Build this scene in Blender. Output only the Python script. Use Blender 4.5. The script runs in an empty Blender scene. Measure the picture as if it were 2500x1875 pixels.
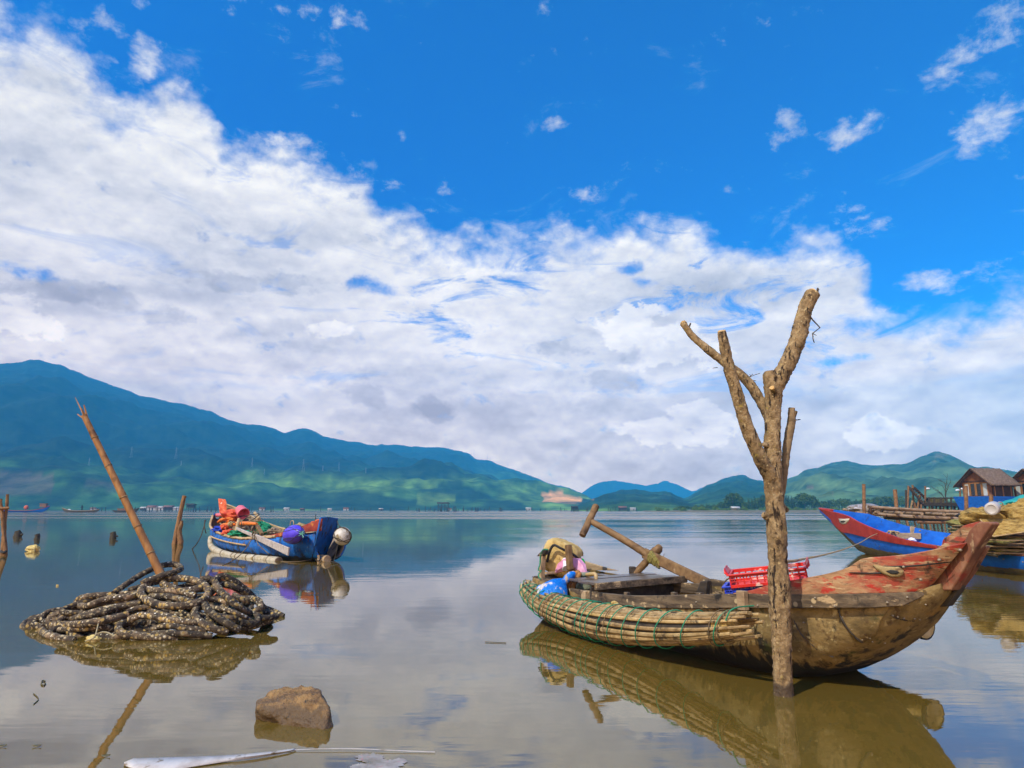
import bpy, math, random
import numpy as np
from mathutils import Vector, Matrix, Euler, noise as mnoise

# ------------------------------------------------------------------ camera
SC = bpy.context.scene
COL = SC.collection
CAM_H = 1.3
FPX = 1690.0                       # focal length in pixels of the 2500 px wide photograph
TILT = math.atan(306.5 / FPX)
cam_d = bpy.data.cameras.new('camera')
cam_d.sensor_width = 36.0
cam_d.lens = FPX / 2500 * 36.0
cam_d.clip_start = 0.1
cam_d.clip_end = 40000
cam = bpy.data.objects.new('camera', cam_d)
COL.objects.link(cam)
cam.location = (0, 0, CAM_H)
cam.rotation_euler = (math.radians(90) + TILT, 0, 0)
SC.camera = cam

# ------------------------------------------------------------------ light
SUN_EL = math.radians(50)
SUN_AZ = math.radians(222)         # clockwise from +Y (the view direction): behind the camera, to the left
sun_d = bpy.data.lights.new('sun', 'SUN')
sun_d.energy = 4.5
sun_d.angle = math.radians(0.6)
sun_d.color = (1.0, 0.90, 0.74)
sun = bpy.data.objects.new('sun', sun_d)
COL.objects.link(sun)
sdir = Vector((math.sin(SUN_AZ) * math.cos(SUN_EL), math.cos(SUN_AZ) * math.cos(SUN_EL), math.sin(SUN_EL)))
sun.rotation_euler = sdir.to_track_quat('Z', 'Y').to_euler()
SC.view_settings.view_transform = 'Standard'
SC.view_settings.look = 'None'
SC.view_settings.gamma = 1.0
SC.view_settings.exposure = 0.0
SC.cycles.max_bounces = 6
SC.cycles.volume_bounces = 1
SC.cycles.transparent_max_bounces = 6
SC.cycles.caustics_reflective = False
SC.cycles.caustics_refractive = False

# photo pixel -> place: where a sight line meets the water, or a given distance
_c, _s = math.cos(TILT), math.sin(TILT)
def ray(u, v):
    x = (u - 1250) / FPX; y = (937.5 - v) / FPX
    return (x, _c - y * _s, _s + y * _c)
def W(u, v, z=0.0):
    d = ray(u, v); k = (z - CAM_H) / d[2]
    return Vector((d[0] * k, d[1] * k, z))
def D(u, v, Y):
    d = ray(u, v); k = Y / d[1]
    return Vector((d[0] * k, Y, CAM_H + d[2] * k))
def azel(u, v):
    d = ray(u, v)
    return math.atan2(d[0], d[1]), math.atan2(d[2], math.hypot(d[0], d[1]))

# ------------------------------------------------------------------ sky
def build_sky():
    w = bpy.data.worlds.new('World'); SC.world = w; w.use_nodes = True
    nt = w.node_tree; N = nt.nodes; L = nt.links; N.clear()
    def nd(t, **k):
        n = N.new(t)
        for a, b in k.items(): setattr(n, a, b)
        return n
    def put(sock, val):
        if isinstance(val, (int, float, tuple)): sock.default_value = val
        else: L.new(val, sock)
    def m(op, a, b=0.0, c=0.0, clamp=False):
        n = nd('ShaderNodeMath', operation=op); n.use_clamp = clamp
        put(n.inputs[0], a); put(n.inputs[1], b); put(n.inputs[2], c)
        return n.outputs[0]
    def vm(op, a, b=(0, 0, 0)):
        n = nd('ShaderNodeVectorMath', operation=op); put(n.inputs[0], a); put(n.inputs[1], b)
        return n.outputs['Value' if op == 'LENGTH' else 'Vector']
    def sm(x, lo, hi, t0=0.0, t1=1.0):
        n = nd('ShaderNodeMapRange', interpolation_type='SMOOTHSTEP'); put(n.inputs[0], x)
        put(n.inputs[1], lo); put(n.inputs[2], hi); put(n.inputs[3], t0); put(n.inputs[4], t1)
        return n.outputs[0]
    def nz(vec, sc, off=(0, 0, 0), scale=1.0, detail=8.0, rough=0.6, dist=0.0):
        mp = nd('ShaderNodeMapping'); put(mp.inputs[0], vec); mp.inputs['Scale'].default_value = sc; mp.inputs['Location'].default_value = off
        n = nd('ShaderNodeTexNoise', noise_dimensions='2D'); put(n.inputs['Vector'], mp.outputs[0]); n.inputs['Scale'].default_value = scale
        n.inputs['Detail'].default_value = detail; n.inputs['Roughness'].default_value = rough; n.inputs['Distortion'].default_value = dist
        return n.outputs[0]
    def mixc(f, a, b):
        n = nd('ShaderNodeMix', data_type='RGBA'); put(n.inputs[0], f); put(n.inputs[6], a); put(n.inputs[7], b)
        return n.outputs[2]
    tc = nd('ShaderNodeTexCoord')
    sx = nd('ShaderNodeSeparateXYZ'); L.new(tc.outputs['Generated'], sx.inputs[0])
    az = m('ARCTAN2', sx.outputs[0], sx.outputs[1])
    el = m('ARCSINE', sx.outputs[2])
    cb = nd('ShaderNodeCombineXYZ'); put(cb.inputs[0], az); put(cb.inputs[1], el)
    q = cb.outputs[0]
    sky = nd('ShaderNodeTexSky', sky_type='NISHITA'); sky.sun_disc = False
    sky.sun_elevation = SUN_EL; sky.sun_rotation = SUN_AZ
    sky.air_density = 1.0; sky.dust_density = 0.6; sky.ozone_density = 2.5
    gm = nd('ShaderNodeGamma'); L.new(sky.outputs[0], gm.inputs[0]); gm.inputs[1].default_value = 1.0
    tint = nd('ShaderNodeMix', data_type='RGBA', blend_type='MULTIPLY'); tint.inputs[0].default_value = 1.0
    L.new(gm.outputs[0], tint.inputs[6]); tint.inputs[7].default_value = SKY_TINT
    # upper edge of the cloud bank
    fc = nd('ShaderNodeFloatCurve'); cv = fc.mapping.curves[0]
    A0, A1, E1 = math.radians(-60), math.radians(60), math.radians(60)
    pts = [((u_az - A0) / (A1 - A0), u_el / E1) for u_az, u_el in [azel(*p) for p in CLOUD_EDGE]]
    pts = [(0.0, pts[0][1])] + [(min(max(a, 0.002), .998), b) for a, b in pts] + [(1.0, pts[-1][1])]
    cv.points[0].location = pts[0]; cv.points[1].location = pts[-1]
    for p in pts[1:-1]: cv.points.new(*p)
    fc.mapping.update()
    put(fc.inputs['Value'], sm(az, A0, A1)); N[-1].interpolation_type = 'LINEAR'
    bound = m('MULTIPLY', fc.outputs[0], E1)
    def blobs(lst):
        acc = None
        for (u, v, su, sv) in lst:
            a0, e0 = azel(u, v); k = FPX
            n = vm('MULTIPLY', vm('SUBTRACT', q, (a0, e0, 0)), (k / su, k / sv, 0))
            b = sm(vm('LENGTH', n), 1.7, 0.0)
            acc = b if acc is None else m('MAXIMUM', acc, b)
        return acc
    def vor(sc, off, detail=2.0):
        mp = nd('ShaderNodeMapping'); put(mp.inputs[0], q); mp.inputs['Scale'].default_value = sc; mp.inputs['Location'].default_value = off
        wv = nd('ShaderNodeTexNoise', noise_dimensions='2D'); L.new(mp.outputs[0], wv.inputs['Vector']); wv.inputs['Scale'].default_value = 1.6; wv.inputs['Detail'].default_value = 4
        n = nd('ShaderNodeTexVoronoi', feature='SMOOTH_F1', voronoi_dimensions='2D'); n.inputs['Smoothness'].default_value = .5; n.inputs['Detail'].default_value = detail; n.inputs['Roughness'].default_value = .55
        L.new(vm('ADD', mp.outputs[0], vm('MULTIPLY', wv.outputs['Color'], (.7, .7, 0))), n.inputs['Vector']); n.inputs['Scale'].default_value = 1.0; n.normalize = True
        return n.outputs['Distance']
    nE = nz(q, (4.5, 7, 1), (3.1, .4, 0), 1.0, 10, .62)
    nF = nz(q, (17, 24, 1), (1.3, 2.0, 0), 1.0, 10, .62)
    nF2 = nz(q, (17, 24, 1), (1.3, 2.0 + .26, 0), 1.0, 10, .62)
    vP = vor((11, 17, 1), (.3, .9, 0)); vP2 = vor((11, 17, 1), (.3, .9 + .20, 0))
    edge = m('ADD', m('SUBTRACT', bound, el), m('ADD', m('MULTIPLY', m('SUBTRACT', nE, .5), .085), m('ADD', m('MULTIPLY', m('SUBTRACT', nF, .5), .09), m('MULTIPLY', m('SUBTRACT', .33, vP), .10))))
    mask = sm(edge, -.016, .055)
    # blue showing through the bank
    nG = nz(q, (6, 20, 1), (5.2, 1.1, 0), 1.0, 10, .66, .5)
    gz = m('MULTIPLY', sm(nG, .53, .70), m('MULTIPLY', sm(el, .12, .24), sm(az, -.62, .05, .25, .85)))
    mask = m('MULTIPLY', mask, m('SUBTRACT', 1.0, gz))
    hole = blobs(CLOUD_HOLES)
    mask = m('MULTIPLY', mask, m('SUBTRACT', 1.0, sm(m('ADD', m('MULTIPLY', hole, .60), m('MULTIPLY', m('SUBTRACT', nF, .5), 2.0)), .22, .95, 0, .85)))
    # wisps in the blue
    nW = nz(q, (12, 19, 1), (9.7, 4.4, 0), 1.0, 9, .64, .1)
    wb = blobs(WISPS)
    wisp = sm(m('ADD', m('MULTIPLY', wb, .80), m('MULTIPLY', m('SUBTRACT', nW, .5), 3.6)), .48, 1.65, 0, .80)
    faint = sm(nz(q, (5, 12, 1), (2.2, 7.7, 0), 1.0, 11, .68, .4), .58, .85, 0, .28)
    mask = m('MAXIMUM', mask, m('MAXIMUM', wisp, faint))
    low = sm(el, .20, .02, 0, .85)
    mask = m('MAXIMUM', mask, low)
    # light and shade inside the clouds: lumps lit from above, grey undersides
    nB = nz(q, (3.2, 11, 1), (.7, 3.3, 0), 1.0, 8, .58)
    nB2 = nz(q, (9, 17, 1), (4.4, .2, 0), 1.0, 9, .62)
    f = m('ADD', m('MULTIPLY', m('SUBTRACT', nB, .5), 1.9), m('MULTIPLY', m('SUBTRACT', nB2, .5), .9))
    relief = m('ADD', m('MULTIPLY', m('SUBTRACT', nF, nF2), .8), m('MULTIPLY', m('SUBTRACT', vP2, vP), 1.05))
    f = m('ADD', f, relief)
    f = m('ADD', f, sm(edge, .22, .02, 0, .22))
    f = m('ADD', f, sm(el, .05, .40, .0, .30))
    f = m('ADD', f, sm(az, .5, -.6, .0, .08))
    cub = blobs(CUMULI)
    cu = sm(m('ADD', m('MULTIPLY', cub, .75), m('ADD', m('MULTIPLY', m('SUBTRACT', nF, .5), 1.5), m('MULTIPLY', m('SUBTRACT', .35, vP), 1.2))), .34, .50, 0, .42)
    ds = sm(m('ADD', m('MULTIPLY', blobs(GREY_SPOTS), .75), m('MULTIPLY', m('SUBTRACT', nF, .5), 2.6)), .30, .75, 0, .50)
    cu = m('MULTIPLY', cu, sm(cub, .08, .40))
    f = m('SUBTRACT', m('ADD', f, cu), ds)
    mask = m('MAXIMUM', mask, m('MULTIPLY', cu, 2.3, clamp=True))
    ramp = nd('ShaderNodeValToRGB'); put(ramp.inputs[0], m('ADD', m('MULTIPLY', f, .6), .40, clamp=True))
    els = ramp.color_ramp.elements
    els[0].position = 0.0; els[0].color = (.35, .42, .54, 1)
    els[1].position = 1.0; els[1].color = (.94, .95, .95, 1)
    e = els.new(.36); e.color = (.52, .58, .69, 1)
    e = els.new(.66); e.color = (.72, .755, .82, 1)
    cl = vm('SCALE', ramp.outputs[0]); N[-1].inputs['Scale'].default_value = 1.0 / SKY_STRENGTH
    deep = nd('ShaderNodeVectorMath', operation='SCALE'); L.new(tint.outputs[2], deep.inputs[0]); L.new(sm(el, .10, .75, .74, 1.02), deep.inputs['Scale'])
    col = mixc(mask, deep.outputs[0], cl)
    # the sky stands above the haze that fills the valley, so it is brighter there than it looks through it
    path = m('MINIMUM', 5300.0, m('DIVIDE', 900.0, m('MAXIMUM', m('SINE', el), .01)))
    iT = m('EXPONENT', m('MULTIPLY', path, HAZE_D))
    a1 = nd('ShaderNodeVectorMath', operation='SCALE'); L.new(col, a1.inputs[0]); L.new(iT, a1.inputs['Scale'])
    a2 = nd('ShaderNodeVectorMath', operation='SCALE'); a2.inputs[0].default_value = tuple(j / SKY_STRENGTH for j in HAZE_J); L.new(m('SUBTRACT', iT, 1.0), a2.inputs['Scale'])
    col = vm('MAXIMUM', vm('SUBTRACT', a1.outputs[0], a2.outputs[0]), (0.0, 0.0, 0.0))
    bg = nd('ShaderNodeBackground'); L.new(col, bg.inputs[0]); bg.inputs[1].default_value = SKY_STRENGTH
    out = nd('ShaderNodeOutputWorld'); L.new(bg.outputs[0], out.inputs[0])

SKY_STRENGTH = 0.10
HAZE_D, HAZE_C, HAZE_J = 3.0e-4, (.05, .50, 1.0, 1), (.035, .33, .64)
SKY_TINT = (0.0, 1.20, 2.20, 1)
CLOUD_EDGE = [(-600, -300), (-200, -60), (0, 30), (110, 60), (210, 170), (330, 225), (440, 205), (530, 262), (560, 320), (690, 350), (800, 410), (900, 455),
              (945, 545), (1060, 575), (1240, 592), (1400, 560), (1620, 545), (1760, 585), (1870, 620), (1990, 590), (2085, 632),
              (2140, 720), (2230, 770), (2330, 770), (2420, 730), (2500, 690), (2700, 650), (3200, 600)]
CLOUD_HOLES = [(2150, 800, 120, 30), (1570, 690, 45, 16), (920, 700, 70, 26), (1280, 740, 60, 16), (760, 615, 40, 14), (60, 665, 60, 18),
               (1400, 600, 50, 20), (1530, 660, 40, 14), (2050, 880, 90, 16), (2330, 760, 90, 20)]
WISPS = [(2380, 285, 130, 55), (1918, 305, 45, 40), (2085, 325, 75, 40), (1435, 468, 90, 28), (1775, 455, 60, 30), (740, 380, 150, 55), (1345, 305, 42, 20),
         (1890, 78, 50, 38), (2440, 30, 90, 50), (250, 60, 60, 85), (350, 150, 50, 55), (560, 30, 24, 20), (820, 50, 24, 50), (640, 5, 150, 20), (930, 450, 60, 30), (2150, 550, 60, 24), (980, 330, 20, 20),
         (2440, 650, 90, 30), (2250, 690, 90, 28), (2150, 770, 60, 24), (1560, 530, 30, 18), (350, 10, 60, 30), (1085, 460, 30, 30), (2320, 200, 60, 50)]
CUMULI = [(1540, 800, 90, 70), (1640, 850, 140, 60), (1720, 1030, 90, 55), (2150, 1060, 70, 40), (1620, 1060, 120, 40), (60, 780, 80, 50), (800, 800, 60, 26)]
GREY_SPOTS = [(1380, 850, 60, 30), (1530, 870, 40, 22), (1480, 930, 80, 40), (890, 960, 90, 45), (1060, 1000, 50, 34), (180, 720, 200, 30), (600, 690, 200, 30), (400, 760, 60, 30)]
build_sky()

# ------------------------------------------------------------------ mesh and material helpers
RM = {}                                        # world matrix of every Empty / part
def _mtx(loc, rz): return Matrix.Translation(Vector(loc)) @ Matrix.Rotation(rz, 4, 'Z')
def tag(o, label=None, cat=None, group=None, kind=None):
    for k, x in (('label', label), ('category', cat), ('group', group), ('kind', kind)):
        if x: o[k] = x
    return o
def thing(name, label, cat, loc, rz=0.0, group=None):
    o = bpy.data.objects.new(name, None); COL.objects.link(o)
    o.empty_display_size = .1; o.location = loc; o.rotation_euler = (0, 0, rz)
    RM[o] = _mtx(loc, rz)
    return tag(o, label, cat, group)
def dup(o, parent=None):
    c = o.copy(); COL.objects.link(c)
    if parent: c.parent = parent
    for ch in list(o.children):
        dup(ch, c)
    return c
def frames(pts, closed=False):
    P = [Vector(p) for p in pts]; n = len(P); out = []
    up = None
    for i in range(n):
        a = P[(i - 1) % n] if (closed or i > 0) else P[i]
        b = P[(i + 1) % n] if (closed or i < n - 1) else P[i]
        t = (b - a); t = t.normalized() if t.length > 1e-9 else Vector((0, 0, 1))
        if up is None:
            up = Vector((0, 0, 1)) if abs(t.z) < .9 else Vector((1, 0, 0))
        x = up.cross(t)
        if x.length < 1e-6: x = Vector((1, 0, 0)).cross(t)
        x.normalize(); y = t.cross(x); y.normalize(); up = y
        out.append((x, y, t))
    return out
class MB:
    def __init__(s): s.v = []; s.f = []; s.mi = []; s.cur = 0
    def add(s, vs, fs):
        o = len(s.v); s.v += [tuple(p) for p in vs]
        s.f += [tuple(i + o for i in f) for f in fs]; s.mi += [s.cur] * len(fs)
        return s
    def box(s, c, d, R=None):
        hx, hy, hz = d[0] / 2, d[1] / 2, d[2] / 2
        vs = [Vector((x, y, z)) for z in (-hz, hz) for y in (-hy, hy) for x in (-hx, hx)]
        if R is not None: vs = [R @ p for p in vs]
        return s.add([p + Vector(c) for p in vs], [(0, 2, 3, 1), (4, 5, 7, 6), (0, 1, 5, 4), (2, 6, 7, 3), (0, 4, 6, 2), (1, 3, 7, 5)])
    def plank(s, a, b, w, h, up=(0, 0, 1), w2=None, h2=None):
        a, b = Vector(a), Vector(b); t = (b - a).normalized(); x = Vector(up).cross(t).normalized(); y = t.cross(x)
        vs = []
        for p, ww, hh in ((a, w, h), (b, w2 or w, h2 or h)):
            for sx, sy in ((-1, -1), (1, -1), (1, 1), (-1, 1)): vs.append(p + x * sx * ww / 2 + y * sy * hh / 2)
        return s.add(vs, [(3, 2, 1, 0), (4, 5, 6, 7), (0, 1, 5, 4), (1, 2, 6, 5), (2, 3, 7, 6), (3, 0, 4, 7)])
    def loft(s, rings, closed=True, cap=True, loop=False):
        n = len(rings[0]); vs = [p for r in rings for p in r]; fs = []
        R = len(rings)
        for i in range(R if loop else R - 1):
            j2 = (i + 1) % R
            for k in range(n if closed else n - 1):
                k2 = (k + 1) % n
                fs.append((i * n + k, i * n + k2, j2 * n + k2, j2 * n + k))
        if cap and not loop and closed:
            fs.append(tuple(range(n - 1, -1, -1))); fs.append(tuple((R - 1) * n + k for k in range(n)))
        return s.add(vs, fs)
    def tube(s, pts, r, n=8, cap=True, closed=False, jit=0.0, flat=1.0, seed=0):
        rnd = random.Random(seed)
        fr = frames(pts, closed); rings = []
        for i, p in enumerate(pts):
            rr = r[i] if isinstance(r, (list, tuple)) else r
            x, y, t = fr[i]
            rings.append([Vector(p) + (x * math.cos(a) + y * math.sin(a) * flat) * rr * (1 + jit * rnd.uniform(-1, 1))
                          for a in (2 * math.pi * k / n for k in range(n))])
        return s.loft(rings, True, cap, closed)
    def ell(s, c, r, seg=16, rings=10, R=None, jit=0.0, fr=1.7, seed=0.0):
        r = (r, r, r) if isinstance(r, (int, float)) else r; c = Vector(c); vs = []; fs = []
        def P(th, ph):
            p = Vector((math.sin(th) * math.cos(ph), math.sin(th) * math.sin(ph), math.cos(th)))
            k = 1 + jit * mnoise.noise(p * fr + Vector((seed, seed * 1.7, 0))) if jit else 1
            p = Vector((p.x * r[0], p.y * r[1], p.z * r[2])) * k
            return (R @ p if R is not None else p) + c
        vs.append(P(0, 0))
        for i in range(1, rings):
            for k in range(seg): vs.append(P(math.pi * i / rings, 2 * math.pi * k / seg))
        vs.append(P(math.pi, 0))
        for k in range(seg): fs.append((0, 1 + k, 1 + (k + 1) % seg))
        for i in range(rings - 2):
            for k in range(seg):
                a = 1 + i * seg; b = a + seg; k2 = (k + 1) % seg
                fs.append((a + k, b + k, b + k2, a + k2))
        a = 1 + (rings - 2) * seg
        for k in range(seg): fs.append((a + k, len(vs) - 1, a + (k + 1) % seg))
        return s.add(vs, fs)
    def prism(s, poly, n, th):
        """flat polygon (3-D points) given a thickness along n, centred"""
        n = Vector(n).normalized() * th / 2; k = len(poly)
        vs = [Vector(p) + n for p in poly] + [Vector(p) - n for p in poly]
        fs = [tuple(range(k)), tuple(range(2 * k - 1, k - 1, -1))] + [(i, k + i, k + (i + 1) % k, (i + 1) % k) for i in range(k)]
        return s.add(vs, fs)
    def sheet(s, grid):
        h = len(grid); w = len(grid[0])
        return s.add([p for r in grid for p in r], [(i * w + j, i * w + j + 1, (i + 1) * w + j + 1, (i + 1) * w + j) for i in range(h - 1) for j in range(w - 1)])
    def build(s, name, mat, parent=None, smooth=True, bevel=0.0, sub=0, solid=0.0, world=True, loc=None, rz=0.0, fix=True, disp=None):
        me = bpy.data.meshes.new(name)
        if parent is not None: M0 = RM[parent]
        elif loc is not None: M0 = _mtx(loc, rz)
        else: M0 = Matrix.Identity(4)
        if world and (parent is not None or loc is not None):
            Mi = M0.inverted(); vs = [tuple(Mi @ Vector(p)) for p in s.v]
        else: vs = s.v
        me.from_pydata([tuple(p) for p in vs], [], s.f)
        mats = mat if isinstance(mat, (list, tuple)) else [mat]
        for x in mats: me.materials.append(x)
        if len(mats) > 1: me.polygons.foreach_set('material_index', s.mi)
        if smooth: me.polygons.foreach_set('use_smooth', [True] * len(me.polygons))
        if fix:
            import bmesh
            bm = bmesh.new(); bm.from_mesh(me); bmesh.ops.recalc_face_normals(bm, faces=bm.faces); bm.to_mesh(me); bm.free()
        me.update()
        o = bpy.data.objects.new(name, me); COL.objects.link(o)
        if parent is not None: o.parent = parent
        elif loc is not None: o.location = loc; o.rotation_euler = (0, 0, rz)
        RM[o] = M0
        if solid: m = o.modifiers.new('solid', 'SOLIDIFY'); m.thickness = solid; m.offset = 0
        if bevel: m = o.modifiers.new('bevel', 'BEVEL'); m.width = bevel; m.segments = 2; m.limit_method = 'ANGLE'; m.angle_limit = math.radians(35)
        if sub: m = o.modifiers.new('sub', 'SUBSURF'); m.levels = sub; m.render_levels = sub
        if disp:
            t = bpy.data.textures.new(name, 'CLOUDS'); t.noise_scale = disp[1]; t.noise_depth = 3
            m = o.modifiers.new('disp', 'DISPLACE'); m.texture = t; m.strength = disp[0]; m.texture_coords = 'LOCAL'; m.mid_level = .5
        if smooth and (bevel or not sub) and not disp:
            try:
                me.set_sharp_from_angle(angle=math.radians(40))
            except Exception: pass
        return o

_M = {}
def mat(name, cols, scale=6.0, stretch=(1, 1, 1), rough=.8, bump=.3, bscale=None, layers=(), spec=.4, detail=8, rgh=.62, metal=0.0,
        bdist=.01, lines=None, transmission=0.0, vor=None, rot=(0, 0, 0), coat=0.0, attr=None, vary=None):
    """procedural surface: noise colour ramp, extra stain layers (colour, scale, lo, hi, stretch[, z-range]) and bump"""
    if name in _M: return _M[name]
    m = bpy.data.materials.new(name); m.use_nodes = True; _M[name] = m
    nt = m.node_tree; N = nt.nodes; L = nt.links
    b = N['Principled BSDF']; tc = N.new('ShaderNodeTexCoord')
    oi = N.new('ShaderNodeObjectInfo')
    def mp(st, off=0.0):
        x = N.new('ShaderNodeMapping'); L.new(tc.outputs['Object'], x.inputs[0]); x.inputs['Scale'].default_value = st; x.inputs['Rotation'].default_value = rot
        x.inputs['Location'].default_value = (off, off * .7, off * 1.3)
        return x.outputs[0]
    def noi(v, sc, d=detail, r=rgh):
        x = N.new('ShaderNodeTexNoise'); L.new(v, x.inputs['Vector']); x.inputs['Scale'].default_value = sc; x.inputs['Detail'].default_value = d; x.inputs['Roughness'].default_value = r
        return x.outputs[0]
    def ramp(x, els):
        r = N.new('ShaderNodeValToRGB'); L.new(x, r.inputs[0]); e = r.color_ramp.elements
        e[0].position, e[0].color = els[0][0], (*els[0][1], 1); e[1].position, e[1].color = els[-1][0], (*els[-1][1], 1)
        for p, c in els[1:-1]: q = e.new(p); q.color = (*c, 1)
        return r.outputs[0]
    k = len(cols)
    els = [(.30 + .40 * i / max(1, k - 1), c) for i, c in enumerate(cols)] if k > 1 else [(0, cols[0]), (1, cols[0])]
    n0 = noi(mp(stretch), scale)
    c = ramp(n0, els)
    if attr:
        at = N.new('ShaderNodeAttribute'); at.attribute_name = attr
        mx = N.new('ShaderNodeMix'); mx.data_type = 'RGBA'; mx.blend_type = 'MULTIPLY'; mx.inputs[0].default_value = 1
        L.new(at.outputs[0], mx.inputs[6]); L.new(c, mx.inputs[7]); c = mx.outputs[2]
    for i, ly in enumerate(layers):
        col, sc, lo, hi = ly[:4]; st = ly[4] if len(ly) > 4 else (1, 1, 1); zr = ly[5] if len(ly) > 5 else None
        f = noi(mp(st, 3.1 * (i + 1)), sc)
        if zr:                                   # a tide mark / stain that ends at a height of the thing itself
            sp = N.new('ShaderNodeSeparateXYZ'); L.new(tc.outputs['Object'], sp.inputs[0])
            mr = N.new('ShaderNodeMapRange'); L.new(sp.outputs[2], mr.inputs[0]); mr.inputs[1].default_value = zr[0]; mr.inputs[2].default_value = zr[1]
            mr.inputs[3].default_value = .32; mr.inputs[4].default_value = -.42
            ad = N.new('ShaderNodeMath'); ad.operation = 'ADD'; L.new(f, ad.inputs[0]); L.new(mr.outputs[0], ad.inputs[1]); f = ad.outputs[0]
        g = N.new('ShaderNodeMapRange'); g.interpolation_type = 'SMOOTHSTEP'; L.new(f, g.inputs[0]); g.inputs[1].default_value = lo; g.inputs[2].default_value = hi
        mx = N.new('ShaderNodeMix'); mx.data_type = 'RGBA'; L.new(g.outputs[0], mx.inputs[0]); L.new(c, mx.inputs[6]); mx.inputs[7].default_value = (*col, 1); c = mx.outputs[2]
    if vor:                                      # barnacles / speckles: (colour, scale, radius, share)
        for (col, sc, rad, shr) in vor:
            vt = N.new('ShaderNodeTexVoronoi'); L.new(mp((1, 1, 1)), vt.inputs['Vector']); vt.inputs['Scale'].default_value = sc
            a = N.new('ShaderNodeMapRange'); L.new(vt.outputs['Distance'], a.inputs[0]); a.inputs[1].default_value = rad; a.inputs[2].default_value = rad * .7
            wn = N.new('ShaderNodeSeparateColor'); L.new(vt.outputs['Color'], wn.inputs[0])
            gt = N.new('ShaderNodeMath'); gt.operation = 'LESS_THAN'; L.new(wn.outputs[0], gt.inputs[0]); gt.inputs[1].default_value = shr
            mu = N.new('ShaderNodeMath'); mu.operation = 'MULTIPLY'; L.new(a.outputs[0], mu.inputs[0]); L.new(gt.outputs[0], mu.inputs[1])
            mx = N.new('ShaderNodeMix'); mx.data_type = 'RGBA'; L.new(mu.outputs[0], mx.inputs[0]); L.new(c, mx.inputs[6]); mx.inputs[7].default_value = (*col, 1); c = mx.outputs[2]
    if vary:                                     # each copy a little lighter or darker than the next
        vr = N.new('ShaderNodeMapRange'); L.new(oi.outputs['Random'], vr.inputs[0]); vr.inputs[3].default_value = vary[0]; vr.inputs[4].default_value = vary[1]
        sc_ = N.new('ShaderNodeVectorMath'); sc_.operation = 'SCALE'; L.new(c, sc_.inputs[0]); L.new(vr.outputs[0], sc_.inputs['Scale']); c = sc_.outputs[0]
    L.new(c, b.inputs['Base Color'])
    b.inputs['Roughness'].default_value = rough; b.inputs['Metallic'].default_value = metal
    b.inputs['Specular IOR Level'].default_value = spec
    b.inputs['Transmission Weight'].default_value = transmission; b.inputs['Coat Weight'].default_value = coat
    if bump:
        bn = N.new('ShaderNodeBump'); bn.inputs['Strength'].default_value = bump; bn.inputs['Distance'].default_value = bdist
        L.new(noi(mp(stretch, 1.7), bscale or scale * 2.5), bn.inputs['Height']); L.new(bn.outputs[0], b.inputs['Normal'])
    return m

# ------------------------------------------------------------------ water, hills, haze
def npnoise(x, y, seed=0):
    xi = np.floor(x).astype(np.int64); yi = np.floor(y).astype(np.int64); xf = x - xi; yf = y - yi
    def h(a, b):
        n = (a * 374761393 + b * 668265263 + seed * 1442695041) & 0x7fffffff
        n = ((n ^ (n >> 13)) * 1274126177) & 0x7fffffff
        return ((n ^ (n >> 16)) & 0xffff) / 65535.0
    u = xf * xf * (3 - 2 * xf); v = yf * yf * (3 - 2 * yf)
    return (h(xi, yi) * (1 - u) + h(xi + 1, yi) * u) * (1 - v) + (h(xi, yi + 1) * (1 - u) + h(xi + 1, yi + 1) * u) * v
def fbm(x, y, o=5, seed=0, g=.5):
    a = 1.0; s = 0; t = 0
    for i in range(o):
        s = s + a * npnoise(x * 2 ** i + 17.3 * i, y * 2 ** i + 5.1 * i, seed + i); t += a; a *= g
    return s / t
def ridged(x, y, o=4, seed=0):
    a = 1.0; s = 0; t = 0
    for i in range(o):
        s = s + a * (1 - np.abs(2 * npnoise(x * 2 ** i + 9.7 * i, y * 2 ** i, seed + i) - 1)); t += a; a *= .5
    return s / t
def sstep(a, b, x):
    t = np.clip((x - a) / (b - a), 0, 1); return t * t * (3 - 2 * t)

def grid_obj(name, X, Y, Z, C, material):
    h, w = X.shape
    me = bpy.data.meshes.new(name)
    V = np.stack([X, Y, Z], -1).reshape(-1, 3).astype(np.float32)
    i, j = np.meshgrid(np.arange(h - 1), np.arange(w - 1), indexing='ij'); a = (i * w + j).ravel()
    F = np.stack([a, a + 1, a + w + 1, a + w], -1).astype(np.int32)
    me.vertices.add(len(V)); me.vertices.foreach_set('co', V.ravel())
    me.loops.add(F.size); me.loops.foreach_set('vertex_index', F.ravel())
    me.polygons.add(len(F)); me.polygons.foreach_set('loop_start', np.arange(0, F.size, 4, dtype=np.int32))
    me.polygons.foreach_set('loop_total', np.full(len(F), 4, dtype=np.int32))
    me.polygons.foreach_set('use_smooth', np.ones(len(F), dtype=bool))
    me.update(calc_edges=True)
    if C is not None:
        at = me.attributes.new('ground', 'FLOAT_COLOR', 'POINT')
        at.data.foreach_set('color', np.concatenate([C, np.ones(C.shape[:2] + (1,))], -1).reshape(-1).astype(np.float32))
    me.materials.append(material)
    o = bpy.data.objects.new(name, me); COL.objects.link(o); o['kind'] = 'structure'
    return o

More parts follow.
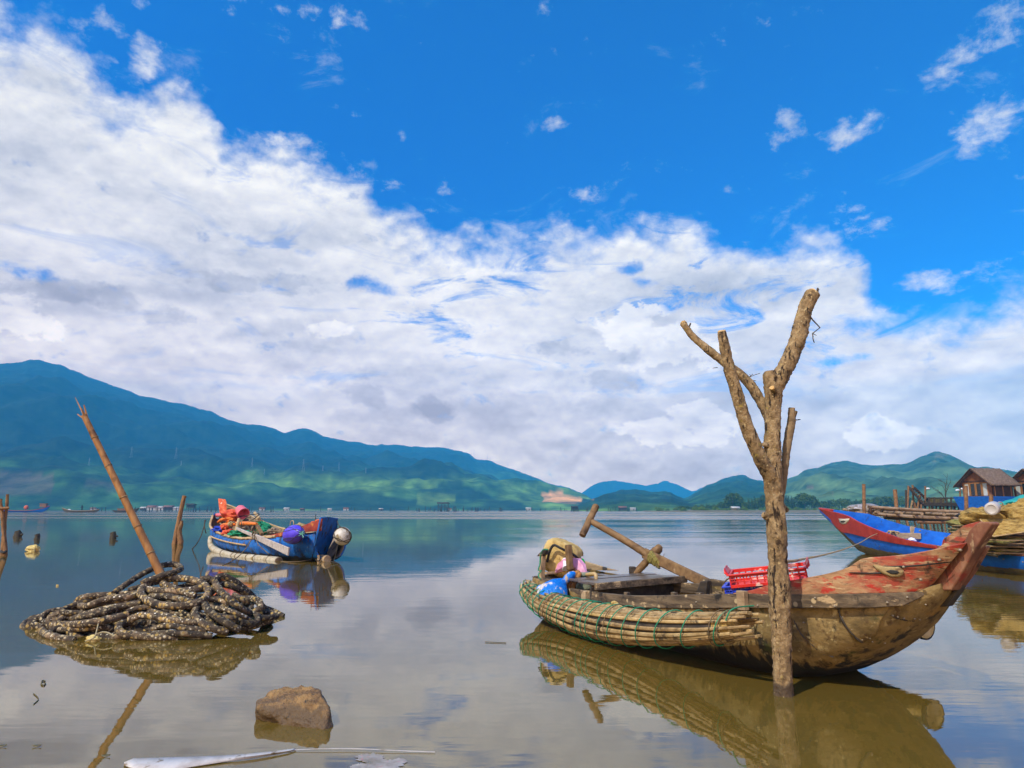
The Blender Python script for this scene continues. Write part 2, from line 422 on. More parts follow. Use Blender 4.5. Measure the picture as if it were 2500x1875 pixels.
HILL_M = mat('hill_forest', [(.35, .40, .4), (1.0, 1.0, 1.0), (1.75, 1.6, 1.4)], scale=.03, rough=.95, bump=.6, bscale=.07, bdist=3.0, spec=.1, attr='ground', detail=6)
SHADED_FOREST = np.array([.016, .030, .019]); GREEN = np.array([.05, .12, .03]); LIGHT = np.array([.14, .25, .04]); EARTH = np.array([.80, .38, .12]); BROWN = np.array([.105, .085, .055])  # forest tone darkened with painted cloud shade; plantation greens below kept lighter, as sunlit

def hill(name, ridge, r0, rr, r1, seed, spur=60.0, lowel=2.2, hi=SHADED_FOREST, green=GREEN, light=LIGHT, step=.09, patches=(), p=1.25, lightshare=.5, nr=120, foot=0.0, rim=None):
    A = np.array([azel(*q) for q in ridge]); d = math.radians(step)
    az = np.arange(A[0, 0], A[-1, 0] + d, d); el = np.interp(az, A[:, 0], A[:, 1])
    k = np.ones(9) / 9; el = np.convolve(np.pad(el, 4, 'edge'), k, 'valid')
    el = el + (fbm(az * 60, az * 0 + seed, 4, seed) - .5) * .006
    t = np.concatenate([np.linspace(0, 1, nr), np.linspace(1.03, 1.6, 14)])
    AZ, T = np.meshgrid(az, t)
    R = r0 + (rr - r0) * T
    R = np.where(T > 1, rr + (r1 - rr) * (T - 1) / .6, R)
    zr = rr * np.tan(el)[None, :]
    X, Y = R * np.sin(AZ), R * np.cos(AZ)
    prof = np.where(T <= 1, np.clip(T, 0, 1) ** p, np.clip(1 - (T - 1) / .6, 0, 1) ** .8)
    env = np.sin(np.clip(T, 0, 1) * math.pi) ** .9 * (T <= 1)
    sp = ridged(X / (spur * 14), Y / (spur * 20), 5, seed) - .55
    sp2 = ridged(X / (spur * 4), Y / (spur * 5), 4, seed + 7) - .55
    small = np.clip(zr / (spur * 3), 0, 1)
    Z = zr * prof + env * small * spur * (sp * 2.2 + sp2 * 1.5)
    if foot: Z = Z + foot * np.exp(-((T - .16) / .12) ** 2) * np.clip(ridged(X / 420, Y / 300, 3, seed + 31) * 1.7 - .72, 0, 1) * np.clip(zr / 60, 0, 1)
    Z = Z + sstep(.03, .12, T) * (T < .97) * (9 * (fbm(X / 60, Y / 90, 3, seed + 40) - .5) * 2 + 5 * fbm(X / 16, Y / 30, 3, seed + 41)) * np.clip(zr / 120, .15, 1)
    Z = np.minimum(Z, R * np.tan(np.maximum(el, 1e-4))[None, :] * np.where(T < 1, .985 + .015 * T, 1))
    Z = np.maximum(Z * sstep(0, .10, T), np.where(T < .02, -1.0, .3 * np.clip(zr, 0, 1))); Z[0] = -1.0; Z[-1] = -1.0
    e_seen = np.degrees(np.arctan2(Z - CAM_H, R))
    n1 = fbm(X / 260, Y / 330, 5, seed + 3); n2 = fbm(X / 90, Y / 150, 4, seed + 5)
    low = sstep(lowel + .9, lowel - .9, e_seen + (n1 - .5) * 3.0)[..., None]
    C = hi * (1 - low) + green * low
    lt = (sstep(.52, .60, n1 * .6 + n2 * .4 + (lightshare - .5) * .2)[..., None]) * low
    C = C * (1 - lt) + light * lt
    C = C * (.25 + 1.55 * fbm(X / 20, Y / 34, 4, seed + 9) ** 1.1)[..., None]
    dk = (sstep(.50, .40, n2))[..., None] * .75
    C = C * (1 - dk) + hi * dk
    for (u0, u1, v0, v1, col, soft) in patches:
        a0, e0 = azel(u0, v1); a1, e1 = azel(u1, v0)
        nn = (fbm(X / 55, Y / 55, 4, seed + 11) - .5) * soft
        ea = np.radians(e_seen)
        m = np.minimum(np.minimum(AZ - a0, a1 - AZ), np.minimum((ea - e0) * 1.0, (e1 - ea) * 1.0)) / .0022 + nn * 5
        m = (sstep(-.6, .8, m) * (.75 if soft > 1.7 else 1))[..., None]; C = C * (1 - m) + np.array(col) * m
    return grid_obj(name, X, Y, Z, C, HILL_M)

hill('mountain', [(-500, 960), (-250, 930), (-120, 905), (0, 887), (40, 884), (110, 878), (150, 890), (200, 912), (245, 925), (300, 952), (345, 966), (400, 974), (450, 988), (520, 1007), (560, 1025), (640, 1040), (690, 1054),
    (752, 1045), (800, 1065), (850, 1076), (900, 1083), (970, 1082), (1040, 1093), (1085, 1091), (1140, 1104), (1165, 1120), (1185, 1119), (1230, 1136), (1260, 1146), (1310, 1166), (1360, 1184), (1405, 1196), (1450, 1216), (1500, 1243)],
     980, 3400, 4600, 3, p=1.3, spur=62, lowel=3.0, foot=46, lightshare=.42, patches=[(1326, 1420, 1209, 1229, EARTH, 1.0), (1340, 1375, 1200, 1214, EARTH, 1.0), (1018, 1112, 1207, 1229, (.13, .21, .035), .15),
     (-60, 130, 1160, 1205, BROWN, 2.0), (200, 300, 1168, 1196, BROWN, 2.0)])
hill('hills', [(1395, 1243), (1425, 1222), (1470, 1205), (1510, 1193), (1555, 1192), (1600, 1200), (1645, 1203), (1665, 1213), (1720, 1222), (1780, 1243)], 560, 1450, 1800, 11, p=1.5, spur=18, lowel=1.0, nr=60, green=np.array([.03, .075, .022]), step=.05, lightshare=.3,
     patches=[(1380, 1448, 1212, 1219, EARTH, 1.0)])
hill('hills', [(1615, 1243), (1660, 1220), (1700, 1200), (1740, 1178), (1775, 1166), (1815, 1161), (1860, 1172), (1900, 1190), (1960, 1215), (2010, 1243)], 600, 1900, 2300, 21, p=1.7, spur=26, lowel=.8, nr=60, step=.05, hi=np.array([.022, .05, .02]), lightshare=.3)
hill('hills', [(1800, 1243), (1850, 1205), (1900, 1175), (1935, 1160), (1985, 1142), (2035, 1124), (2090, 1128), (2140, 1136), (2195, 1134), (2235, 1122), (2265, 1107), (2285, 1102), (2320, 1108), (2350, 1122), (2385, 1138), (2440, 1145), (2490, 1155), (2600, 1140), (2750, 1170), (2950, 1243)],
     560, 1900, 2500, 31, spur=40, lowel=2.6, hi=np.array([.055, .10, .055]), green=np.array([.09, .165, .065]), light=np.array([.14, .22, .08]), nr=90, step=.06, p=1.5,
     patches=[(1968, 1994, 1185, 1197, (.26, .17, .10), 1.5), (2012, 2032, 1197, 1206, (.26, .17, .10), 1.5), (1985, 2030, 1182, 1215, (.11, .16, .05), 1.6), (2280, 2330, 1100, 1118, (.17, .15, .07), 1.4)])
hill('mountain', [(1350, 1243), (1410, 1210), (1455, 1180), (1500, 1173), (1545, 1180), (1580, 1187), (1600, 1182), (1625, 1173), (1660, 1186), (1690, 1196), (1720, 1186), (1745, 1192), (1790, 1215), (1850, 1243)], 3900, 4500, 4900, 41, spur=60, lowel=-2, nr=50, step=.05)

def build_water():
    m = bpy.data.materials.new('lagoon_water'); m.use_nodes = True
    nt = m.node_tree; N = nt.nodes; L = nt.links; b = N['Principled BSDF']
    b.inputs['Base Color'].default_value = WATER_COL; b.inputs['Roughness'].default_value = .025
    b.inputs['IOR'].default_value = 2.0; b.inputs['Specular IOR Level'].default_value = .5
    tc = N.new('ShaderNodeTexCoord')
    def noi(sx, sy, d, r=.55, dist=0.0):
        mp = N.new('ShaderNodeMapping'); mp.inputs['Scale'].default_value = (sx, sy, 1); mp.inputs['Rotation'].default_value = (0, 0, .12); L.new(tc.outputs['Object'], mp.inputs[0])
        n = N.new('ShaderNodeTexNoise'); L.new(mp.outputs[0], n.inputs['Vector']); n.inputs['Scale'].default_value = 1; n.inputs['Detail'].default_value = d; n.inputs['Roughness'].default_value = r; n.inputs['Distortion'].default_value = dist
        return n.outputs[0]
    def mm(op, a, c):
        x = N.new('ShaderNodeMath'); x.operation = op
        for s, q in zip(x.inputs, (a, c)):
            if isinstance(q, float): s.default_value = q
            else: L.new(q, s)
        return x.outputs[0]
    def mr(x, a, c, lo, hi):
        g = N.new('ShaderNodeMapRange'); g.interpolation_type = 'SMOOTHSTEP'; L.new(x, g.inputs[0])
        for i, q in enumerate((a, c, lo, hi)): g.inputs[i + 1].default_value = q
        return g.outputs[0]
    sp = N.new('ShaderNodeSeparateXYZ'); L.new(tc.outputs['Object'], sp.inputs[0])
    patch = mr(noi(.05, .14, 3), .44, .60, 0.0, 1.0)
    open_w = mr(sp.outputs[1], 10.0, 40.0, 0.0, 1.0)          # the sheltered edge is calmer than the open lagoon
    far_w = mr(sp.outputs[1], 70.0, 160.0, 1.0, 0.05)
    right = mr(sp.outputs[0], -3.0, 6.0, .12, 1.0)
    open_w = mm('MULTIPLY', open_w, mm('MULTIPLY', far_w, right))
    band = mr(noi(.006, .035, 3), .42, .58, .25, 1.0)
    rg = mm('ADD', .022, mm('MULTIPLY', mr(sp.outputs[1], 70.0, 110.0, 0.0, .26), band))
    L.new(rg, b.inputs['Roughness'])
    fine = noi(1.6, 6.5, 3, .5, .3)
    mid = noi(.55, 2.1, 2, .5, .2)
    swell = noi(.10, .42, 2)
    h1 = mm('MULTIPLY', fine, mm('ADD', .0006, mm('MULTIPLY', patch, mm('ADD', .0012, mm('MULTIPLY', open_w, .0060)))))
    h2 = mm('MULTIPLY', mid, mm('ADD', .0016, mm('MULTIPLY', patch, mm('MULTIPLY', open_w, .008))))
    lines = noi(.13, .95, 4, .6, .35)
    h4 = mm('MULTIPLY', lines, mm('MULTIPLY', open_w, mm('ADD', .004, mm('MULTIPLY', mr(noi(.03, .10, 2), .38, .58, 0.0, 1.0), .016))))
    h3 = mm('MULTIPLY', swell, mm('MULTIPLY', open_w, .010))
    bp = N.new('ShaderNodeBump'); bp.inputs['Strength'].default_value = 1.0; bp.inputs['Distance'].default_value = 1.0
    L.new(mm('ADD', mm('ADD', h1, h2), mm('ADD', h3, h4)), bp.inputs['Height']); L.new(bp.outputs[0], b.inputs['Normal'])
    mb = MB(); mb.add([(-4400, -60, 0), (4400, -60, 0), (4400, 5050, 0), (-4400, 5050, 0)], [(0, 1, 2, 3)])
    o = mb.build('water', m, smooth=False); o['kind'] = 'structure'
WATER_COL = (.120, .078, .014, 1)
build_water()

def build_haze():
    m = bpy.data.materials.new('haze_air'); m.use_nodes = True; nt = m.node_tree; nt.nodes.clear()
    v = nt.nodes.new('ShaderNodeVolumePrincipled'); v.inputs['Density'].default_value = HAZE_D; v.inputs['Color'].default_value = HAZE_C; v.inputs['Anisotropy'].default_value = -.35
    o = nt.nodes.new('ShaderNodeOutputMaterial'); nt.links.new(v.outputs[0], o.inputs['Volume'])
    mb = MB(); mb.box((0, 2500, 449), (9000, 5200, 902))
    q = mb.build('haze', m, smooth=False); q['kind'] = 'stuff'
build_haze()

# ------------------------------------------------------------------ surfaces shared by the boats and gear
M_HULL = mat('tarred_hull', [(.045, .029, .011), (.16, .105, .036), (.29, .195, .072), (.20, .14, .052)], scale=3.2, stretch=(1, 1, 1.5), rough=.75, bump=.5, bscale=14,
    layers=[((.10, .055, .018), 14, .54, .66, (1, 1, .6)), ((.026, .019, .010), 4.5, .53, .62, (1.2, 1, .7)), ((.46, .35, .16), 13, .58, .70), ((.30, .17, .04), 3, .56, .68), ((.05, .055, .015), 6, .58, .70), ((.014, .011, .006), 9, .40, .60, (1.8, 1, .45), (.02, .34))], bdist=.02)
M_RAIL = mat('weathered_rail', [(.03, .02, .013), (.11, .075, .042), (.22, .155, .088)], scale=5, stretch=(.5, 3, 4), rough=.8, bump=.5, bscale=22, layers=[((.42, .29, .15), 4, .58, .63, (1, 1, 2)), ((.016, .012, .009), 5, .56, .66), ((.05, .03, .018), 16, .58, .68, (.4, 1, 3))], vor=[((.42, .31, .17), 13, .30, .30)])
M_BOWRED = mat('worn_red_paint', [(.13, .075, .035), (.36, .19, .09), (.46, .30, .15)], scale=6, stretch=(1, 1, 2.2), rough=.75, bump=.45, bscale=25,
    layers=[((.34, .055, .030), 4.0, .44, .60, (.8, 1, 2.0)), ((.42, .028, .014), 9, .57, .66, (.8, 1, 1.8)), ((.50, .35, .18), 15, .56, .68, (.4, 1, 3)), ((.05, .026, .014), 7, .56, .68, (1.6, 1, .7)), ((.10, .055, .03), 24, .56, .66, (.25, 1, 3))])
M_REDB = mat('faded_red_paint', [(.09, .042, .024), (.20, .075, .040), (.34, .18, .10)], scale=7, stretch=(1, 1, .6), rough=.75, bump=.4, bscale=30, layers=[((.45, .31, .17), 12, .56, .68, (1, 1, .4)), ((.26, .038, .02), 6, .56, .68), ((.05, .025, .014), 9, .58, .70, (2, 1, .3))])
M_PALEW = mat('bare_wood', [(.22, .14, .075), (.36, .25, .14), (.46, .34, .20)], scale=6, stretch=(.6, 2, 2), rough=.8, bump=.4, bscale=25, layers=[((.08, .05, .03), 6, .60, .72)])
M_DARKW = mat('wet_dark_wood', [(.018, .014, .011), (.045, .033, .023), (.08, .058, .036)], scale=6, stretch=(.5, 2, 2), rough=.6, bump=.4, bscale=20)
M_DECK = mat('wet_deck_boards', [(.045, .034, .027), (.10, .075, .052), (.16, .12, .08)], scale=4, stretch=(.5, 5, 2), rough=.28, bump=.25, bscale=18, layers=[((.22, .17, .12), 6, .58, .70, (.5, 3, 1))])
M_POLE = mat('grey_brown_pole', [(.06, .032, .013), (.17, .095, .038), (.27, .165, .07)], scale=9, stretch=(1, 1, 1), rough=.75, bump=.4, bscale=30, layers=[((.32, .22, .12), 11, .62, .72)])
M_CANE = mat('split_bamboo', [(.24, .15, .055), (.44, .30, .13), (.56, .41, .20)], scale=5, vary=(.6, 1.12), stretch=(.7, 3, 3), rough=.6, bump=.35, bscale=20, layers=[((.05, .032, .017), 7, .56, .66), ((.42, .29, .09), 4, .58, .70)])
M_CANE2 = mat('stained_bamboo', [(.13, .08, .032), (.31, .20, .085), (.46, .33, .16)], scale=6, stretch=(.7, 3, 3), rough=.65, bump=.35, bscale=20, layers=[((.03, .022, .012), 6, .54, .66)])
M_FOAM = mat('old_yellow_foam', [(.24, .14, .035), (.50, .34, .11), (.62, .46, .21)], scale=7, rough=.9, bump=.8, bscale=22, bdist=.02, layers=[((.09, .05, .014), 11, .60, .70), ((.66, .54, .30), 14, .62, .7)], vor=[((.20, .11, .03), 22, .18, .5)])
M_GROPE = mat('green_rope', [(.01, .16, .075), (.02, .30, .16)], scale=60, rough=.6, bump=.3)
M_BROPE = mat('brown_rope', [(.10, .065, .03), (.22, .15, .075)], scale=60, rough=.8, bump=.4)
M_NAIL = mat('nail_heads', [(.16, .12, .08), (.34, .28, .20)], scale=40, rough=.6, metal=.3, bump=0)
M_BLACK = mat('black_strap', [(.012, .011, .010), (.03, .027, .024)], scale=30, rough=.7, bump=.2)
M_EYEY = mat('old_yellow_paint', [(.27, .18, .075), (.42, .31, .14)], scale=20, rough=.8, bump=.4, layers=[((.16, .09, .04), 16, .52, .64, (.6, 1, 2))])
M_EYEB = mat('old_black_paint', [(.012, .011, .010), (.03, .026, .02)], scale=20, rough=.7, bump=.2)

def interp(tab, x, k):
    return float(np.interp(x, [r[0] for r in tab], [r[k] for r in tab]))
def smooth_line(pts, n):
    P = [Vector(p) for p in pts]; out = []
    d = [0.0]
    for a, b in zip(P, P[1:]): d.append(d[-1] + (b - a).length)
    for i in range(n):
        s = d[-1] * i / (n - 1); k = 0
        while k < len(P) - 2 and d[k + 1] < s: k += 1
        t = (s - d[k]) / max(1e-9, d[k + 1] - d[k]); p0 = P[max(k - 1, 0)]; p1 = P[k]; p2 = P[k + 1]; p3 = P[min(k + 2, len(P) - 1)]
        out.append(.5 * ((2 * p1) + (p2 - p0) * t + (2 * p0 - 5 * p1 + 4 * p2 - p3) * t * t + (3 * p1 - p0 - 3 * p2 + p3) * t ** 3))
    return out
class Frame:
    """a boat's own axes: x towards the bow, y to the side away from the camera (w = -y is the near side), z up"""
    def __init__(s, loc, ang):
        s.S = Vector((loc[0], loc[1], 0)); s.ang = ang; s.e = Vector((math.cos(ang), math.sin(ang), 0)); s.y = Vector((-s.e.y, s.e.x, 0))
        if s.y.dot(s.S) < 0: s.flip = -1
        else: s.flip = 1
        s.n = -s.y * s.flip                                   # towards the camera
    def world(s, u, w, z): return s.S + s.e * u + s.n * w + Vector((0, 0, z))
    def px(s, u, v, w):
        d = Vector(ray(u, v)); k = (w + s.S.dot(s.n)) / d.dot(s.n)
        return Vector((0, 0, CAM_H)) + d * k
    def uwz(s, P):
        q = Vector((P.x, P.y, 0)) - s.S; return q.dot(s.e), q.dot(s.n), P.z
def hull_mesh(F, st, q=.55, bulge=.08, pz=1.0, th=.035, ns=14, nu=44, inner=0):
    """st rows: u, half breadth, sheer z near, sheer z far, keel z"""
    us = np.linspace(st[0][0], st[-1][0], nu); mb = MB(); og = []; ig = []
    for u in us:
        ws, zn, zf, zk = (interp(st, u, k) for k in (1, 2, 3, 4)); ro = []; ri = []
        for i in range(-ns, ns + 1):
            a = abs(i) / ns; sg = 1 if i > 0 else -1 if i < 0 else 0; zs = zn if i > 0 else zf
            for rr, t in ((ro, 0), (ri, th)):
                w = sg * max(ws - t, .004) * math.sin(a * math.pi / 2) ** q * (1 + bulge * math.sin(math.pi * a))
                z = zk + t + (zs - zk - t) * (1 - math.cos(a * math.pi / 2)) ** pz
                rr.append(F.world(u, w, z))
        og.append(ro); ig.append(ri)
    m = 2 * ns + 1; rings = [o + i[::-1] for o, i in zip(og, ig)]
    mb.loft(rings, True, True)
    if inner:
        for i in range((len(us) - 1) * 2 * m):
            if i % (2 * m) >= m: mb.mi[i] = inner
    return mb
def strake(F, rows, th, n=26):
    """a plank bent along the side: rows of (top, bottom) world points; thickness inwards"""
    T = smooth_line([r[0] for r in rows], n); B = smooth_line([r[1] for r in rows], n); mb = MB(); rings = []
    for i in range(n):
        t = (T[min(i + 1, n - 1)] - T[max(i - 1, 0)]); nn = t.cross(Vector((0, 0, 1))).normalized()
        if nn.dot(F.n) < 0: nn = -nn
        if F.uwz(T[i])[1] < -.02: nn = -nn
        o = nn * th; rings.append([T[i], T[i] * .5 + B[i] * .5 + nn * .004, B[i], B[i] - o, T[i] - o])
    mb.loft(rings, True, True); return mb
def mirror(F, P, dz=0.0):
    u, w, z = F.uwz(P); return F.world(u, -w, z + dz)
NAIL = {}
def nails(parent, pts, r=.010):
    for p in pts:
        if r not in NAIL:
            mb = MB(); mb.ell((0, 0, 0), (r, r, r * .8), 8, 5); NAIL[r] = mb.build('nail_head', M_NAIL, parent, world=False)
            o = NAIL[r]
        else:
            o = NAIL[r].copy(); COL.objects.link(o)
        o.parent = parent; o.location = RM[parent].inverted() @ Vector(p)

# ------------------------------------------------------------------ the near boat
BF = Frame((.55, 9.9), math.atan2(-.893, .45))
boat = thing('fishing_boat', 'old wooden boat with worn red bow and painted eye, nearest the camera', 'boat', BF.S, BF.ang)
ST = [(.30, .46, .42, .49, .14), (.55, .51, .40, .47, -.04), (1.4, .565, .36, .45, -.13), (2.4, .61, .39, .46, -.15), (3.4, .635, .49, .53, -.13), (4.0, .63, .545, .575, -.09), (4.35, .605, .575, .60, -.05),
      (4.6, .56, .60, .61, .03), (4.85, .49, .615, .62, .16), (5.05, .415, .625, .63, .29), (5.25, .32, .69, .69, .45), (5.4, .22, .745, .745, .60), (5.52, .10, .80, .80, .735)]
hull = hull_mesh(BF, ST, q=.52, bulge=.10, nu=60, ns=18).build('hull', M_HULL, boat)
P3 = BF.px
rail_rows = [((1385, 1436, .555), (1392, 1464, .565)), ((1522, 1453, .63), (1522, 1481, .64)), ((1679, 1452, .655), (1679, 1486, .665)), ((1788, 1450, .66), (1788, 1485, .67)), ((1936, 1451, .605), (1936, 1485, .61)),
             ((2060, 1450, .50), (2060, 1485, .505)), ((2170, 1448, .355), (2170, 1483, .365)), ((2225, 1446, .25), (2225, 1475, .27)), ((2262, 1443, .16), (2255, 1456, .18))]
rr = [(P3(*a), P3(*b)) for a, b in rail_rows]
strake(BF, rr, .055).build('rub_rail', M_RAIL, boat, bevel=.006)
strake(BF, [(mirror(BF, a, .05), mirror(BF, b, .05)) for a, b in rr], .05).build('rub_rail', M_RAIL, boat, bevel=.006)
top_px = [(1790, 1448, .645), (1836, 1440, .635), (1879, 1427, .62), (1965, 1411, .575), (2021, 1400, .525), (2069, 1386, .47), (2097, 1368, .435), (2116, 1362, .41), (2196, 1356, .31), (2275, 1343, .215), (2322, 1332, .16), (2361, 1325, .115)]
bot_px = [(1790, 1452, .645), (1840, 1452, .635), (1885, 1452, .62), (1960, 1452, .585), (2010, 1451, .54), (2050, 1450, .50), (2085, 1450, .46), (2110, 1449, .43), (2165, 1448, .345), (2220, 1446, .245), (2250, 1441, .185), (2280, 1424, .125)]
bw = [(P3(*a), P3(*b)) for a, b in zip(top_px, bot_px)]
board = strake(BF, bw, .06, 34).build('bow_plank', M_BOWRED, boat, bevel=.012)
far = [(mirror(BF, a, .03), mirror(BF, b, .03)) for a, b in bw[:9]]
far += [(P3(2322, 1316, -.10), P3(2290, 1420, -.10)), (P3(2352, 1290, -.085), P3(2300, 1410, -.085)), (P3(2372, 1280, -.08), P3(2310, 1400, -.08)), (P3(2402, 1273, -.075), P3(2330, 1390, -.075))]
strake(BF, far, .05, 34).build('bow_plank', M_BOWRED, boat, bevel=.01)
def plate(F, px, w, th, name, m, parent, bevel=.01):
    mb = MB(); mb.prism([F.px(a, b, w) for a, b in px], F.n, th); return mb.build(name, m, parent, smooth=True, bevel=bevel)
plate(BF, [(2276, 1436), (2300, 1441), (2334, 1441), (2352, 1412), (2385, 1352), (2412, 1310), (2432, 1279), (2427, 1274), (2402, 1274), (2390, 1280), (2376, 1296), (2362, 1328), (2320, 1384)], .03, .10, 'stem', M_REDB, boat, .02)
plate(BF, [(2255, 1352), (2290, 1339), (2318, 1321), (2345, 1307), (2374, 1298), (2380, 1301), (2366, 1318), (2330, 1345), (2280, 1372)], -.02, .05, 'stem_plank', M_BOWRED, boat, .012)
plate(BF, [(2414, 1334), (2406, 1331), (2390, 1352), (2352, 1408), (2318, 1455), (2297, 1477), (2318, 1479), (2345, 1442), (2378, 1398)], -.09, .07, 'cutwater', M_REDB, boat, .01)
plate(BF, [(2352, 1428), (2340, 1440), (2300, 1472), (2290, 1482), (2318, 1480), (2345, 1443)], -.06, .09, 'cutwater', M_DARKW, boat, .01)
# painted eye: yellow almond with a dark pupil, on the near bow plank
def on_plank(u, v, off):
    best = None; d = Vector(ray(u, v)); C0 = Vector((0, 0, CAM_H))
    T = smooth_line([a for a, b in bw], 80); B = smooth_line([b for a, b in bw], 80)
    for i in range(79):
        n = (T[i + 1] - T[i]).cross(B[i] - T[i])
        if abs(n.dot(d)) < 1e-9: continue
        k = (T[i] - C0).dot(n) / n.dot(d); P = C0 + d * k; s = (P - T[i]).dot(T[i + 1] - T[i]) / (T[i + 1] - T[i]).length_squared
        if -.2 <= s <= 1.2 and (best is None or abs(s - .5) < best[0]): best = (abs(s - .5), P)
    P = best[1] if best else BF.px(u, v, .4)
    return P - d.normalized() * off
def decal(poly, off, name, m, parent, fn=on_plank, solid=.006):
    mb = MB(); c = [sum(p[0] for p in poly) / len(poly), sum(p[1] for p in poly) / len(poly)]; vs = [fn(c[0], c[1], off)]; n = len(poly)
    for f in (.5, 1.0): vs += [fn(c[0] + (p[0] - c[0]) * f, c[1] + (p[1] - c[1]) * f, off) for p in poly]
    fs = [(0, 1 + i, 1 + (i + 1) % n) for i in range(n)] + [(1 + i, 1 + n + i, 1 + n + (i + 1) % n, 1 + (i + 1) % n) for i in range(n)]
    mb.add(vs, fs); return mb.build(name, m, parent, solid=solid)
eye = decal([(2130, 1378), (2160, 1383), (2195, 1384), (2206, 1392), (2206, 1401), (2195, 1409), (2178, 1409), (2158, 1402), (2140, 1390)], .012, 'painted_eye', M_EYEY, board)
decal([(2163, 1394), (2175, 1391), (2190, 1393), (2196, 1397), (2188, 1402), (2174, 1401)], .019, 'pupil', M_EYEB, board, solid=.004)
decal([(2073, 1397), (2110, 1398), (2150, 1399), (2164, 1396), (2164, 1398), (2150, 1401), (2110, 1401), (2074, 1399)], .013, 'brow_line', M_EYEB, board, solid=.004)
decal([(2126, 1383), (2150, 1383), (2200, 1383), (2250, 1380), (2322, 1371), (2322, 1373), (2250, 1382), (2200, 1386), (2150, 1386)], .010, 'plank_seam', M_EYEB, board, solid=.003)
def on_hull(u, v, off, w0=.45):
    d = Vector(ray(u, v)); C0 = Vector((0, 0, CAM_H)); best = None
    for k in np.linspace(4.6, 9.5, 600):
        uu, w, z = BF.uwz(C0 + d * k); 
        if uu > 5.52: continue
        ws, zs, zk = interp(ST, uu, 1), interp(ST, uu, 2), interp(ST, uu, 4)
        if z > zs or z < zk: continue
        a = math.acos(max(-1, min(1, 1 - (z - zk) / max(.01, zs - zk)))) / (math.pi / 2)
        if w < ws * math.sin(a * math.pi / 2) ** .52 * (1 + .10 * math.sin(math.pi * a)): best = C0 + d * (k - .012 - off); break
    return best or BF.px(u, v, w0)
# a doubled bow plank with a nailed, tarred edge, and older seams
sm1 = [(2048, 1495), (2060, 1520), (2080, 1545), (2100, 1565), (2120, 1578), (2140, 1580)]
sm2 = [(2155, 1492), (2180, 1505), (2206, 1512), (2232, 1515)]
sm3 = [(1940, 1515), (1955, 1545), (1985, 1575), (2010, 1595), (2035, 1603)]
def surf(u, a, off):
    ws, zs, zk = interp(ST, u, 1), interp(ST, u, 2), interp(ST, u, 4)
    return BF.world(u, (ws * math.sin(a * math.pi / 2) ** .52 * (1 + .10 * math.sin(math.pi * a)) + off), zk + (zs - zk) * (1 - math.cos(a * math.pi / 2)))
def to_ua(P):
    u, w, z = BF.uwz(P); zs, zk = interp(ST, u, 2), interp(ST, u, 4); return u, math.acos(max(-1, min(1, 1 - (z - zk) / max(.01, zs - zk)))) / (math.pi / 2)
def sheathing(line, a0, a1, u_end, off):
    ua = sorted([to_ua(on_hull(*q, 0)) for q in line], key=lambda r: r[1]); A_ = [r[1] for r in ua]; U_ = [r[0] for r in ua]; rows = []; edge_ = []
    for a in np.linspace(a0, a1, 22):
        us_ = float(np.interp(a, A_, U_)); ue = u_end(a); rows.append([surf(us_ + (ue - us_) * t, a, off) for t in np.linspace(0, 1, 16)]); edge_.append(rows[-1][0])
    mb = MB(); mb.sheet(rows); o = mb.build('bow_sheathing', M_HULL, boat, solid=.010)
    mb = MB(); mb.tube(edge_, .009, 6, jit=.3); mb.build('tarred_seam', M_DARKW, o)
sheathing(sm1 + [(2150, 1583)], .40, .97, lambda a: 5.02 + .33 * a, .010)
for k, line in enumerate((sm2, sm3)):
    mb = MB(); pts = smooth_line([on_hull(a, b, -.016) for a, b in line], 24); mb.tube(pts, .009, 6, flat=1.0, jit=.3, seed=k); mb.build('tarred_seam', M_DARKW, boat)
nl = [(2058, 1506), (2080, 1536), (2105, 1562), (2124, 1558), (2130, 1567), (2160, 1570), (2180, 1503), (2207, 1510), (2233, 1511), (2245, 1513), (2260, 1476), (1962, 1520), (2192, 1506)]
nails(boat, [on_hull(a, b, -.002) for a, b in nl], .008)
nails(boat, [on_plank(a, b, .004) for a, b in [(2206, 1384), (2293, 1367), (2248, 1415), (2344, 1343)]], .0131)
nails(boat, [P3(a, b, w + .002) for a, b, w in [(1990, 1460, .57), (1982, 1481, .585), (2038, 1480, .54), (2166, 1471, .375), (2215, 1458, .28), (1850, 1478, .65), (1700, 1470, .665)]], .0101)
# knees standing on the rail, inner floor, hatch and thwarts
for (a, b, c, d, w) in [(1428, 1442, 1428, 1470, .60), (1811, 1442, 1815, 1490, .685), (2236, 1395, 2236, 1396, .2)][:2]:
    mb = MB(); mb.plank(P3(a, b, w), P3(c, d, w), .05, .085, up=BF.e); mb.build('rail_post', M_PALEW, boat, bevel=.006)
mb = MB(); mb.sheet([[BF.world(u, w * interp(ST, u, 1) * .84, .10) for w in np.linspace(-1, 1, 6)] for u in np.linspace(.75, 4.2, 24)]); mb.build('floor', M_DARKW, boat, solid=.03)
def deck_pt(u, w): return BF.world(u, w, .500 - .022 * w + .004 * math.sin(u * 40))
for k in range(8):
    u0 = .42 + k * .212; wn = interp(ST, u0, 1) * (-.08 if k < 5 else 1)
    mb = MB(); mb.plank(deck_pt(u0, wn * .98), deck_pt(u0, -wn * 1.0), .206, .03); mb.build('deck_board', M_DECK, boat, bevel=.005)
mb = MB(); mb.plank(deck_pt(2.03, .625) - Vector((0, 0, .012)), deck_pt(2.03, -.645) - Vector((0, 0, .012)), .045, .075); mb.build('deck_beam', M_RAIL, boat, bevel=.006)
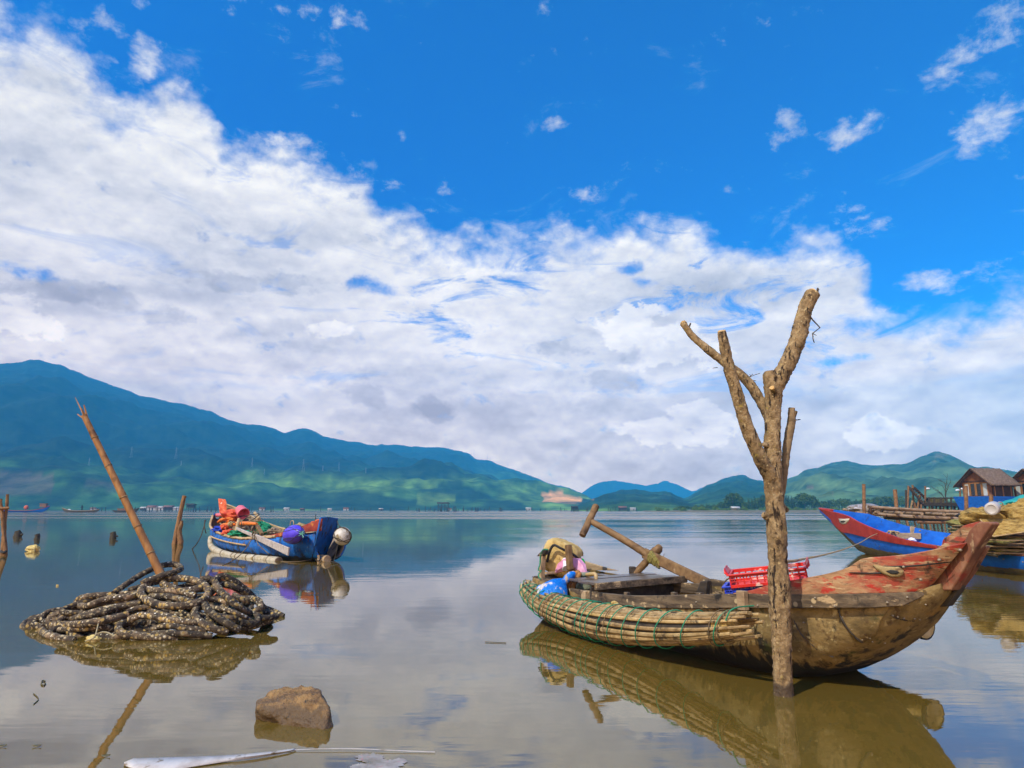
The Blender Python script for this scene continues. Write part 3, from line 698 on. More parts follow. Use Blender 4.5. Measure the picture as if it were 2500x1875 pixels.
mb = MB(); mb.prism([BF.world(1.9, .60, .02), BF.world(1.9, .60, .45), BF.world(1.9, -.62, .47), BF.world(1.9, -.62, .02)], BF.e, .03); mb.build('bulkhead', M_DARKW, boat)
for u in (2.5, 3.25, 3.6):
    for sg in (1, -1):
        mb = MB(); mb.plank(BF.world(u, sg * .56, .12), BF.world(u, sg * .545, interp(ST, u, 2 if sg > 0 else 3) + .06), .05, .05, up=BF.e); mb.build('rib', M_RAIL, boat, bevel=.005)
mb = MB(); mb.prism([BF.px(a, b, -.40) for a, b in [(1702, 1454), (1714, 1419), (1731, 1417), (1728, 1455)]], BF.n, .06); mb.build('knee', M_DARKW, boat, bevel=.008)
mb = MB(); mb.plank(BF.world(3.75, .58, .50), BF.world(3.75, -.58, .53), .14, .035); mb.build('thwart', M_RAIL, boat, bevel=.006)
mb = MB(); mb.prism([P3(1718, 1413, -.60), P3(1738, 1413, -.60), P3(1800, 1424, -.62), P3(1800, 1436, -.62), P3(1735, 1432, -.60), P3(1718, 1424, -.6)], BF.n, .05); mb.build('far_rail_block', M_RAIL, boat, bevel=.008)
# stern: transom, raised side board, corner posts and the deck they stand on
mb = MB(); mb.prism([BF.world(.31, .30, .16), BF.world(.29, .46, .43), BF.world(.29, -.46, .50), BF.world(.31, -.30, .16)], BF.e, .04); mb.build('transom', M_RAIL, boat, bevel=.006)
mb = MB(); mb.sheet([[BF.world(u, w * interp(ST, u, 1) * .93, .40) for w in np.linspace(-1, 1, 5)] for u in np.linspace(.32, .7, 6)]); mb.build('stern_deck', M_RAIL, boat, solid=.03)
mb = MB(); mb.prism([P3(1408, 1362, -.5), P3(1432, 1371, -.5), P3(1488, 1388, -.55), P3(1510, 1393, -.58), P3(1430, 1392, -.5), P3(1410, 1392, -.48)], BF.n, .04); mb.build('side_board', M_PALEW, boat, bevel=.006)
mb = MB(); mb.plank(P3(1322, 1425, .40), P3(1325, 1352, .40), .06, .075, up=BF.e); mb.build('stern_post', M_PALEW, boat, bevel=.008)
mb = MB(); mb.plank(P3(1392, 1392, .22), P3(1387, 1330, .22), .07, .08, up=BF.e); mb.build('stern_post', M_POLE, boat, bevel=.012)
mb = MB(); mb.plank(P3(1330, 1399, .38), P3(1436, 1397, -.30), .07, .03); mb.build('stern_beam', M_PALEW, boat, bevel=.005)
mb = MB(); mb.prism([P3(1313, 1358, .40), P3(1322, 1348, .40), P3(1330, 1341, .40), P3(1336, 1342, .40), P3(1334, 1353, .40), P3(1328, 1358, .40)], BF.n, .05); mb.build('post_cap', M_DARKW, boat, bevel=.01)
mb = MB()
mb.tube(smooth_line([P3(1338, 1342, 0.46), P3(1326, 1342, 0.46), P3(1319, 1358, 0.44), P3(1318, 1378, 0.46), P3(1314, 1392, 0.48), P3(1322, 1393, 0.47)], 16), .008, 6)
mb.tube(smooth_line([P3(1322, 1395, 0.47), P3(1315, 1402, 0.50), P3(1316, 1410, 0.50), P3(1321, 1413, 0.48)], 10), .008, 6)
mb.build('stern_rope', M_GROPE, boat)
mb = MB(); mb.tube([P3(1433, 1403, .3), P3(1452, 1401, .3), P3(1455, 1403, .3), P3(1456, 1424, .32)], [.024] * 4, 10); mb.build('bamboo_handle', M_CANE, boat)

# ------------------------------------------------------------------ bamboo float lashed along the near side
bc_px = [(1284, 1428, .78), (1298, 1450, .82), (1330, 1473, .87), (1380, 1495, .90), (1450, 1515, .93), (1530, 1528, .94), (1620, 1535, .94), (1720, 1534, .91), (1800, 1529, .88), (1848, 1525, .86)]
bc = smooth_line([P3(*p) for p in bc_px], 60)
Rb = np.interp(np.linspace(0, 1, 60), [0, .04, .16, .4, .55, .85, 1.0], [.070, .105, .135, .158, .158, .118, .090])
bfr = frames(bc)
flt = thing('bamboo_float', 'long float of split bamboo canes lashed with green rope along the near boat', 'float', (bc[30].x, bc[30].y, 0))
rnd = random.Random(5)
mb = MB(); mb.tube(bc[1:54], [r * .80 for r in Rb[1:54]], 14); mb.build('foam_core', M_DARKW, flt)  # foam coloured dark, as painted shade in the gaps between the canes
mb = MB(); mb.tube([bc[50], bc[54], bc[55] * .5 + bc[56] * .5], [Rb[54] * .81, Rb[55] * .81, Rb[56] * .80], 16); mb.build('foam_end', M_FOAM, flt)
NC = 21
for k in range(NC):
    a0 = 2 * math.pi * k / NC + rnd.uniform(-.06, .06); i0 = rnd.randint(0, 2); i1 = 59 - rnd.randint(0, 5); rc = rnd.uniform(.85, 1.15)
    pts = []; rad = []
    for i in range(i0, i1 + 1):
        x, y, t = bfr[i]; a = a0 + .18 * math.sin(i * .06 + k); rr_ = Rb[i] * (.94 + .03 * math.sin(i * .35 + k * 2.1))
        pts.append(bc[i] + (x * math.cos(a) + y * math.sin(a)) * rr_); rad.append(Rb[i] * .138 * rc * (1.10 if (i + k * 3) % 11 == 0 else 1.0))
    mb = MB(); mb.tube(pts, rad, 7); mb.build('cane', M_CANE if rnd.random() < .72 else M_CANE2, flt)
def ring(i, slant, m, r=.0055, name='lashing', R=1.18, dx=0.0):
    pts = []
    for k in range(26):
        a = 2 * math.pi * k / 26; j = i + slant * math.sin(a + dx); j0 = max(0, min(58, int(j))); f = j - j0; c = bc[j0].lerp(bc[j0 + 1], f); x, y, t = bfr[j0]
        pts.append(c + (x * math.cos(a) + y * math.sin(a)) * (Rb[j0] * R + .002))
    mb = MB(); mb.tube(pts, r, 5, closed=True); mb.build(name, m, flt)
for i, s in [(3, 1.0), (5, 1.4), (7.5, 1.2), (10, .8), (12.5, 1.5), (15.5, 1.2), (17, 1.6), (20, 1.0), (23, 1.3), (25.5, 1.0), (27, .8), (29.5, 1.3), (32, 1.2), (34.5, 1.5), (37.5, 1.2), (41, 1.1), (45, 1.2), (49, 1.3), (54, 1.2)]:
    ring(i, s, M_GROPE, dx=rnd.uniform(-.6, .6))
for i in (14.2, 14.8, 33.2, 53.2, 54.8): ring(i, .7, M_BROPE, .005, dx=rnd.uniform(-.6, .6))
for k in range(7):                                                 # net wrapped round the raised end
    pts = []
    for j in range(0, 34):
        a = 2 * math.pi * (k / 7 + j / 60); i = j * .36; j0 = int(i); c = bc[j0].lerp(bc[j0 + 1], i - j0); x, y, t = bfr[j0]; pts.append(c + (x * math.cos(a) + y * math.sin(a)) * (Rb[j0] * 1.2))
    mb = MB(); mb.tube(pts, .0035, 4); mb.build('net_cord', M_GROPE, flt)
mb = MB(); mb.tube(smooth_line([P3(1772, 1515, .99), P3(1782, 1492, .97), P3(1800, 1483, .90), P3(1815, 1481, .80), P3(1840, 1479, .70)], 20), .006, 6); mb.build('lashing', M_GROPE, flt)
mb = MB()
for (a, b) in [(1490, 1477), (1505, 1478), (1500, 1472), (1515, 1483)]: mb.ell(P3(a, b, .86), (.035, .03, .022), 8, 6, jit=.5, fr=3, seed=a)
tag(mb.build('foam_scrap', M_FOAM, loc=P3(1500, 1483, .86)), 'crumbled yellow foam scrap lying between float and boat rail', 'foam scrap')
# the float on the far side: only its cut end shows past the bow
ff = thing('foam_float', 'yellow foam float with black rim showing beyond the boat bow', 'float', BF.world(4.6, -1.0, 0))
c0, c1 = P3(2258, 1525, -.86), BF.world(3.0, -.98, .22)
mb = MB(); mb.tube([c0, c0.lerp(c1, .5), c1], .11, 16); mb.build('foam_core', M_FOAM, ff)
mb = MB(); mb.tube([c0 + BF.e * .01, c0 - BF.e * .03], .118, 18, cap=False); mb.build('rim', M_BLACK, ff, solid=.008)

# ------------------------------------------------------------------ the forked tree trunk standing in the water
M_BARK = mat('lichen_bark', [(.07, .044, .02), (.27, .175, .08), (.44, .31, .16)], scale=15, stretch=(1, 1, .6), rough=.9, bump=1.0, bscale=30, bdist=.03,
    layers=[((.50, .36, .17), 26, .57, .68), ((.05, .028, .012), 12, .57, .68), ((.028, .016, .008), 16, .56, .62, (2.2, 2.2, .35)), ((.30, .21, .05), 18, .60, .70), ((.09, .06, .035), 9, .42, .60, (1, 1, 1), (.03, .14))], vor=[((.52, .42, .22), 44, .26, .10)])
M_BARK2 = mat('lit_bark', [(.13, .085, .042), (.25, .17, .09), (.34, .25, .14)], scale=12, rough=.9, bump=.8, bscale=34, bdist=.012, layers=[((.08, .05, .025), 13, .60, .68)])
M_CUT = mat('fresh_cut_wood', [(.42, .22, .06), (.60, .38, .14), (.70, .50, .24)], scale=18, rough=.8, bump=.4)
M_TWIG = mat('dark_twig', [(.03, .02, .014), (.07, .045, .028)], scale=30, rough=.8, bump=.2)
TB = W(1913, 1697)
tree = thing('forked_tree', 'bare forked tree trunk with sawn limbs standing in water before the near boat', 'tree', TB)
def limb(px, name, m, Y0=TB.y, cut=True, n=80, jit=.13, seed=1, sides=22):
    P = [(D(u, v, Y0 + dy), w) for u, v, w, dy in px]; pts = smooth_line([p for p, w in P], n)
    dd = [0.0]
    for a, b in zip(P, P[1:]): dd.append(dd[-1] + (b[0] - a[0]).length)
    rad = [float(np.interp(dd[-1] * i / (n - 1), dd, [w * Y0 / FPX / 2 / 1.03 for p, w in P])) for i in range(n)]
    rnd = random.Random(seed); rings = []
    for i, (x, y, t) in enumerate(frames(pts)):
        ring_ = []
        for k in range(sides):
            a = 2 * math.pi * k / sides; d = x * math.cos(a) + y * math.sin(a)
            q = pts[i] + d * rad[i]
            r = rad[i] * (1 + .11 * mnoise.noise(q * 6.0 + Vector((seed, 0, 0))) + jit * mnoise.noise(q * 34) + .05 * mnoise.noise(q * 70) + .03 * rnd.uniform(-1, 1))
            ring_.append(pts[i] + d * r)
        rings.append(ring_)
    mb = MB(); mb.loft(rings, True, True); o = mb.build(name, m, tree)
    if cut:
        x, y, t = frames(pts)[-1]; mb = MB(); r = rad[-1] * .93; rr = random.Random(seed + 3)
        mb.loft([[pts[-1] - t * .01 + (x * math.cos(a) + y * math.sin(a)) * r for a in (2 * math.pi * k / 14 for k in range(14))],
                 [pts[-1] + t * rr.uniform(.004, .018) + (x * math.cos(a) + y * math.sin(a)) * r * .93 for a in (2 * math.pi * k / 14 for k in range(14))]], True, True)
        mb.build('cut_end', M_CUT, o)
    return o
limb([(1914, 1760, 52, 0), (1914, 1700, 46, 0), (1911, 1640, 42, 0), (1908, 1560, 46, 0), (1904, 1500, 50, 0), (1903, 1440, 52, 0), (1899, 1370, 45, 0), (1896, 1300, 48, 0), (1892, 1240, 46, 0), (1888, 1180, 45, 0), (1886, 1120, 41, 0), (1886, 1060, 39, 0), (1887, 1000, 40, 0), (1888, 955, 44, 0), (1882, 920, 40, 0), (1880, 906, 26, 0)],
     'trunk', M_BARK, cut=False, n=170, seed=2, sides=26)
limb([(1888, 960, 34, 0), (1902, 925, 44, 0), (1921, 890, 41, 0), (1943, 842, 40, .01), (1957, 792, 40, .02), (1969, 748, 37, .03), (1984, 716, 37, .04)], 'limb', M_BARK, seed=4)
limb([(1890, 1190, 34, 0), (1880, 1160, 38, -.02), (1856, 1118, 36, -.05), (1833, 1066, 33, -.07), (1814, 1012, 31, -.09), (1799, 960, 30, -.1), (1785, 915, 29, -.1), (1776, 880, 27, -.1), (1768, 846, 27, -.1), (1762, 811, 23, -.1)], 'limb', M_BARK, seed=6, n=60)
limb([(1886, 1045, 26, .02), (1874, 1010, 30, .05), (1856, 978, 26, .09), (1832, 940, 26, .13), (1802, 910, 25, .16), (1762, 880, 22, .19), (1722, 848, 21, .22), (1692, 822, 18, .24), (1677, 803, 16, .25), (1668, 789, 18, .26)], 'limb', M_BARK, seed=8, n=60)
limb([(1905, 1225, 16, .05), (1914, 1160, 18, .06), (1920, 1100, 21, .06), (1927, 1055, 21, .06), (1932, 1030, 20, .06), (1933, 996, 16, .06)], 'limb', M_BARK2, seed=9, cut=False)
for a in [[(1891, 955, 14, -.06), (1886, 948, 15, -.08)], [(1884, 1090, 15, -.02), (1868, 1086, 14, -.04), (1862, 1085, 9, -.05)], [(1872, 1262, 18, -.02), (1863, 1256, 13, -.03)], [(1912, 1238, 14, .0), (1921, 1246, 13, .02)],
          [(1966, 812, 9, 0), (1974, 811, 8, 0)], [(1937, 1020, 10, .05), (1944, 1004, 8, .05)]]: limb(a, 'branch_stub', M_BARK, n=6, seed=int(a[0][0]), sides=10, cut=a[0][0] == 1891)
def twig(px, r, dy=0.0):
    mb = MB(); mb.tube([D(u, v, TB.y + dy) for u, v in px], [r * (1 - .5 * i / len(px)) for i in range(len(px))], 6); mb.build('twig', M_TWIG, tree)
twig([(1979, 774), (1984, 781), (2002, 800), (1984, 814), (1985, 828), (1988, 837)], .006); twig([(1984, 814), (1993, 819)], .003)
for q in [[(1824, 924), (1840, 916), (1856, 911)], [(1824, 925), (1838, 913)], [(1824, 926), (1846, 930)], [(1822, 925), (1834, 918), (1830, 914)]]: twig(q, .003, .13)
twig([(1752, 897), (1740, 899)], .003, .15); twig([(1940, 1026), (1954, 1024)], .005, .06); twig([(1683, 797), (1686, 789)], .008, .25); twig([(1664, 791), (1664, 786)], .006, .25); twig([(1716, 838), (1714, 832)], .005, .22)
twig([(1995, 713), (1997, 704), (1999, 708)], .010, .04); twig([(1838, 940), (1839, 935)], .006, .1); twig([(1751, 868), (1757, 862)], .003, .18)

# ------------------------------------------------------------------ gear lying in the near boat
M_BLUEB = mat('blue_white_plastic', [(.0, .13, .52), (.005, .19, .66), (.01, .23, .74)], scale=4, rough=.5, bump=.8, bscale=12, bdist=.04, layers=[((.62, .58, .58), 5, .54, .585, (1.3, 1.3, .4)), ((.42, .30, .22), 6, .60, .66, (1, 1, .5))])
M_PINKB = mat('pink_plastic', [(.50, .16, .30), (.66, .28, .44), (.74, .40, .54)], scale=6, rough=.35, bump=.6, bscale=12, bdist=.03)
M_WHITEB = mat('thin_white_plastic', [(.60, .58, .64), (.78, .77, .82)], scale=8, rough=.35, bump=.5, bscale=12, bdist=.02)
M_CLOTH = mat('brown_cloth', [(.20, .08, .018), (.36, .16, .04), (.44, .22, .07)], scale=9, stretch=(2, 2, .5), rough=.9, bump=.6, bscale=20)
M_GREYG = mat('grey_green_canvas', [(.10, .12, .08), (.20, .22, .15), (.27, .28, .20)], scale=16, rough=.85, bump=.4, bscale=40)
M_GREENP = mat('green_bottle_plastic', [(.01, .30, .02), (.02, .46, .05)], scale=6, rough=.18, bump=0, coat=.3)
M_CAP = mat('pale_cap', [(.62, .58, .58), (.78, .75, .74)], scale=10, rough=.4, bump=0)
M_REDC = mat('red_crate_plastic', [(.50, .012, .012), (.66, .025, .018), (.72, .05, .03)], scale=10, rough=.4, bump=.15, layers=[((.78, .52, .42), 7, .60, .66), ((.30, .01, .01), 12, .62, .72)])
M_BLUEC = mat('blue_crate_plastic', [(.012, .04, .48), (.02, .07, .62)], scale=9, rough=.4, bump=.15, layers=[((.55, .02, .02), 12, .60, .64)])
def blob(pts, rad, seg=18, jit=.16, fr=2.6, seed=0):
    mb = MB(); mb.tube(pts, rad, seg, jit=.0)
    out = []
    for i, p in enumerate(mb.v):
        p = Vector(p); c = pts[min(i // seg, len(pts) - 1)]; d = p - c
        out.append(tuple(c + d * (1 + jit * mnoise.noise(p * fr * 4 + Vector((seed, 3, seed))) + jit * .5 * math.sin(math.atan2(d.y + d.x, d.z) * 5 + seed))))
    mb.v = out; return mb
Y1 = 9.15
# foam barrel strapped with black rubber
q = [D(1356, 1400, 9.58), D(1362, 1376, 9.58), D(1368, 1352, 9.58), D(1377, 1333, 9.58), D(1380, 1324, 9.58)]
fb = thing('foam_block', 'big tan foam block bound with black straps on the stern', 'foam block', D(1368, 1402, 9.53))
mb = MB()
FC = D(1371, 1362, 9.51); R = Matrix.Rotation(math.radians(-28), 3, 'Z') @ Matrix.Rotation(math.radians(22), 3, 'Y')
mb.ell(FC, (.255, .20, .225), 32, 22, R, jit=.06, fr=2.2, seed=3.0)
v = []
for p in mb.v:                                            # squarer than an egg
    d = R.transposed() @ (Vector(p) - FC); k = Vector((d.x / .255, d.y / .20, d.z / .225)); l = k.length; n4 = (abs(k.x) ** 4 + abs(k.y) ** 4 + abs(k.z) ** 4) ** .25
    v.append(tuple(FC + R @ (d * (l / max(n4, 1e-6)) / max(l, .5) * 1.0)))
mb.v = v; mb.build('foam', M_FOAM, fb, sub=1, disp=(.022, .05))
def strap(pts, r, m, name, parent, flat=.4): mb = MB(); mb.tube(smooth_line(pts, 20), r, 6, flat=flat); return mb.build(name, m, parent)
strap([D(1336, 1372, 9.35), D(1342, 1346, 9.29), D(1352, 1331, 9.26), D(1368, 1338, 9.21), D(1384, 1346, 9.23), D(1400, 1354, 9.25), D(1411, 1364, 9.31)], .018, M_BLACK, 'strap', fb, 1)
strap([D(1388, 1331, 9.23), D(1386, 1345, 9.21)], .02, M_BLACK, 'strap', fb, 1)
# bags
bag = thing('plastic_bag', 'knotted blue and white plastic bag hanging over the near boat rail', 'bag', D(1352, 1489, 8.48))
blob([D(1381, 1419, 8.53), D(1373, 1423, 8.48), D(1362, 1432, 8.43), D(1353, 1446, 8.38), D(1347, 1462, 8.36), D(1350, 1475, 8.34), D(1357, 1485, 8.34), D(1360, 1490, 8.36)], [.03, .06, .125, .175, .185, .155, .09, .02], jit=.14, seed=2).build('bag_body', M_BLUEB, bag)
blob([D(1377, 1422, 8.46), D(1385, 1413, 8.48), D(1396, 1405, 8.53), D(1401, 1399, 8.56)], [.035, .045, .05, .03], 10, seed=5).build('knot', M_BLUEB, bag)
blob([D(1326, 1441, 8.40), D(1318, 1436, 8.46), D(1314, 1431, 8.48)], [.06, .05, .01], 10, seed=9).build('bag_corner', M_BLUEB, bag)
pb = thing('plastic_bag', 'pink plastic bag crumpled between foam block and blue bag', 'bag', D(1400, 1400, 9.2))
blob([D(1358, 1396, 9.35), D(1368, 1386, 9.3), D(1382, 1378, 9.28), D(1396, 1374, 9.25), D(1410, 1377, 9.2), D(1420, 1388, 9.15), D(1430, 1402, 9.1)], [.02, .06, .075, .07, .075, .065, .02], 14, jit=.22, seed=4).build('bag_body', M_PINKB, pb)
blob([D(1382, 1388, 9.22), D(1380, 1372, 9.3), D(1381, 1360, 9.34), D(1384, 1353, 9.36)], [.05, .06, .045, .012], 12, jit=.2, seed=6).build('bag_top', M_WHITEB, pb)
cl = thing('cloth', 'rusty brown cloth bundle draped from the stern beside blue bag', 'cloth', D(1392, 1450, 8.72))
blob([D(1413, 1396, 8.72), D(1402, 1404, 8.67), D(1393, 1418, 8.62), D(1388, 1432, 8.60), D(1385, 1444, 8.58), D(1388, 1452, 8.58)], [.03, .05, .06, .055, .05, .025], 14, jit=.25, seed=7).build('cloth_fold', M_CLOTH, cl)
blob([D(1416, 1400, 8.67), D(1408, 1412, 8.62), D(1400, 1428, 8.58), D(1392, 1446, 8.56)], [.025, .035, .035, .025], 12, jit=.25, seed=8).build('cloth_fold', M_CLOTH, cl)
blob([D(1436, 1405, 8.67), D(1444, 1420, 8.62), D(1450, 1436, 8.57), D(1453, 1447, 8.55)], [.012, .016, .018, .022], 8, jit=.15, seed=2).build('cloth_strip', M_CLOTH, cl)
cb = thing('canvas_bag', 'grey green canvas pouch leaning on the near boat rail', 'bag', D(1426, 1442, 8.72))
mb = MB(); mb.loft([[D(1426, v, 8.72) + Vector((math.cos(a) * w, math.sin(a) * w * .7 , 0)) for a in (2 * math.pi * k / 16 for k in range(16))] for v, w in [(1442, .105), (1436, .108), (1420, .085), (1408, .060), (1405, .055)]], True, True)
mb.build('pouch', M_GREYG, cb, sub=1); mb = MB(); mb.loft([[D(1425, v, 8.72) + Vector((math.cos(a) * w, math.sin(a) * w * .8, 0)) for a in (2 * math.pi * k / 16 for k in range(16))] for v, w in [(1408, .066), (1403, .066), (1399, .055), (1397, .04)]], True, True); mb.build('collar', M_GREYG, cb, sub=1)
bt = thing('bottle', 'green plastic bottle with pale cap on the stern of near boat', 'bottle', D(1420, 1394, 9.4))
mb = MB(); mb.loft([[D(1420, v, 9.4) + Vector((math.cos(a) * w, math.sin(a) * w, 0)) for a in (2 * math.pi * k / 18 for k in range(18))] for v, w in [(1396, .046), (1392, .05), (1376, .05), (1371, .047), (1366, .030), (1363, .019)]], True, True); mb.build('bottle_body', M_GREENP, bt)
mb = MB(); mb.loft([[D(1419.5, v, 9.4) + Vector((math.cos(a) * w, math.sin(a) * w, 0)) for a in (2 * math.pi * k / 14 for k in range(14))] for v, w in [(1364, .021), (1359, .021), (1358, .018)]], True, True); mb.build('cap', M_CAP, bt)
# long T-handled oar on a lashed post
oar = thing('steering_oar', 'long wooden oar with T handle lashed to a post on the near boat', 'oar', D(1611, 1376, 8.75))
h0, h1 = D(1456, 1234, 9.5), D(1421, 1308, 9.3)
A, B, C_ = D(1438, 1270, 9.42), D(1612, 1374, 8.80), D(1738, 1430, 8.05)
mb = MB(); mb.tube(smooth_line([h0, h0.lerp(h1, .5), h1], 14), [.040, .046, .047, .046, .045, .047, .048, .046, .045, .046, .047, .046, .045, .042], 12, jit=.05); mb.build('handle', M_POLE, oar)
mb = MB(); mb.tube(smooth_line([A, A.lerp(B, .5) + Vector((0, 0, .015)), B], 30), [.040 + .012 * i / 29 for i in range(30)], 12, jit=.04, seed=3); mb.build('shaft', M_POLE, oar)
mb = MB(); mb.plank(B - (B - A).normalized() * .25, C_, .05, .13, up=(.4, -.4, .8), h2=.12); mb.build('blade', M_POLE, oar, bevel=.015)
ps = thing('oar_post', 'crooked wooden post holding the steering oar on near boat', 'post', D(1553, 1398, 8.95))
mb = MB(); mb.tube(smooth_line([D(1551, 1400, 8.95), D(1572, 1378, 8.9), D(1592, 1354, 8.87), D(1606, 1342, 8.85), D(1611, 1334, 8.85), D(1613, 1332, 8.85)], 20), [.05, .048, .046, .045, .045, .045, .045, .046, .046, .047, .047, .048, .05, .055, .058, .06, .058, .055, .045, .03], 12, jit=.08, seed=4); mb.build('post', M_POLE, ps)
mb = MB()
fr_ = (B - A).normalized()
lash = [D(1600, 1366, 8.79) - fr_ * .08 + fr_ * (.17 * k / 60) + (Vector((.55, .2, .8)).normalized() * math.cos(k * .9) + fr_.cross(Vector((.55, .2, .8))).normalized() * math.sin(k * .9)) * (.068 + .004 * (k % 3)) for k in range(61)]
mb.tube(lash, .011, 5); mb.build('lashing', mat('yellow_green_rope', [(.16, .14, .03), (.30, .25, .07)], scale=50, rough=.85, bump=.5), ps)
mb = MB(); mb.tube(smooth_line([D(1603, 1375, 8.7), D(1601, 1384, 8.7), D(1607, 1386, 8.7), D(1612, 1380, 8.7), D(1622, 1352, 8.75)], 16), .004, 5); mb.build('rope_end', M_BROPE, ps)
mb = MB(); mb.box(D(1544, 1393, 8.95), (.08, .08, .10)); tag(mb.build('wooden_block', M_DARKW, loc=D(1544, 1397, 8.95), bevel=.012), 'small dark wooden block beside oar post on boat deck', 'block')
# stacked crates
def crate(c, ax, L_, Wd, Ht, m, label, lean=(0, 0), handles=True, n=13):
    rz = math.atan2(ax[1], ax[0]); o = thing('crate', label, 'crate', c, rz, 'plastic crates stacked in the near boat')
    o.rotation_euler = (lean[0], lean[1], rz)
    def B_(name, f, mm=m, bev=.003):
        mb = MB(); f(mb); return mb.build(name, mm, o, world=False, bevel=bev)
    t = .012; hl, hw = L_ / 2, Wd / 2
    def wall(mb, a, b, inw):
        a, b = Vector(a), Vector(b); d = (b - a); l = d.length; d.normalize(); k = max(2, int(l / .058))
        for i in range(k + 1):
            p = a + d * (l * i / k); mb.box((p.x, p.y, Ht / 2), (.014, t, Ht) if abs(d.x) > .5 else (t, .014, Ht))
        for z, h in ((.014, .028), (Ht * .46, .008), (Ht * .66, .007), (Ht - .012, .026)):
            p = (a + b) / 2; mb.box((p.x, p.y, z), (l, t * 1.25, h) if abs(d.x) > .5 else (t * 1.25, l, h))
    B_('side_wall', lambda mb: wall(mb, (-hl, -hw, 0), (hl, -hw, 0), 0)); B_('side_wall', lambda mb: wall(mb, (-hl, hw, 0), (hl, hw, 0), 0))
    B_('end_wall', lambda mb: wall(mb, (-hl, -hw, 0), (-hl, hw, 0), 0)); B_('end_wall', lambda mb: wall(mb, (hl, -hw, 0), (hl, hw, 0), 0))
    B_('bottom', lambda mb: [mb.box((0, -hw + Wd * (i + .5) / 8, .008), (L_, Wd / 12, .012)) for i in range(8)] + [mb.box((-hl + L_ * (i + .5) / 9, 0, .008), (L_ / 18, Wd, .0125)) for i in range(9)])
    def rim(mb):
        for s in (-1, 1): mb.box((0, s * (hw + .008), Ht), (L_ + .05, .034, .012)); mb.box((s * (hl + .008), 0, Ht), (.034, Wd + .02, .0125))
    B_('rim', rim)
    if handles:
        for s in (-1, 1):
            mb = MB(); mb.sheet([[(s * (hl + .008 + .03 * math.sin(a * 1.2)), y, Ht + (.055 if abs(y) < hw * .8 else .02) * math.sin(a)) for a in np.linspace(0, 1.6, 6)] for y in np.linspace(-hw, hw, 9)])
            mb.build('handle', m, o, world=False, solid=.010)
    return o
cax = (.93, -.36)
crate(D(1872, 1447, 6.55), cax, .68, .40, .10, M_BLUEC, 'lower blue and red crate under the bright red crate', lean=(.0, -.13), handles=False)
crate(D(1879, 1421, 6.5), cax, .64, .42, .115, M_REDC, 'bright red slatted crate on top, behind the forked tree', lean=(.03, -.13))
mb = MB(); mb.tube(smooth_line([D(1763, 1452, 6.9), D(1765, 1430, 6.85), D(1772, 1417, 6.8), D(1780, 1412, 6.78)], 14), .008, 6); mb.tube(smooth_line([D(1748, 1452, 6.95), D(1758, 1445, 6.9), D(1768, 1450, 6.85), D(1760, 1455, 6.85), D(1752, 1448, 6.9)], 16), .012, 6)
tag(mb.build('rope_coil', M_BROPE, loc=D(1760, 1455, 6.9)), 'small coil of old rope beside the stacked crates', 'rope')

# ------------------------------------------------------------------ the blue boat on the left
M_BLUEP = mat('worn_blue_paint', [(.004, .055, .22), (.006, .11, .42), (.02, .19, .58)], scale=3.5, stretch=(1, 1, 1.4), rough=.6, bump=.4, bscale=12, bdist=.02,
    layers=[((.02, .03, .045), 4.5, .53, .64, (1, 1, .35)), ((.12, .07, .035), 8, .58, .66, (1, 1, .5)), ((.16, .24, .34), 10, .60, .68), ((.012, .012, .012), 3, .46, .60, (1, 1, .6), (.02, .24))])
M_SHADEBLUE = mat('shaded_blue_paint', [(.006, .055, .19), (.008, .10, .36), (.012, .14, .46)], scale=5, rough=.6, bump=.4, bscale=16, layers=[((.012, .013, .02), 6, .53, .64, (1, 1, .4)), ((.09, .06, .035), 9, .60, .68, (1, 1, .4)), ((.016, .014, .012), 3, .44, .58, (1, 1, 1), (.02, .35))])  # the hull's blue made darker: the transom's shade is put into the colour
M_RUSTR = mat('rusty_red_paint', [(.16, .022, .014), (.28, .035, .018), (.36, .08, .03)], scale=6, rough=.75, bump=.4, bscale=20, layers=[((.46, .16, .03), 5, .58, .66), ((.60, .36, .22), 11, .66, .72)])
M_ORED = mat('flaking_orange_red', [(.42, .05, .02), (.60, .10, .03), (.66, .30, .16)], scale=9, rough=.75, bump=.4, bscale=30, layers=[((.72, .58, .44), 8, .60, .66)])
M_GUNW = mat('pale_gunwale', [(.28, .17, .07), (.44, .30, .15), (.52, .40, .24)], scale=7, rough=.8, bump=.4, layers=[((.40, .22, .06), 6, .58, .68)])
M_INSIDE = mat('boat_inside_wood', [(.13, .09, .055), (.24, .17, .105), (.32, .24, .16)], scale=5, rough=.8, bump=.4, layers=[((.06, .04, .025), 5, .56, .68)])
M_ORANGE = mat('orange_float', [(.62, .13, .015), (.76, .22, .025)], scale=8, rough=.5, bump=.15)
M_PINK = mat('pink_plastic_basket', [(.62, .10, .14), (.74, .17, .21)], scale=6, rough=.45, bump=.1)
M_GNET = mat('green_net', [(.004, .10, .05), (.01, .22, .10), (.02, .30, .14)], scale=30, rough=.85, bump=.9, bscale=45, bdist=.02)
M_REDN = mat('red_orange_net', [(.45, .03, .015), (.66, .08, .03), (.70, .24, .06)], scale=18, rough=.8, bump=.9, bscale=35, bdist=.02)
M_BLUEN = mat('blue_cloth', [(.01, .03, .30), (.015, .05, .45)], scale=12, rough=.8, bump=.6)
M_PURPLE = mat('violet_buoy', [(.05, .03, .42), (.08, .045, .58), (.10, .06, .64)], scale=5, rough=.4, bump=.15)
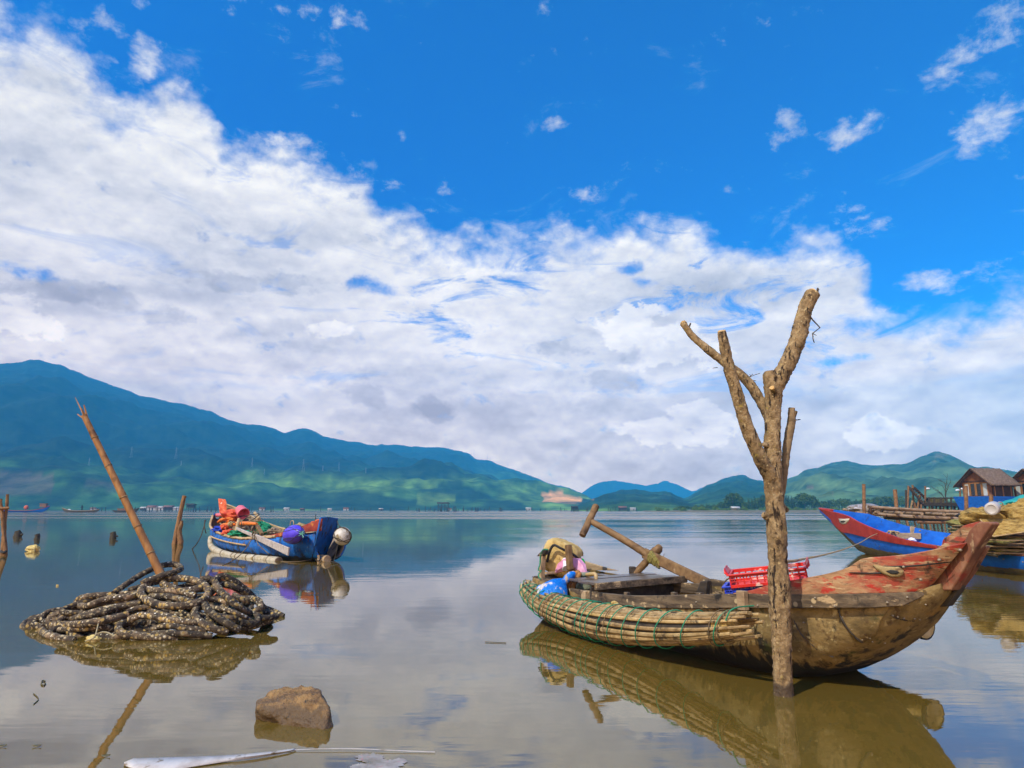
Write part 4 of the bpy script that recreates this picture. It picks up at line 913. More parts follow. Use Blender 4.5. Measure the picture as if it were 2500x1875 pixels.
M_WHITEP = mat('grubby_white_float', [(.34, .30, .22), (.52, .47, .39), (.66, .62, .55)], scale=6, rough=.6, bump=.3, layers=[((.22, .16, .07), 6, .54, .66), ((.20, .14, .06), 3, .42, .60, (1, 1, 1), (-.20, .0))])
M_PALEF = mat('pale_bamboo_float', [(.26, .21, .12), (.42, .36, .25), (.54, .48, .36)], scale=6, rough=.65, bump=.3, layers=[((.28, .20, .07), 5, .56, .68), ((.10, .09, .06), 11, .64, .70)])
M_STRAWN = mat('straw_rope_clump', [(.16, .11, .04), (.34, .26, .12), (.46, .37, .20)], scale=22, rough=.9, bump=.9, bscale=50, bdist=.02)
M_DROPE = mat('dark_rope', [(.035, .028, .02), (.075, .06, .04)], scale=50, rough=.85, bump=.4)
M_GREYW = mat('grey_oar_wood', [(.26, .22, .20), (.42, .37, .34), (.52, .47, .44)], scale=8, rough=.8, bump=.4, layers=[((.14, .10, .09), 12, .60, .68)])
LF = Frame((-4.75, 18.3), math.radians(132)); L3 = LF.px
lb = thing('fishing_boat', 'battered blue wooden boat loaded with orange floats and nets, left of centre', 'boat', LF.S, LF.ang)
LST = [(-.15, .44, .745, .72, .02), (.6, .60, .66, .68, -.1), (1.5, .74, .58, .64, -.15), (2.5, .79, .53, .62, -.17), (3.5, .81, .47, .63, -.17), (4.5, .79, .48, .70, -.15), (5.5, .71, .53, .84, -.1), (6.3, .63, .60, 1.01, -.02), (7.0, .53, .67, 1.17, .10), (7.5, .42, .80, 1.33, .28), (7.85, .28, .98, 1.45, .55), (8.05, .12, 1.2, 1.52, .95)]
hull_mesh(LF, LST, q=.62, bulge=.10, nu=50, ns=14, inner=1).build('hull', [M_BLUEP, M_INSIDE], lb, disp=(.02, .3))
def tube3(pts, r, m, name, parent, n=8, N_=None, **k):
    mb = MB(); p = smooth_line(pts, N_ or max(8, 5 * len(pts))); rr = [float(np.interp(i / (len(p) - 1), np.linspace(0, 1, len(r)), r)) for i in range(len(p))] if isinstance(r, list) else r
    mb.tube(p, rr, n, **k); return mb.build(name, m, parent) if parent is not None else mb
tube3([LF.world(u, interp(LST, u, 1) + .005, interp(LST, u, 2) + .01) for u in np.linspace(1.5, 7.95, 16)], .038, M_GUNW, 'gunwale', lb, jit=.15)
tube3([LF.world(u, -interp(LST, u, 1) + .01, interp(LST, u, 3) + .01) for u in np.linspace(0, 8.0, 18)], .03, M_GUNW, 'gunwale', lb, jit=.15)
mb = MB(); mb.sheet([[LF.world(u, w * (interp(LST, u, 1) - .06), .05 + (interp(LST, u, 2 if w > 0 else 3) - .12) * abs(w) ** 2.2) for w in np.linspace(-1, 1, 13)] for u in np.linspace(.0, 7.8, 30)]); mb.build('inner_planking', M_INSIDE, lb)
wb = [(L3(604, 1314, .80), L3(606, 1320, .80)), (L3(640, 1310, .79), L3(640, 1316, .79)), (L3(690, 1299, .71), L3(690, 1309, .715)), (L3(722, 1290, .63), L3(722, 1302, .64)), (L3(757, 1276, .52), L3(757, 1298, .53)), (L3(786, 1266, .45), L3(779, 1297, .46))]
strake(LF, wb, .04, 20).build('wash_board', M_RUSTR, lb, bevel=.006)
mb = MB(); mb.prism([L3(782, 1263, .46), L3(800, 1262, .0), L3(824, 1265, -.42), L3(820, 1290, -.42), L3(808, 1323, -.38), L3(792, 1360, -.2), L3(777, 1376, .05), L3(758, 1374, .3), L3(764, 1345, .46), L3(776, 1297, .49)], LF.e, .10); mb.build('transom', M_SHADEBLUE, lb, bevel=.02)
mb = MB(); mb.prism([L3(786, 1266, .41), L3(783, 1296, .41), L3(770, 1297, .40), L3(771, 1269, .40)], LF.n, .05); mb.build('stern_knee', M_ORED, lb, bevel=.01)
mb = MB(); mb.prism([L3(533, 1217, .08), L3(550, 1219, -.06), L3(552, 1226, -.06), L3(553, 1254, -.1), L3(537, 1255, .08)], LF.e, .07); mb.build('stem_board', M_ORED, lb, bevel=.012)
tube3([LF.world(u, interp(LST, u, 1) * 1.06 + .01, .30 + .02 * (u - 2) ** 2 * .3) for u in np.linspace(3.2, 6.9, 10)], .022, M_GUNW, 'rubbing_strip', lb)
for (u, w) in ((2.6, .5), (3.6, .55), (4.8, .5), (6.0, .4)):
    mb = MB(); mb.plank(LF.world(u, w + .2, interp(LST, u, 2) - .06), LF.world(u, -w - .2, interp(LST, u, 3) - .1), .16, .04); mb.build('thwart', M_INSIDE, lb, bevel=.006)
mb = MB(); mb.tube([L3(633, 1266, -.5), L3(622, 1252, -.5)], .05, 8); mb.build('thole_post', M_GUNW, lb)
mb = MB(); mb.tube([L3(573, 1309, .7), L3(584, 1266, .55)], .05, 8); mb.build('thole_post', M_GUNW, lb)
mb = MB(); mb.plank(L3(640, 1305, .72), L3(628, 1284, .6), .09, .09); mb.build('thole_post', M_POLE, lb, bevel=.01)
# load
def ball(name, label, cat, c, r, m, group=None, jit=.0, sub=0, R=None, seed=0):
    o = thing(name, label, cat, c - Vector((0, 0, r[2] if isinstance(r, tuple) else r)), 0, group)
    mb = MB(); mb.ell(c, r, 22, 14, R, jit=jit, seed=seed); mb.build('body', m, o); return o
pbk = thing('basket', 'pink plastic basket lying tipped over in the blue boat', 'basket', L3(597, 1268, .1))
ax0, ax1 = L3(585, 1243, .0), L3(606, 1268, -.05); d = (ax1 - ax0).normalized()
mb = MB(); fr2 = frames([ax0, ax1])[0]
mb.loft([[ax0 + d * t + (fr2[0] * math.cos(a) + fr2[1] * math.sin(a)) * r for a in (2 * math.pi * k / 22 for k in range(22))] for t, r in [(-.02, .10), (.0, .145), (.03, .16), (.15, .172), (.30, .182), (.34, .20), (.345, .175), (.06, .14)]], True, True); mb.build('basket_body', M_PINK, pbk)
for k, (pts, r) in enumerate([([(543, 1281), (585, 1278), (627, 1279)], .062), ([(532, 1275), (545, 1268), (566, 1266)], .06), ([(528, 1257), (536, 1258), (546, 1256)], .07)]):
    o = thing('orange_float', ['long orange tube float lying across the blue boat', 'short orange float behind the long one in blue boat', 'dull red float under the bow board of blue boat'][k], 'float', L3(*pts[1], .35 - .1 * k), 0, 'tube floats in the blue boat')
    tube3([L3(a, b, .35 - .15 * k) for a, b in pts], [r * .6, r, r, r, r * .6], [M_ORANGE, M_ORANGE, M_PINK][k], 'float_body', o, 12)
    tube3([L3(pts[1][0] + 2, pts[1][1] - 6, .37 - .15 * k), L3(pts[1][0] + 5, pts[1][1], .42 - .15 * k), L3(pts[1][0] + 3, pts[1][1] + 6, .4 - .15 * k)], .014, M_BROPE, 'binding', o)
def heap(name, label, cat, c, r, m, jit=.5, seed=1, R=None, loc=None):
    mb = MB(); mb.ell(c, r, 34, 22, R, jit=jit, fr=2.2, seed=seed)
    v = []
    for p in mb.v:
        q = Vector(p); n = mnoise.noise(q * 9 + Vector((seed, 0, 0))) + .6 * mnoise.noise(q * 22); v.append(tuple(q + (q - c).normalized() * n * .14 * min(r)))
    mb.v = v; return tag(mb.build(name, m, loc=loc or (c - Vector((0, 0, r[2] * .8)))), label, cat)
heap('net_heap', 'red and orange net heaped under the bow board of the blue boat', 'net', L3(568, 1258, .05), (.34, .4, .17), M_REDN, seed=3)
heap('net_heap', 'dark green net folded over the far side of the blue boat', 'net', L3(650, 1286, -.45), (.30, .2, .10), M_GNET, seed=5, R=Matrix.Rotation(.5, 3, 'Y'))
heap('net_heap', 'green net lying low behind the grey oar in the blue boat', 'net', L3(590, 1303, .55), (.36, .3, .11), M_GNET, seed=7)
heap('cloth_heap', 'red and blue rags piled inside the near side of the blue boat', 'cloth', L3(560, 1301, .55), (.20, .26, .10), M_REDN, seed=9)
heap('cloth_heap', 'crumpled blue cloth at the bow end of the rag pile', 'cloth', L3(540, 1292, .5), (.26, .22, .11), M_BLUEN, seed=11)
for k, (u, v, w, r, m_, lab) in enumerate([(560, 1268, .25, .13, M_ORANGE, 'orange float lump beside the short orange float in the blue boat'), (578, 1262, -.2, .12, M_REDN, 'red net lump behind the orange floats in the blue boat'), (613, 1276, -.15, .11, M_STRAWN, 'straw coloured rope clump right of the pink basket in the blue boat'), (566, 1279, .4, .10, M_STRAWN, 'straw coloured rope clump on the long orange float'),
        (548, 1287, .5, .10, M_REDN, 'red rag beside the crumpled blue cloth in the blue boat'), (640, 1297, .2, .14, M_GNET, 'green net tail behind the oar lashing in the blue boat'), (667, 1297, .1, .12, M_INSIDE, 'brown sack low in the middle of the blue boat'), (775, 1282, .2, .14, M_REDN, 'rusty red cloth under the stern corner of the blue boat'), (735, 1287, .1, .13, M_STRAWN, 'tan net clump behind the violet buoy')]):
    heap('gear_clump', lab, 'gear', L3(u, v, w), (r * 1.25, r * 1.1, r * .75), m_, seed=30 + k, jit=.6)
for k, (a_, b_, w_) in enumerate([((590, 1275), (612, 1262), .1), ((606, 1288), (640, 1270), -.1), ((560, 1272), (590, 1290), .4), ((645, 1300), (690, 1300), .3), ((600, 1283), (612, 1300), .6)]): tube3([L3(*a_, w_), L3((a_[0] + b_[0]) / 2, (a_[1] + b_[1]) / 2 - 4, w_), L3(*b_, w_)], .016, [M_DROPE, M_BROPE][k % 2], 'stay_rope', lb)
ow = thing('oar', 'grey weathered oar blade hanging over the side of the blue boat', 'oar', L3(640, 1330, .9))
mb = MB(); mb.plank(L3(578, 1290, .72), L3(622, 1309, .84), .07, .05, up=LF.n, w2=.1); mb.build('shaft', M_GREYW, ow, bevel=.01)
mb = MB(); mb.plank(L3(621, 1309, .84), L3(705, 1347, .95), .14, .045, up=LF.n, w2=.20); mb.build('blade', M_GREYW, ow, bevel=.01)
mb = MB(); c = L3(622, 1307, .84)
mb.tube([c + LF.e * (.10 * math.cos(k * .8)) + Vector((0, 0, .12 * math.sin(k * .8))) + LF.n * .04 * math.cos(k * .35) for k in range(40)], .012, 5); mb.build('lashing', M_BROPE, ow)
by = thing('buoy', 'violet ball buoy in a net tied against the blue boat stern', 'buoy', L3(715, 1328, .84))
bc0 = L3(717, 1305, .85); Rv = Matrix.Rotation(LF.ang, 3, 'Z') @ Matrix.Rotation(.12, 3, 'Y')
mb = MB(); mb.ell(bc0, (.45, .22, .235), 28, 18, Rv); mb.build('buoy_body', M_PURPLE, by)
def netcord(c, r, R, m, parent, k=6, rad=.007):
    for j in range(k):
        for sg in (1, -1):
            pts = []
            for i in range(17):
                t = math.pi * i / 16; a = 2 * math.pi * j / k + sg * 1.1 * math.sin(t * 1.0) * .8
                p = Vector((math.cos(t) * r[0], math.sin(t) * math.cos(a) * r[1], math.sin(t) * math.sin(a) * r[2])) * 1.02; pts.append(c + (R @ p))
            mb = MB(); mb.tube(pts, rad, 5); mb.build('net_cord', m, parent)
netcord(bc0, (.45, .22, .235), Rv, M_DROPE, by, 5, .006)
mb = MB(); kc = L3(737, 1304, .98); rnd = random.Random(3)
for k in range(14): mb.tube([kc, kc + Vector((rnd.uniform(-.1, .1), rnd.uniform(-.1, .1), rnd.uniform(-.1, .1)))], .008, 4)
mb.build('knot', mat('pale_green_cord', [(.05, .35, .25), (.25, .50, .40)], scale=40, rough=.7, bump=.2), by)
wy = thing('buoy', 'white ball buoy in a rope net hanging behind the blue boat', 'buoy', D(836, 1333, 17.8))
wc = D(836, 1309, 17.8); RI = Matrix.Rotation(.4, 3, 'Y') @ Matrix.Rotation(1.2, 3, 'X')
mb = MB(); mb.ell(wc, (.218, .22, .228), 24, 16); mb.build('buoy_body', M_WHITEP, wy); netcord(wc, (.222, .225, .232), RI, M_DROPE, wy, 4, .010)
tube3([L3(822, 1270, -.4), D(828, 1284, 17.85), D(834, 1288, 17.8)], .012, M_DROPE, 'hanging_rope', wy)
tube3([D(824, 1331, 17.8), D(820, 1352, 17.8), D(813, 1374, 17.8)], .009, M_DROPE, 'hanging_rope', wy)
bf = thing('bamboo_float', 'pale bent bamboo float lashed low along the blue boat', 'float', W(600, 1362))
fp = [D(514, 1312, 23.2), D(513, 1327, 23.0), D(520, 1339, 22.6), D(540, 1350, 21.6), D(575, 1359, 20.3), D(612, 1363, 19.5), D(650, 1367, 18.9), D(680, 1371, 18.4)]
tube3(fp, [.07, .10, .105, .10, .10, .105, .11, .115], M_PALEF, 'float_body', bf, 16, 40, jit=.03)
for t in (.38, .56, .62, .74, .80, .92):
    P = smooth_line(fp, 60); i = int(t * 59); x, y, tt = frames(P)[i]; mb = MB(); mb.tube([P[i] + (x * math.cos(a) + y * math.sin(a)) * .117 for a in (2 * math.pi * k / 18 for k in range(18))], .008, 5, closed=True); mb.build('lashing', M_BROPE, bf)
x, y, tt = frames(smooth_line(fp, 60))[-1]; P = smooth_line(fp, 60)[-1]; mb = MB(); mb.loft([[P + tt * dz + (x * math.cos(a) + y * math.sin(a)) * r for a in (2 * math.pi * k / 18 for k in range(18))] for dz, r in ((-.02, .105), (.012, .10))], True, True); mb.build('cut_end', M_INSIDE, bf)
bb = thing('drum_float', 'brown drum float at the waterline behind the blue boat stern', 'float', W(800, 1376))
mb = MB(); p0 = D(800, 1366, 18.0); p1 = p0 + LF.e * 1.6; mb.tube([p0, p0.lerp(p1, .03), p0.lerp(p1, .5), p1], [.10, .112, .112, .1], 18); mb.build('drum', M_PALEW, bb)
st = thing('mooring_stake', 'short stake with a tied knot in front of the blue boat stern', 'stake', W(777, 1376))
tube3([D(776, 1392, 17.6), D(778, 1372, 17.6), D(778, 1355, 17.6)], .035, M_PALEW, 'stake', st)
tube3([D(771, 1366, 17.6), D(777, 1369, 17.55), D(783, 1366, 17.6)], .012, M_DROPE, 'knot', st)
an = thing('anchor', 'rusty iron anchor rods poking from the water behind blue boat', 'anchor', W(820, 1382))
tube3([D(808, 1371, 17.4), D(820, 1374, 17.4), D(831, 1379, 17.4)], .018, M_BLACK, 'rod', an); tube3([D(831, 1379, 17.4), D(812, 1384, 17.2), D(792, 1390, 17.1)], .014, M_BLACK, 'rod', an)
def rope(name, label, pts, r, m, group=None): 
    mb = tube3(pts, r, m, name, None); return tag(mb.build(name, m, loc=pts[-1]), label, 'rope', group)
rope('mooring_rope', 'dark mooring rope from the blue boat bow down to the water', [L3(502, 1270, .4), D(496, 1292, 23.3), D(490, 1310, 23), D(480, 1328, 22.8), W(469, 1340)], .016, M_DROPE)
rope('rope_end', 'loose rope end dangling from the blue boat bow', [L3(500, 1270, .42), D(499, 1285, 23.3), D(503, 1302, 23.3)], .018, M_DROPE)
rope('mooring_rope', 'slack rope from the grey oar down past the float', [L3(620, 1306, .9), D(604, 1334, 19.0), D(585, 1356, 18.4), D(565, 1370, 17.9), W(543, 1381)], .012, M_BROPE)
rope('mooring_rope', 'thin rope drooping along the blue hull from the oar lashing', [L3(624, 1310, .9), D(630, 1328, 18.9), D(642, 1340, 18.8), D(656, 1352, 18.6)], .010, M_BROPE)
rope('cord', 'pale cord trailing at the waterline between float end and stake', [W(686, 1371), W(720, 1374) + Vector((0, 0, .02)), W(755, 1371) + Vector((0, 0, .04)), W(776, 1367) + Vector((0, 0, .05))], .010, M_BROPE)
tube3([L3(770, 1274, .3), L3(771, 1255, .3)], .010, M_BLACK, 'rod', lb); tube3([L3(708, 1283, .5), L3(710, 1273, .5), L3(716, 1272, .5), L3(717, 1281, .5)], .010, M_GUNW, 'rope_loop', lb)
for k, (a, b) in enumerate([((528, 1262), (632, 1254)), ((545, 1264), (600, 1262)), ((602, 1275), (634, 1255))]):
    tube3([L3(*a, .1), L3((a[0] + b[0]) / 2, (a[1] + b[1]) / 2 + 3, .05), L3(*b, -.3)], .014, M_DROPE, 'stay_rope', lb)

# ------------------------------------------------------------------ heap of encrusted rubber hoops
M_HOOP = mat('encrusted_rubber', [(.014, .010, .007), (.062, .042, .025), (.18, .125, .07)], scale=11, vary=(.45, 1.35), rough=.85, bump=.9, bscale=40, bdist=.012, layers=[((.26, .17, .09), 7, .56, .66), ((.018, .013, .010), 9, .57, .66), ((.42, .34, .20), 38, .57, .64)],
    vor=[((.42, .33, .18), 24, .42, .32), ((.60, .55, .44), 36, .36, .13), ((.34, .22, .06), 20, .42, .30)])
def Yp(v): return 7.40 + (1565 - v) / 165 * .95
def Q(u, v, dy=0.0):
    Yw = min(9.2, W(u, v).y); e = float(sstep(170, 300, abs(u - 395))); return D(u, v, Yp(v) + e * (Yw - .15 - Yp(v)) + dy)
def zm(a, b, dy=0.0): return Q(50 + a * .3165, 1330 + b * .3165, dy)
def crust(mb, amp=.16, seed=0):
    out = []
    for p in mb.v:
        q = Vector(p); out.append(q)
    return out
def hoop(name, label, pts, r, closed, group='encrusted rubber hoops in the heap', seed=0, n=72):
    r *= .62 + .26 * ((seed * 7919) % 10) / 9 if seed >= 10 else .84
    P = smooth_line(pts + ([pts[0]] if closed else []), n + (1 if closed else 0)); P = P[:-1] if closed else P
    rings = []
    for i, (x, y, t) in enumerate(frames(P, closed)):
        ring_ = []
        for k in range(11):
            a = 2 * math.pi * k / 11; d = x * math.cos(a) + y * math.sin(a); q = P[i] + d * r
            ring_.append(P[i] + d * r * (1 + .11 * mnoise.noise(q * 15 + Vector((seed, 0, 0))) + .12 * max(0, mnoise.noise(q * 55))))
        rings.append(ring_)
    mb = MB(); mb.loft(rings, True, True, closed); c = sum(P, Vector()) / len(P)
    return tag(mb.build(name, M_HOOP, loc=(c.x, c.y, min(p.z for p in P) - r)), label, 'rubber hoop', group)
hoop('rubber_hoop', 'big round hoop leaning open on the middle of the heap', [zm(1190 + 262 * math.cos(a), 365 + 108 * math.sin(a), -.28 * 0 - .10 + .12 * math.sin(-a)) for a in np.linspace(0, 2 * math.pi, 17)[:-1]], .048, True, seed=1)
hoop('rubber_hoop', 'arched hoop rising above the heap around the leaning pole', [zm(a, b, d) for a, b, d in [(720, 375, 0), (800, 315, .02), (880, 262, .06), (960, 215, .1), (1060, 170, .15), (1150, 150, .2), (1215, 160, .22), (1238, 185, .1), (1200, 205, -.05), (1120, 230, -.1), (1020, 262, -.1), (930, 300, -.1)]], .040, False, seed=2)
hoop('rubber_hoop', 'tall slanting hoop at the right end of the heap', [zm(a, b, d) for a, b, d in [(1500, 290, -.1), (1530, 245, -.08), (1590, 250, -.02), (1660, 290, .06), (1740, 350, .1), (1820, 430, .1), (1890, 500, .08), (1920, 545, 0), (1880, 560, -.12), (1800, 545, -.18), (1700, 490, -.22), (1610, 420, -.22), (1540, 350, -.18)]], .044, True, seed=3)
hoop('rubber_hoop', 'narrow hoop bent upright at the left shoulder of the heap', [zm(a, b, d) for a, b, d in [(440, 470, 0), (432, 440, 0), (470, 410, .02), (560, 392, .04), (700, 385, .05), (850, 375, .05), (900, 385, -.02), (820, 402, -.1), (680, 415, -.12), (590, 440, -.12), (520, 470, -.1)]], .040, True, seed=4)
hoop('rubber_hoop', 'curled hoop at the front of the heap by the water', [zm(a, b, d) for a, b, d in [(930, 612, .1), (850, 598, 0), (780, 610, -.05), (755, 645, -.1), (790, 685, -.12), (880, 700, -.12), (1000, 712, -.1), (1120, 716, -.1), (1210, 716, -.05)]], .046, False, seed=5)
hoop('rubber_hoop', 'pale hoop bending down steeply at the right front of the heap', [zm(a, b, d) for a, b, d in [(1375, 480, -.1), (1345, 520, -.15), (1360, 570, -.2), (1420, 615, -.2), (1500, 650, -.15), (1600, 672, -.05)]], .046, False, seed=6)
hoop('rubber_hoop', 'brown hoop strip sloping beside the pale one at right front', [zm(a, b, d) for a, b, d in [(1420, 455, -.12), (1445, 500, -.2), (1520, 560, -.22), (1610, 615, -.18), (1690, 655, -.08)]], .044, False, seed=7)
G = 'hoop ends of tangled black rubber buried in the heap'
long = [[(118, 578, 0), (230, 545, 0), (400, 505, .02), (550, 475, .02), (700, 452, 0), (860, 440, 0)], [(180, 640, 0), (200, 598, 0), (320, 575, -.03), (500, 540, -.03), (640, 500, -.05), (820, 470, -.05), (940, 445, -.05)],
        [(170, 610, -.05), (260, 620, -.12), (420, 615, -.16), (560, 600, -.16), (700, 572, -.14), (830, 540, -.1)], [(200, 700, .05), (260, 665, 0), (380, 650, -.05), (520, 640, -.05), (650, 640, 0), (760, 660, .1)],
        [(350, 580, -.1), (480, 555, -.12), (640, 520, -.12), (760, 480, -.1), (930, 455, -.1)], [(840, 580, -.1), (930, 545, -.18), (1050, 555, -.2), (1180, 585, -.2), (1280, 610, -.15)], [(1000, 510, -.1), (1120, 545, -.18), (1250, 590, -.22), (1390, 600, -.2)],
        [(1000, 680, 0), (1030, 650, -.08), (1120, 625, -.14), (1260, 640, -.16), (1440, 662, -.12)], [(1000, 690, -.1), (1150, 682, -.15), (1320, 690, -.14), (1480, 705, -.05)], [(1450, 480, -.1), (1580, 500, -.2), (1700, 545, -.22), (1780, 590, -.15), (1810, 625, -.05)],
        [(830, 350, 0), (930, 320, 0), (1010, 300, 0), (1150, 270, .05), (1330, 275, .05), (1430, 300, 0)], [(960, 350, 0), (1100, 355, -.08), (1250, 360, -.08), (1400, 330, -.05)], [(1090, 300, -.05), (1180, 330, -.1), (1270, 370, -.14), (1350, 395, -.12)], [(1000, 400, -.05), (1130, 400, -.1), (1240, 420, -.14), (1330, 440, -.14)],
        [(1390, 270, 0), (1460, 265, 0), (1560, 300, .06), (1660, 330, .1), (1780, 400, .1)], [(1440, 430, -.1), (1520, 420, -.1), (1600, 450, -.15)], [(1500, 545, -.15), (1580, 560, -.18), (1660, 570, -.12), (1600, 590, -.1), (1500, 575, -.1)], [(620, 690, .05), (700, 720, 0), (780, 700, -.05), (830, 705, -.05)],
        [(820, 520, -.05), (900, 490, -.08), (1020, 475, -.1)], [(1640, 380, 0), (1720, 430, -.06), (1790, 455, -.05)], [(1850, 480, .1), (1930, 500, .1), (2030, 550, .1)], [(1700, 600, -.1), (1780, 610, -.1), (1830, 600, -.05), (1930, 590, .05)], [(160, 660, 0), (200, 690, 0), (280, 715, 0), (420, 740, 0)]]
for i, l in enumerate(long): hoop('rubber_hoop', 'black rubber hoop crusted with barnacles lying tangled in the heap', [zm(*p) for p in l], .040 + .008 * (i % 3) / 2, False, seed=10 + i, n=50)
rnd = random.Random(12)
for i in range(44):                                           # deeper rings that fill the heap
    a = rnd.uniform(250, 1750); top = np.interp(a, [200, 500, 900, 1150, 1500, 1800], [560, 450, 330, 260, 300, 500]); b = rnd.uniform(top + 60, 690 if 500 < a < 1300 else 600)
    c = zm(a, b, .14 + .02 * (i % 5)); R0 = rnd.uniform(.28, .40); sq = rnd.uniform(.3, .6); yaw = rnd.uniform(-.6, .6); tl = rnd.uniform(.1, .8)
    Rm = Matrix.Rotation(yaw, 3, 'Z') @ Matrix.Rotation(tl, 3, 'X')
    hoop('rubber_hoop', 'black rubber hoop crusted with barnacles lying tangled in the heap', [c + Rm @ Vector((R0 * math.cos(t), R0 * sq * math.sin(t), .03 * math.sin(2 * t + i))) for t in np.linspace(0, 2 * math.pi, 13)[:-1]], .042, True, seed=60 + i, n=40)

# ------------------------------------------------------------------ poles, stakes, stumps
M_BAMB = mat('brown_bamboo_pole', [(.20, .085, .022), (.34, .155, .045), (.42, .22, .075)], scale=5, stretch=(3, 3, .6), rough=.55, bump=.25, layers=[((.10, .045, .016), 5, .56, .68)])
M_STK = mat('brown_stake_wood', [(.11, .055, .02), (.24, .12, .045), (.34, .18, .075)], scale=9, stretch=(2, 2, .6), rough=.8, bump=.5)
M_ROT = mat('rotten_wood', [(.02, .017, .012), (.05, .042, .028), (.09, .075, .045)], scale=12, rough=.85, bump=.6)
pole = thing('bamboo_pole', 'tall leaning bamboo pole with splintered tip standing in the rubber heap', 'pole', D(396, 1400, 8.35))
PA, PB = D(406, 1430, 8.35), D(205, 1014, 8.35); n = 60; pts = [PA.lerp(PB, i / (n - 1)) for i in range(n)]
node_t = [.08, .20, .35, .52, .70, .88]
mb = MB(); mb.tube(pts, [(.047 - .014 * i / n) * (1.06 if any(abs(i / (n - 1) - t) < .009 for t in node_t) else 1) for i in range(n)], 16); mb.build('culm', M_BAMB, pole)
for t in node_t:
    i = int(t * (n - 1)); x, y, tt = frames(pts)[i]; r = (.047 - .014 * i / n) * 1.07; mb = MB(); mb.tube([pts[i] + (x * math.cos(a) + y * math.sin(a)) * r for a in (2 * math.pi * k / 18 for k in range(18))], .0055, 5, closed=True); mb.build('node_ring', M_CANE, pole)
x, y, tt = frames(pts)[-1]
for k, (a, l, w) in enumerate([(2.6, .16, .030), (3.6, .30, .022), (.6, .10, .03), (5.0, .07, .03)]):
    b0 = PB + (x * math.cos(a) + y * math.sin(a)) * .028 - tt * .02; mb = MB(); mb.plank(b0, b0 + tt * l + (x * math.cos(a) + y * math.sin(a)) * .03, w, .012, up=(x * math.cos(a) + y * math.sin(a)), w2=.004); mb.build('splinter', M_BAMB, pole)
tw = thing('twin_stake', 'dark stake with a second one tied to it behind the heap', 'stake', W(430, 1326))
tube3([D(424, 1340, 27), D(428, 1318, 27), D(436, 1275, 27), D(441, 1250, 27), D(450, 1210, 27)], [.10, .09, .085, .08, .075], M_STK, 'stake', tw, 10, jit=.1)
tube3([D(438, 1340, 26.9), D(441, 1322, 26.9), D(438, 1300, 26.9), D(443, 1278, 26.9), D(442, 1272, 26.9)], [.11, .10, .085, .08, .06], M_STK, 'stake', tw, 10, jit=.15)
ed = thing('twin_stake', 'pair of crooked brown stakes tied together at the left edge', 'stake', W(9, 1348))
tube3([D(6, 1372, 20.6), D(7, 1348, 20.6), D(10, 1300, 20.6), D(12, 1270, 20.6), D(17, 1230, 20.6), D(18, 1207, 20.6)], [.065, .06, .055, .05, .045, .04], M_STK, 'stake', ed, 10, jit=.12)
tube3([D(12, 1372, 20.5), D(13, 1345, 20.5), D(8, 1290, 20.5), D(6, 1262, 20.5), D(2, 1235, 20.5), D(1, 1218, 20.5)], [.06, .06, .055, .05, .05, .045], M_STK, 'stake', ed, 10, jit=.12)
tube3([D(-12, 1240, 20.5), D(6, 1241, 20.45), D(22, 1240, 20.5)], .04, M_STK, 'crosspiece', ed)
tube3([D(3, 1346, 20.45), D(9, 1349, 20.4), D(16, 1345, 20.45)], .035, M_BLACK, 'binding', ed)
for k, (u, v, hh, w) in enumerate([(42, 1311, 14, 16), (90, 1317, 12, 12), (275, 1315, 15, 14)]):
    b = W(u, v); Y = b.y; r = w / FPX * Y / 2; o = thing('stump', ['leftmost wide rotten stump sticking out of the water', 'small dark stump beside the wide one', 'lone dark stump left of the leaning pole'][k], 'stump', b, 0, 'rotten post stumps in the water')
    mb = MB(); tube = [b + Vector((0, 0, -.3)), b, b + Vector((.02, 0, hh / FPX * Y * .6)), b + Vector((-.02, 0, hh / FPX * Y))]; mb.tube(tube, [r * 1.05, r, r * .95, r * .8], 12, jit=.18, seed=k); mb.build('post', M_ROT, o)
    mb = MB(); mb.ell(b + Vector((r * (1.2 if k != 1 else -.2), 0, hh / FPX * Y * .4)), (r * .6, r * .4, r * .35), 8, 6, jit=.5, seed=k); mb.build('broken_side', M_ROT, o)
def lump(name, label, cat, c, r, m, seed=1, jit=.5):
    mb = MB(); mb.ell(c, r, 14, 9, jit=jit, fr=2.5, seed=seed); return tag(mb.build(name, m, smooth=False, loc=(c.x, c.y, c.z - r[2] * .5)), label, cat)
M_YFOAM = mat('yellow_foam_scrap', [(.52, .38, .10), (.68, .55, .24)], scale=8, rough=.9, bump=.5)
lump('foam_piece', 'broken pale yellow foam piece floating among the stumps', 'foam piece', W(80, 1346) + Vector((0, 0, .07)), (.20, .14, .13), M_YFOAM, 2)
lump('foam_crumb', 'tiny yellow foam crumb floating left of the heap', 'foam crumb', W(140, 1431) + Vector((0, 0, .008)), (.022, .016, .02), M_YFOAM, 4)
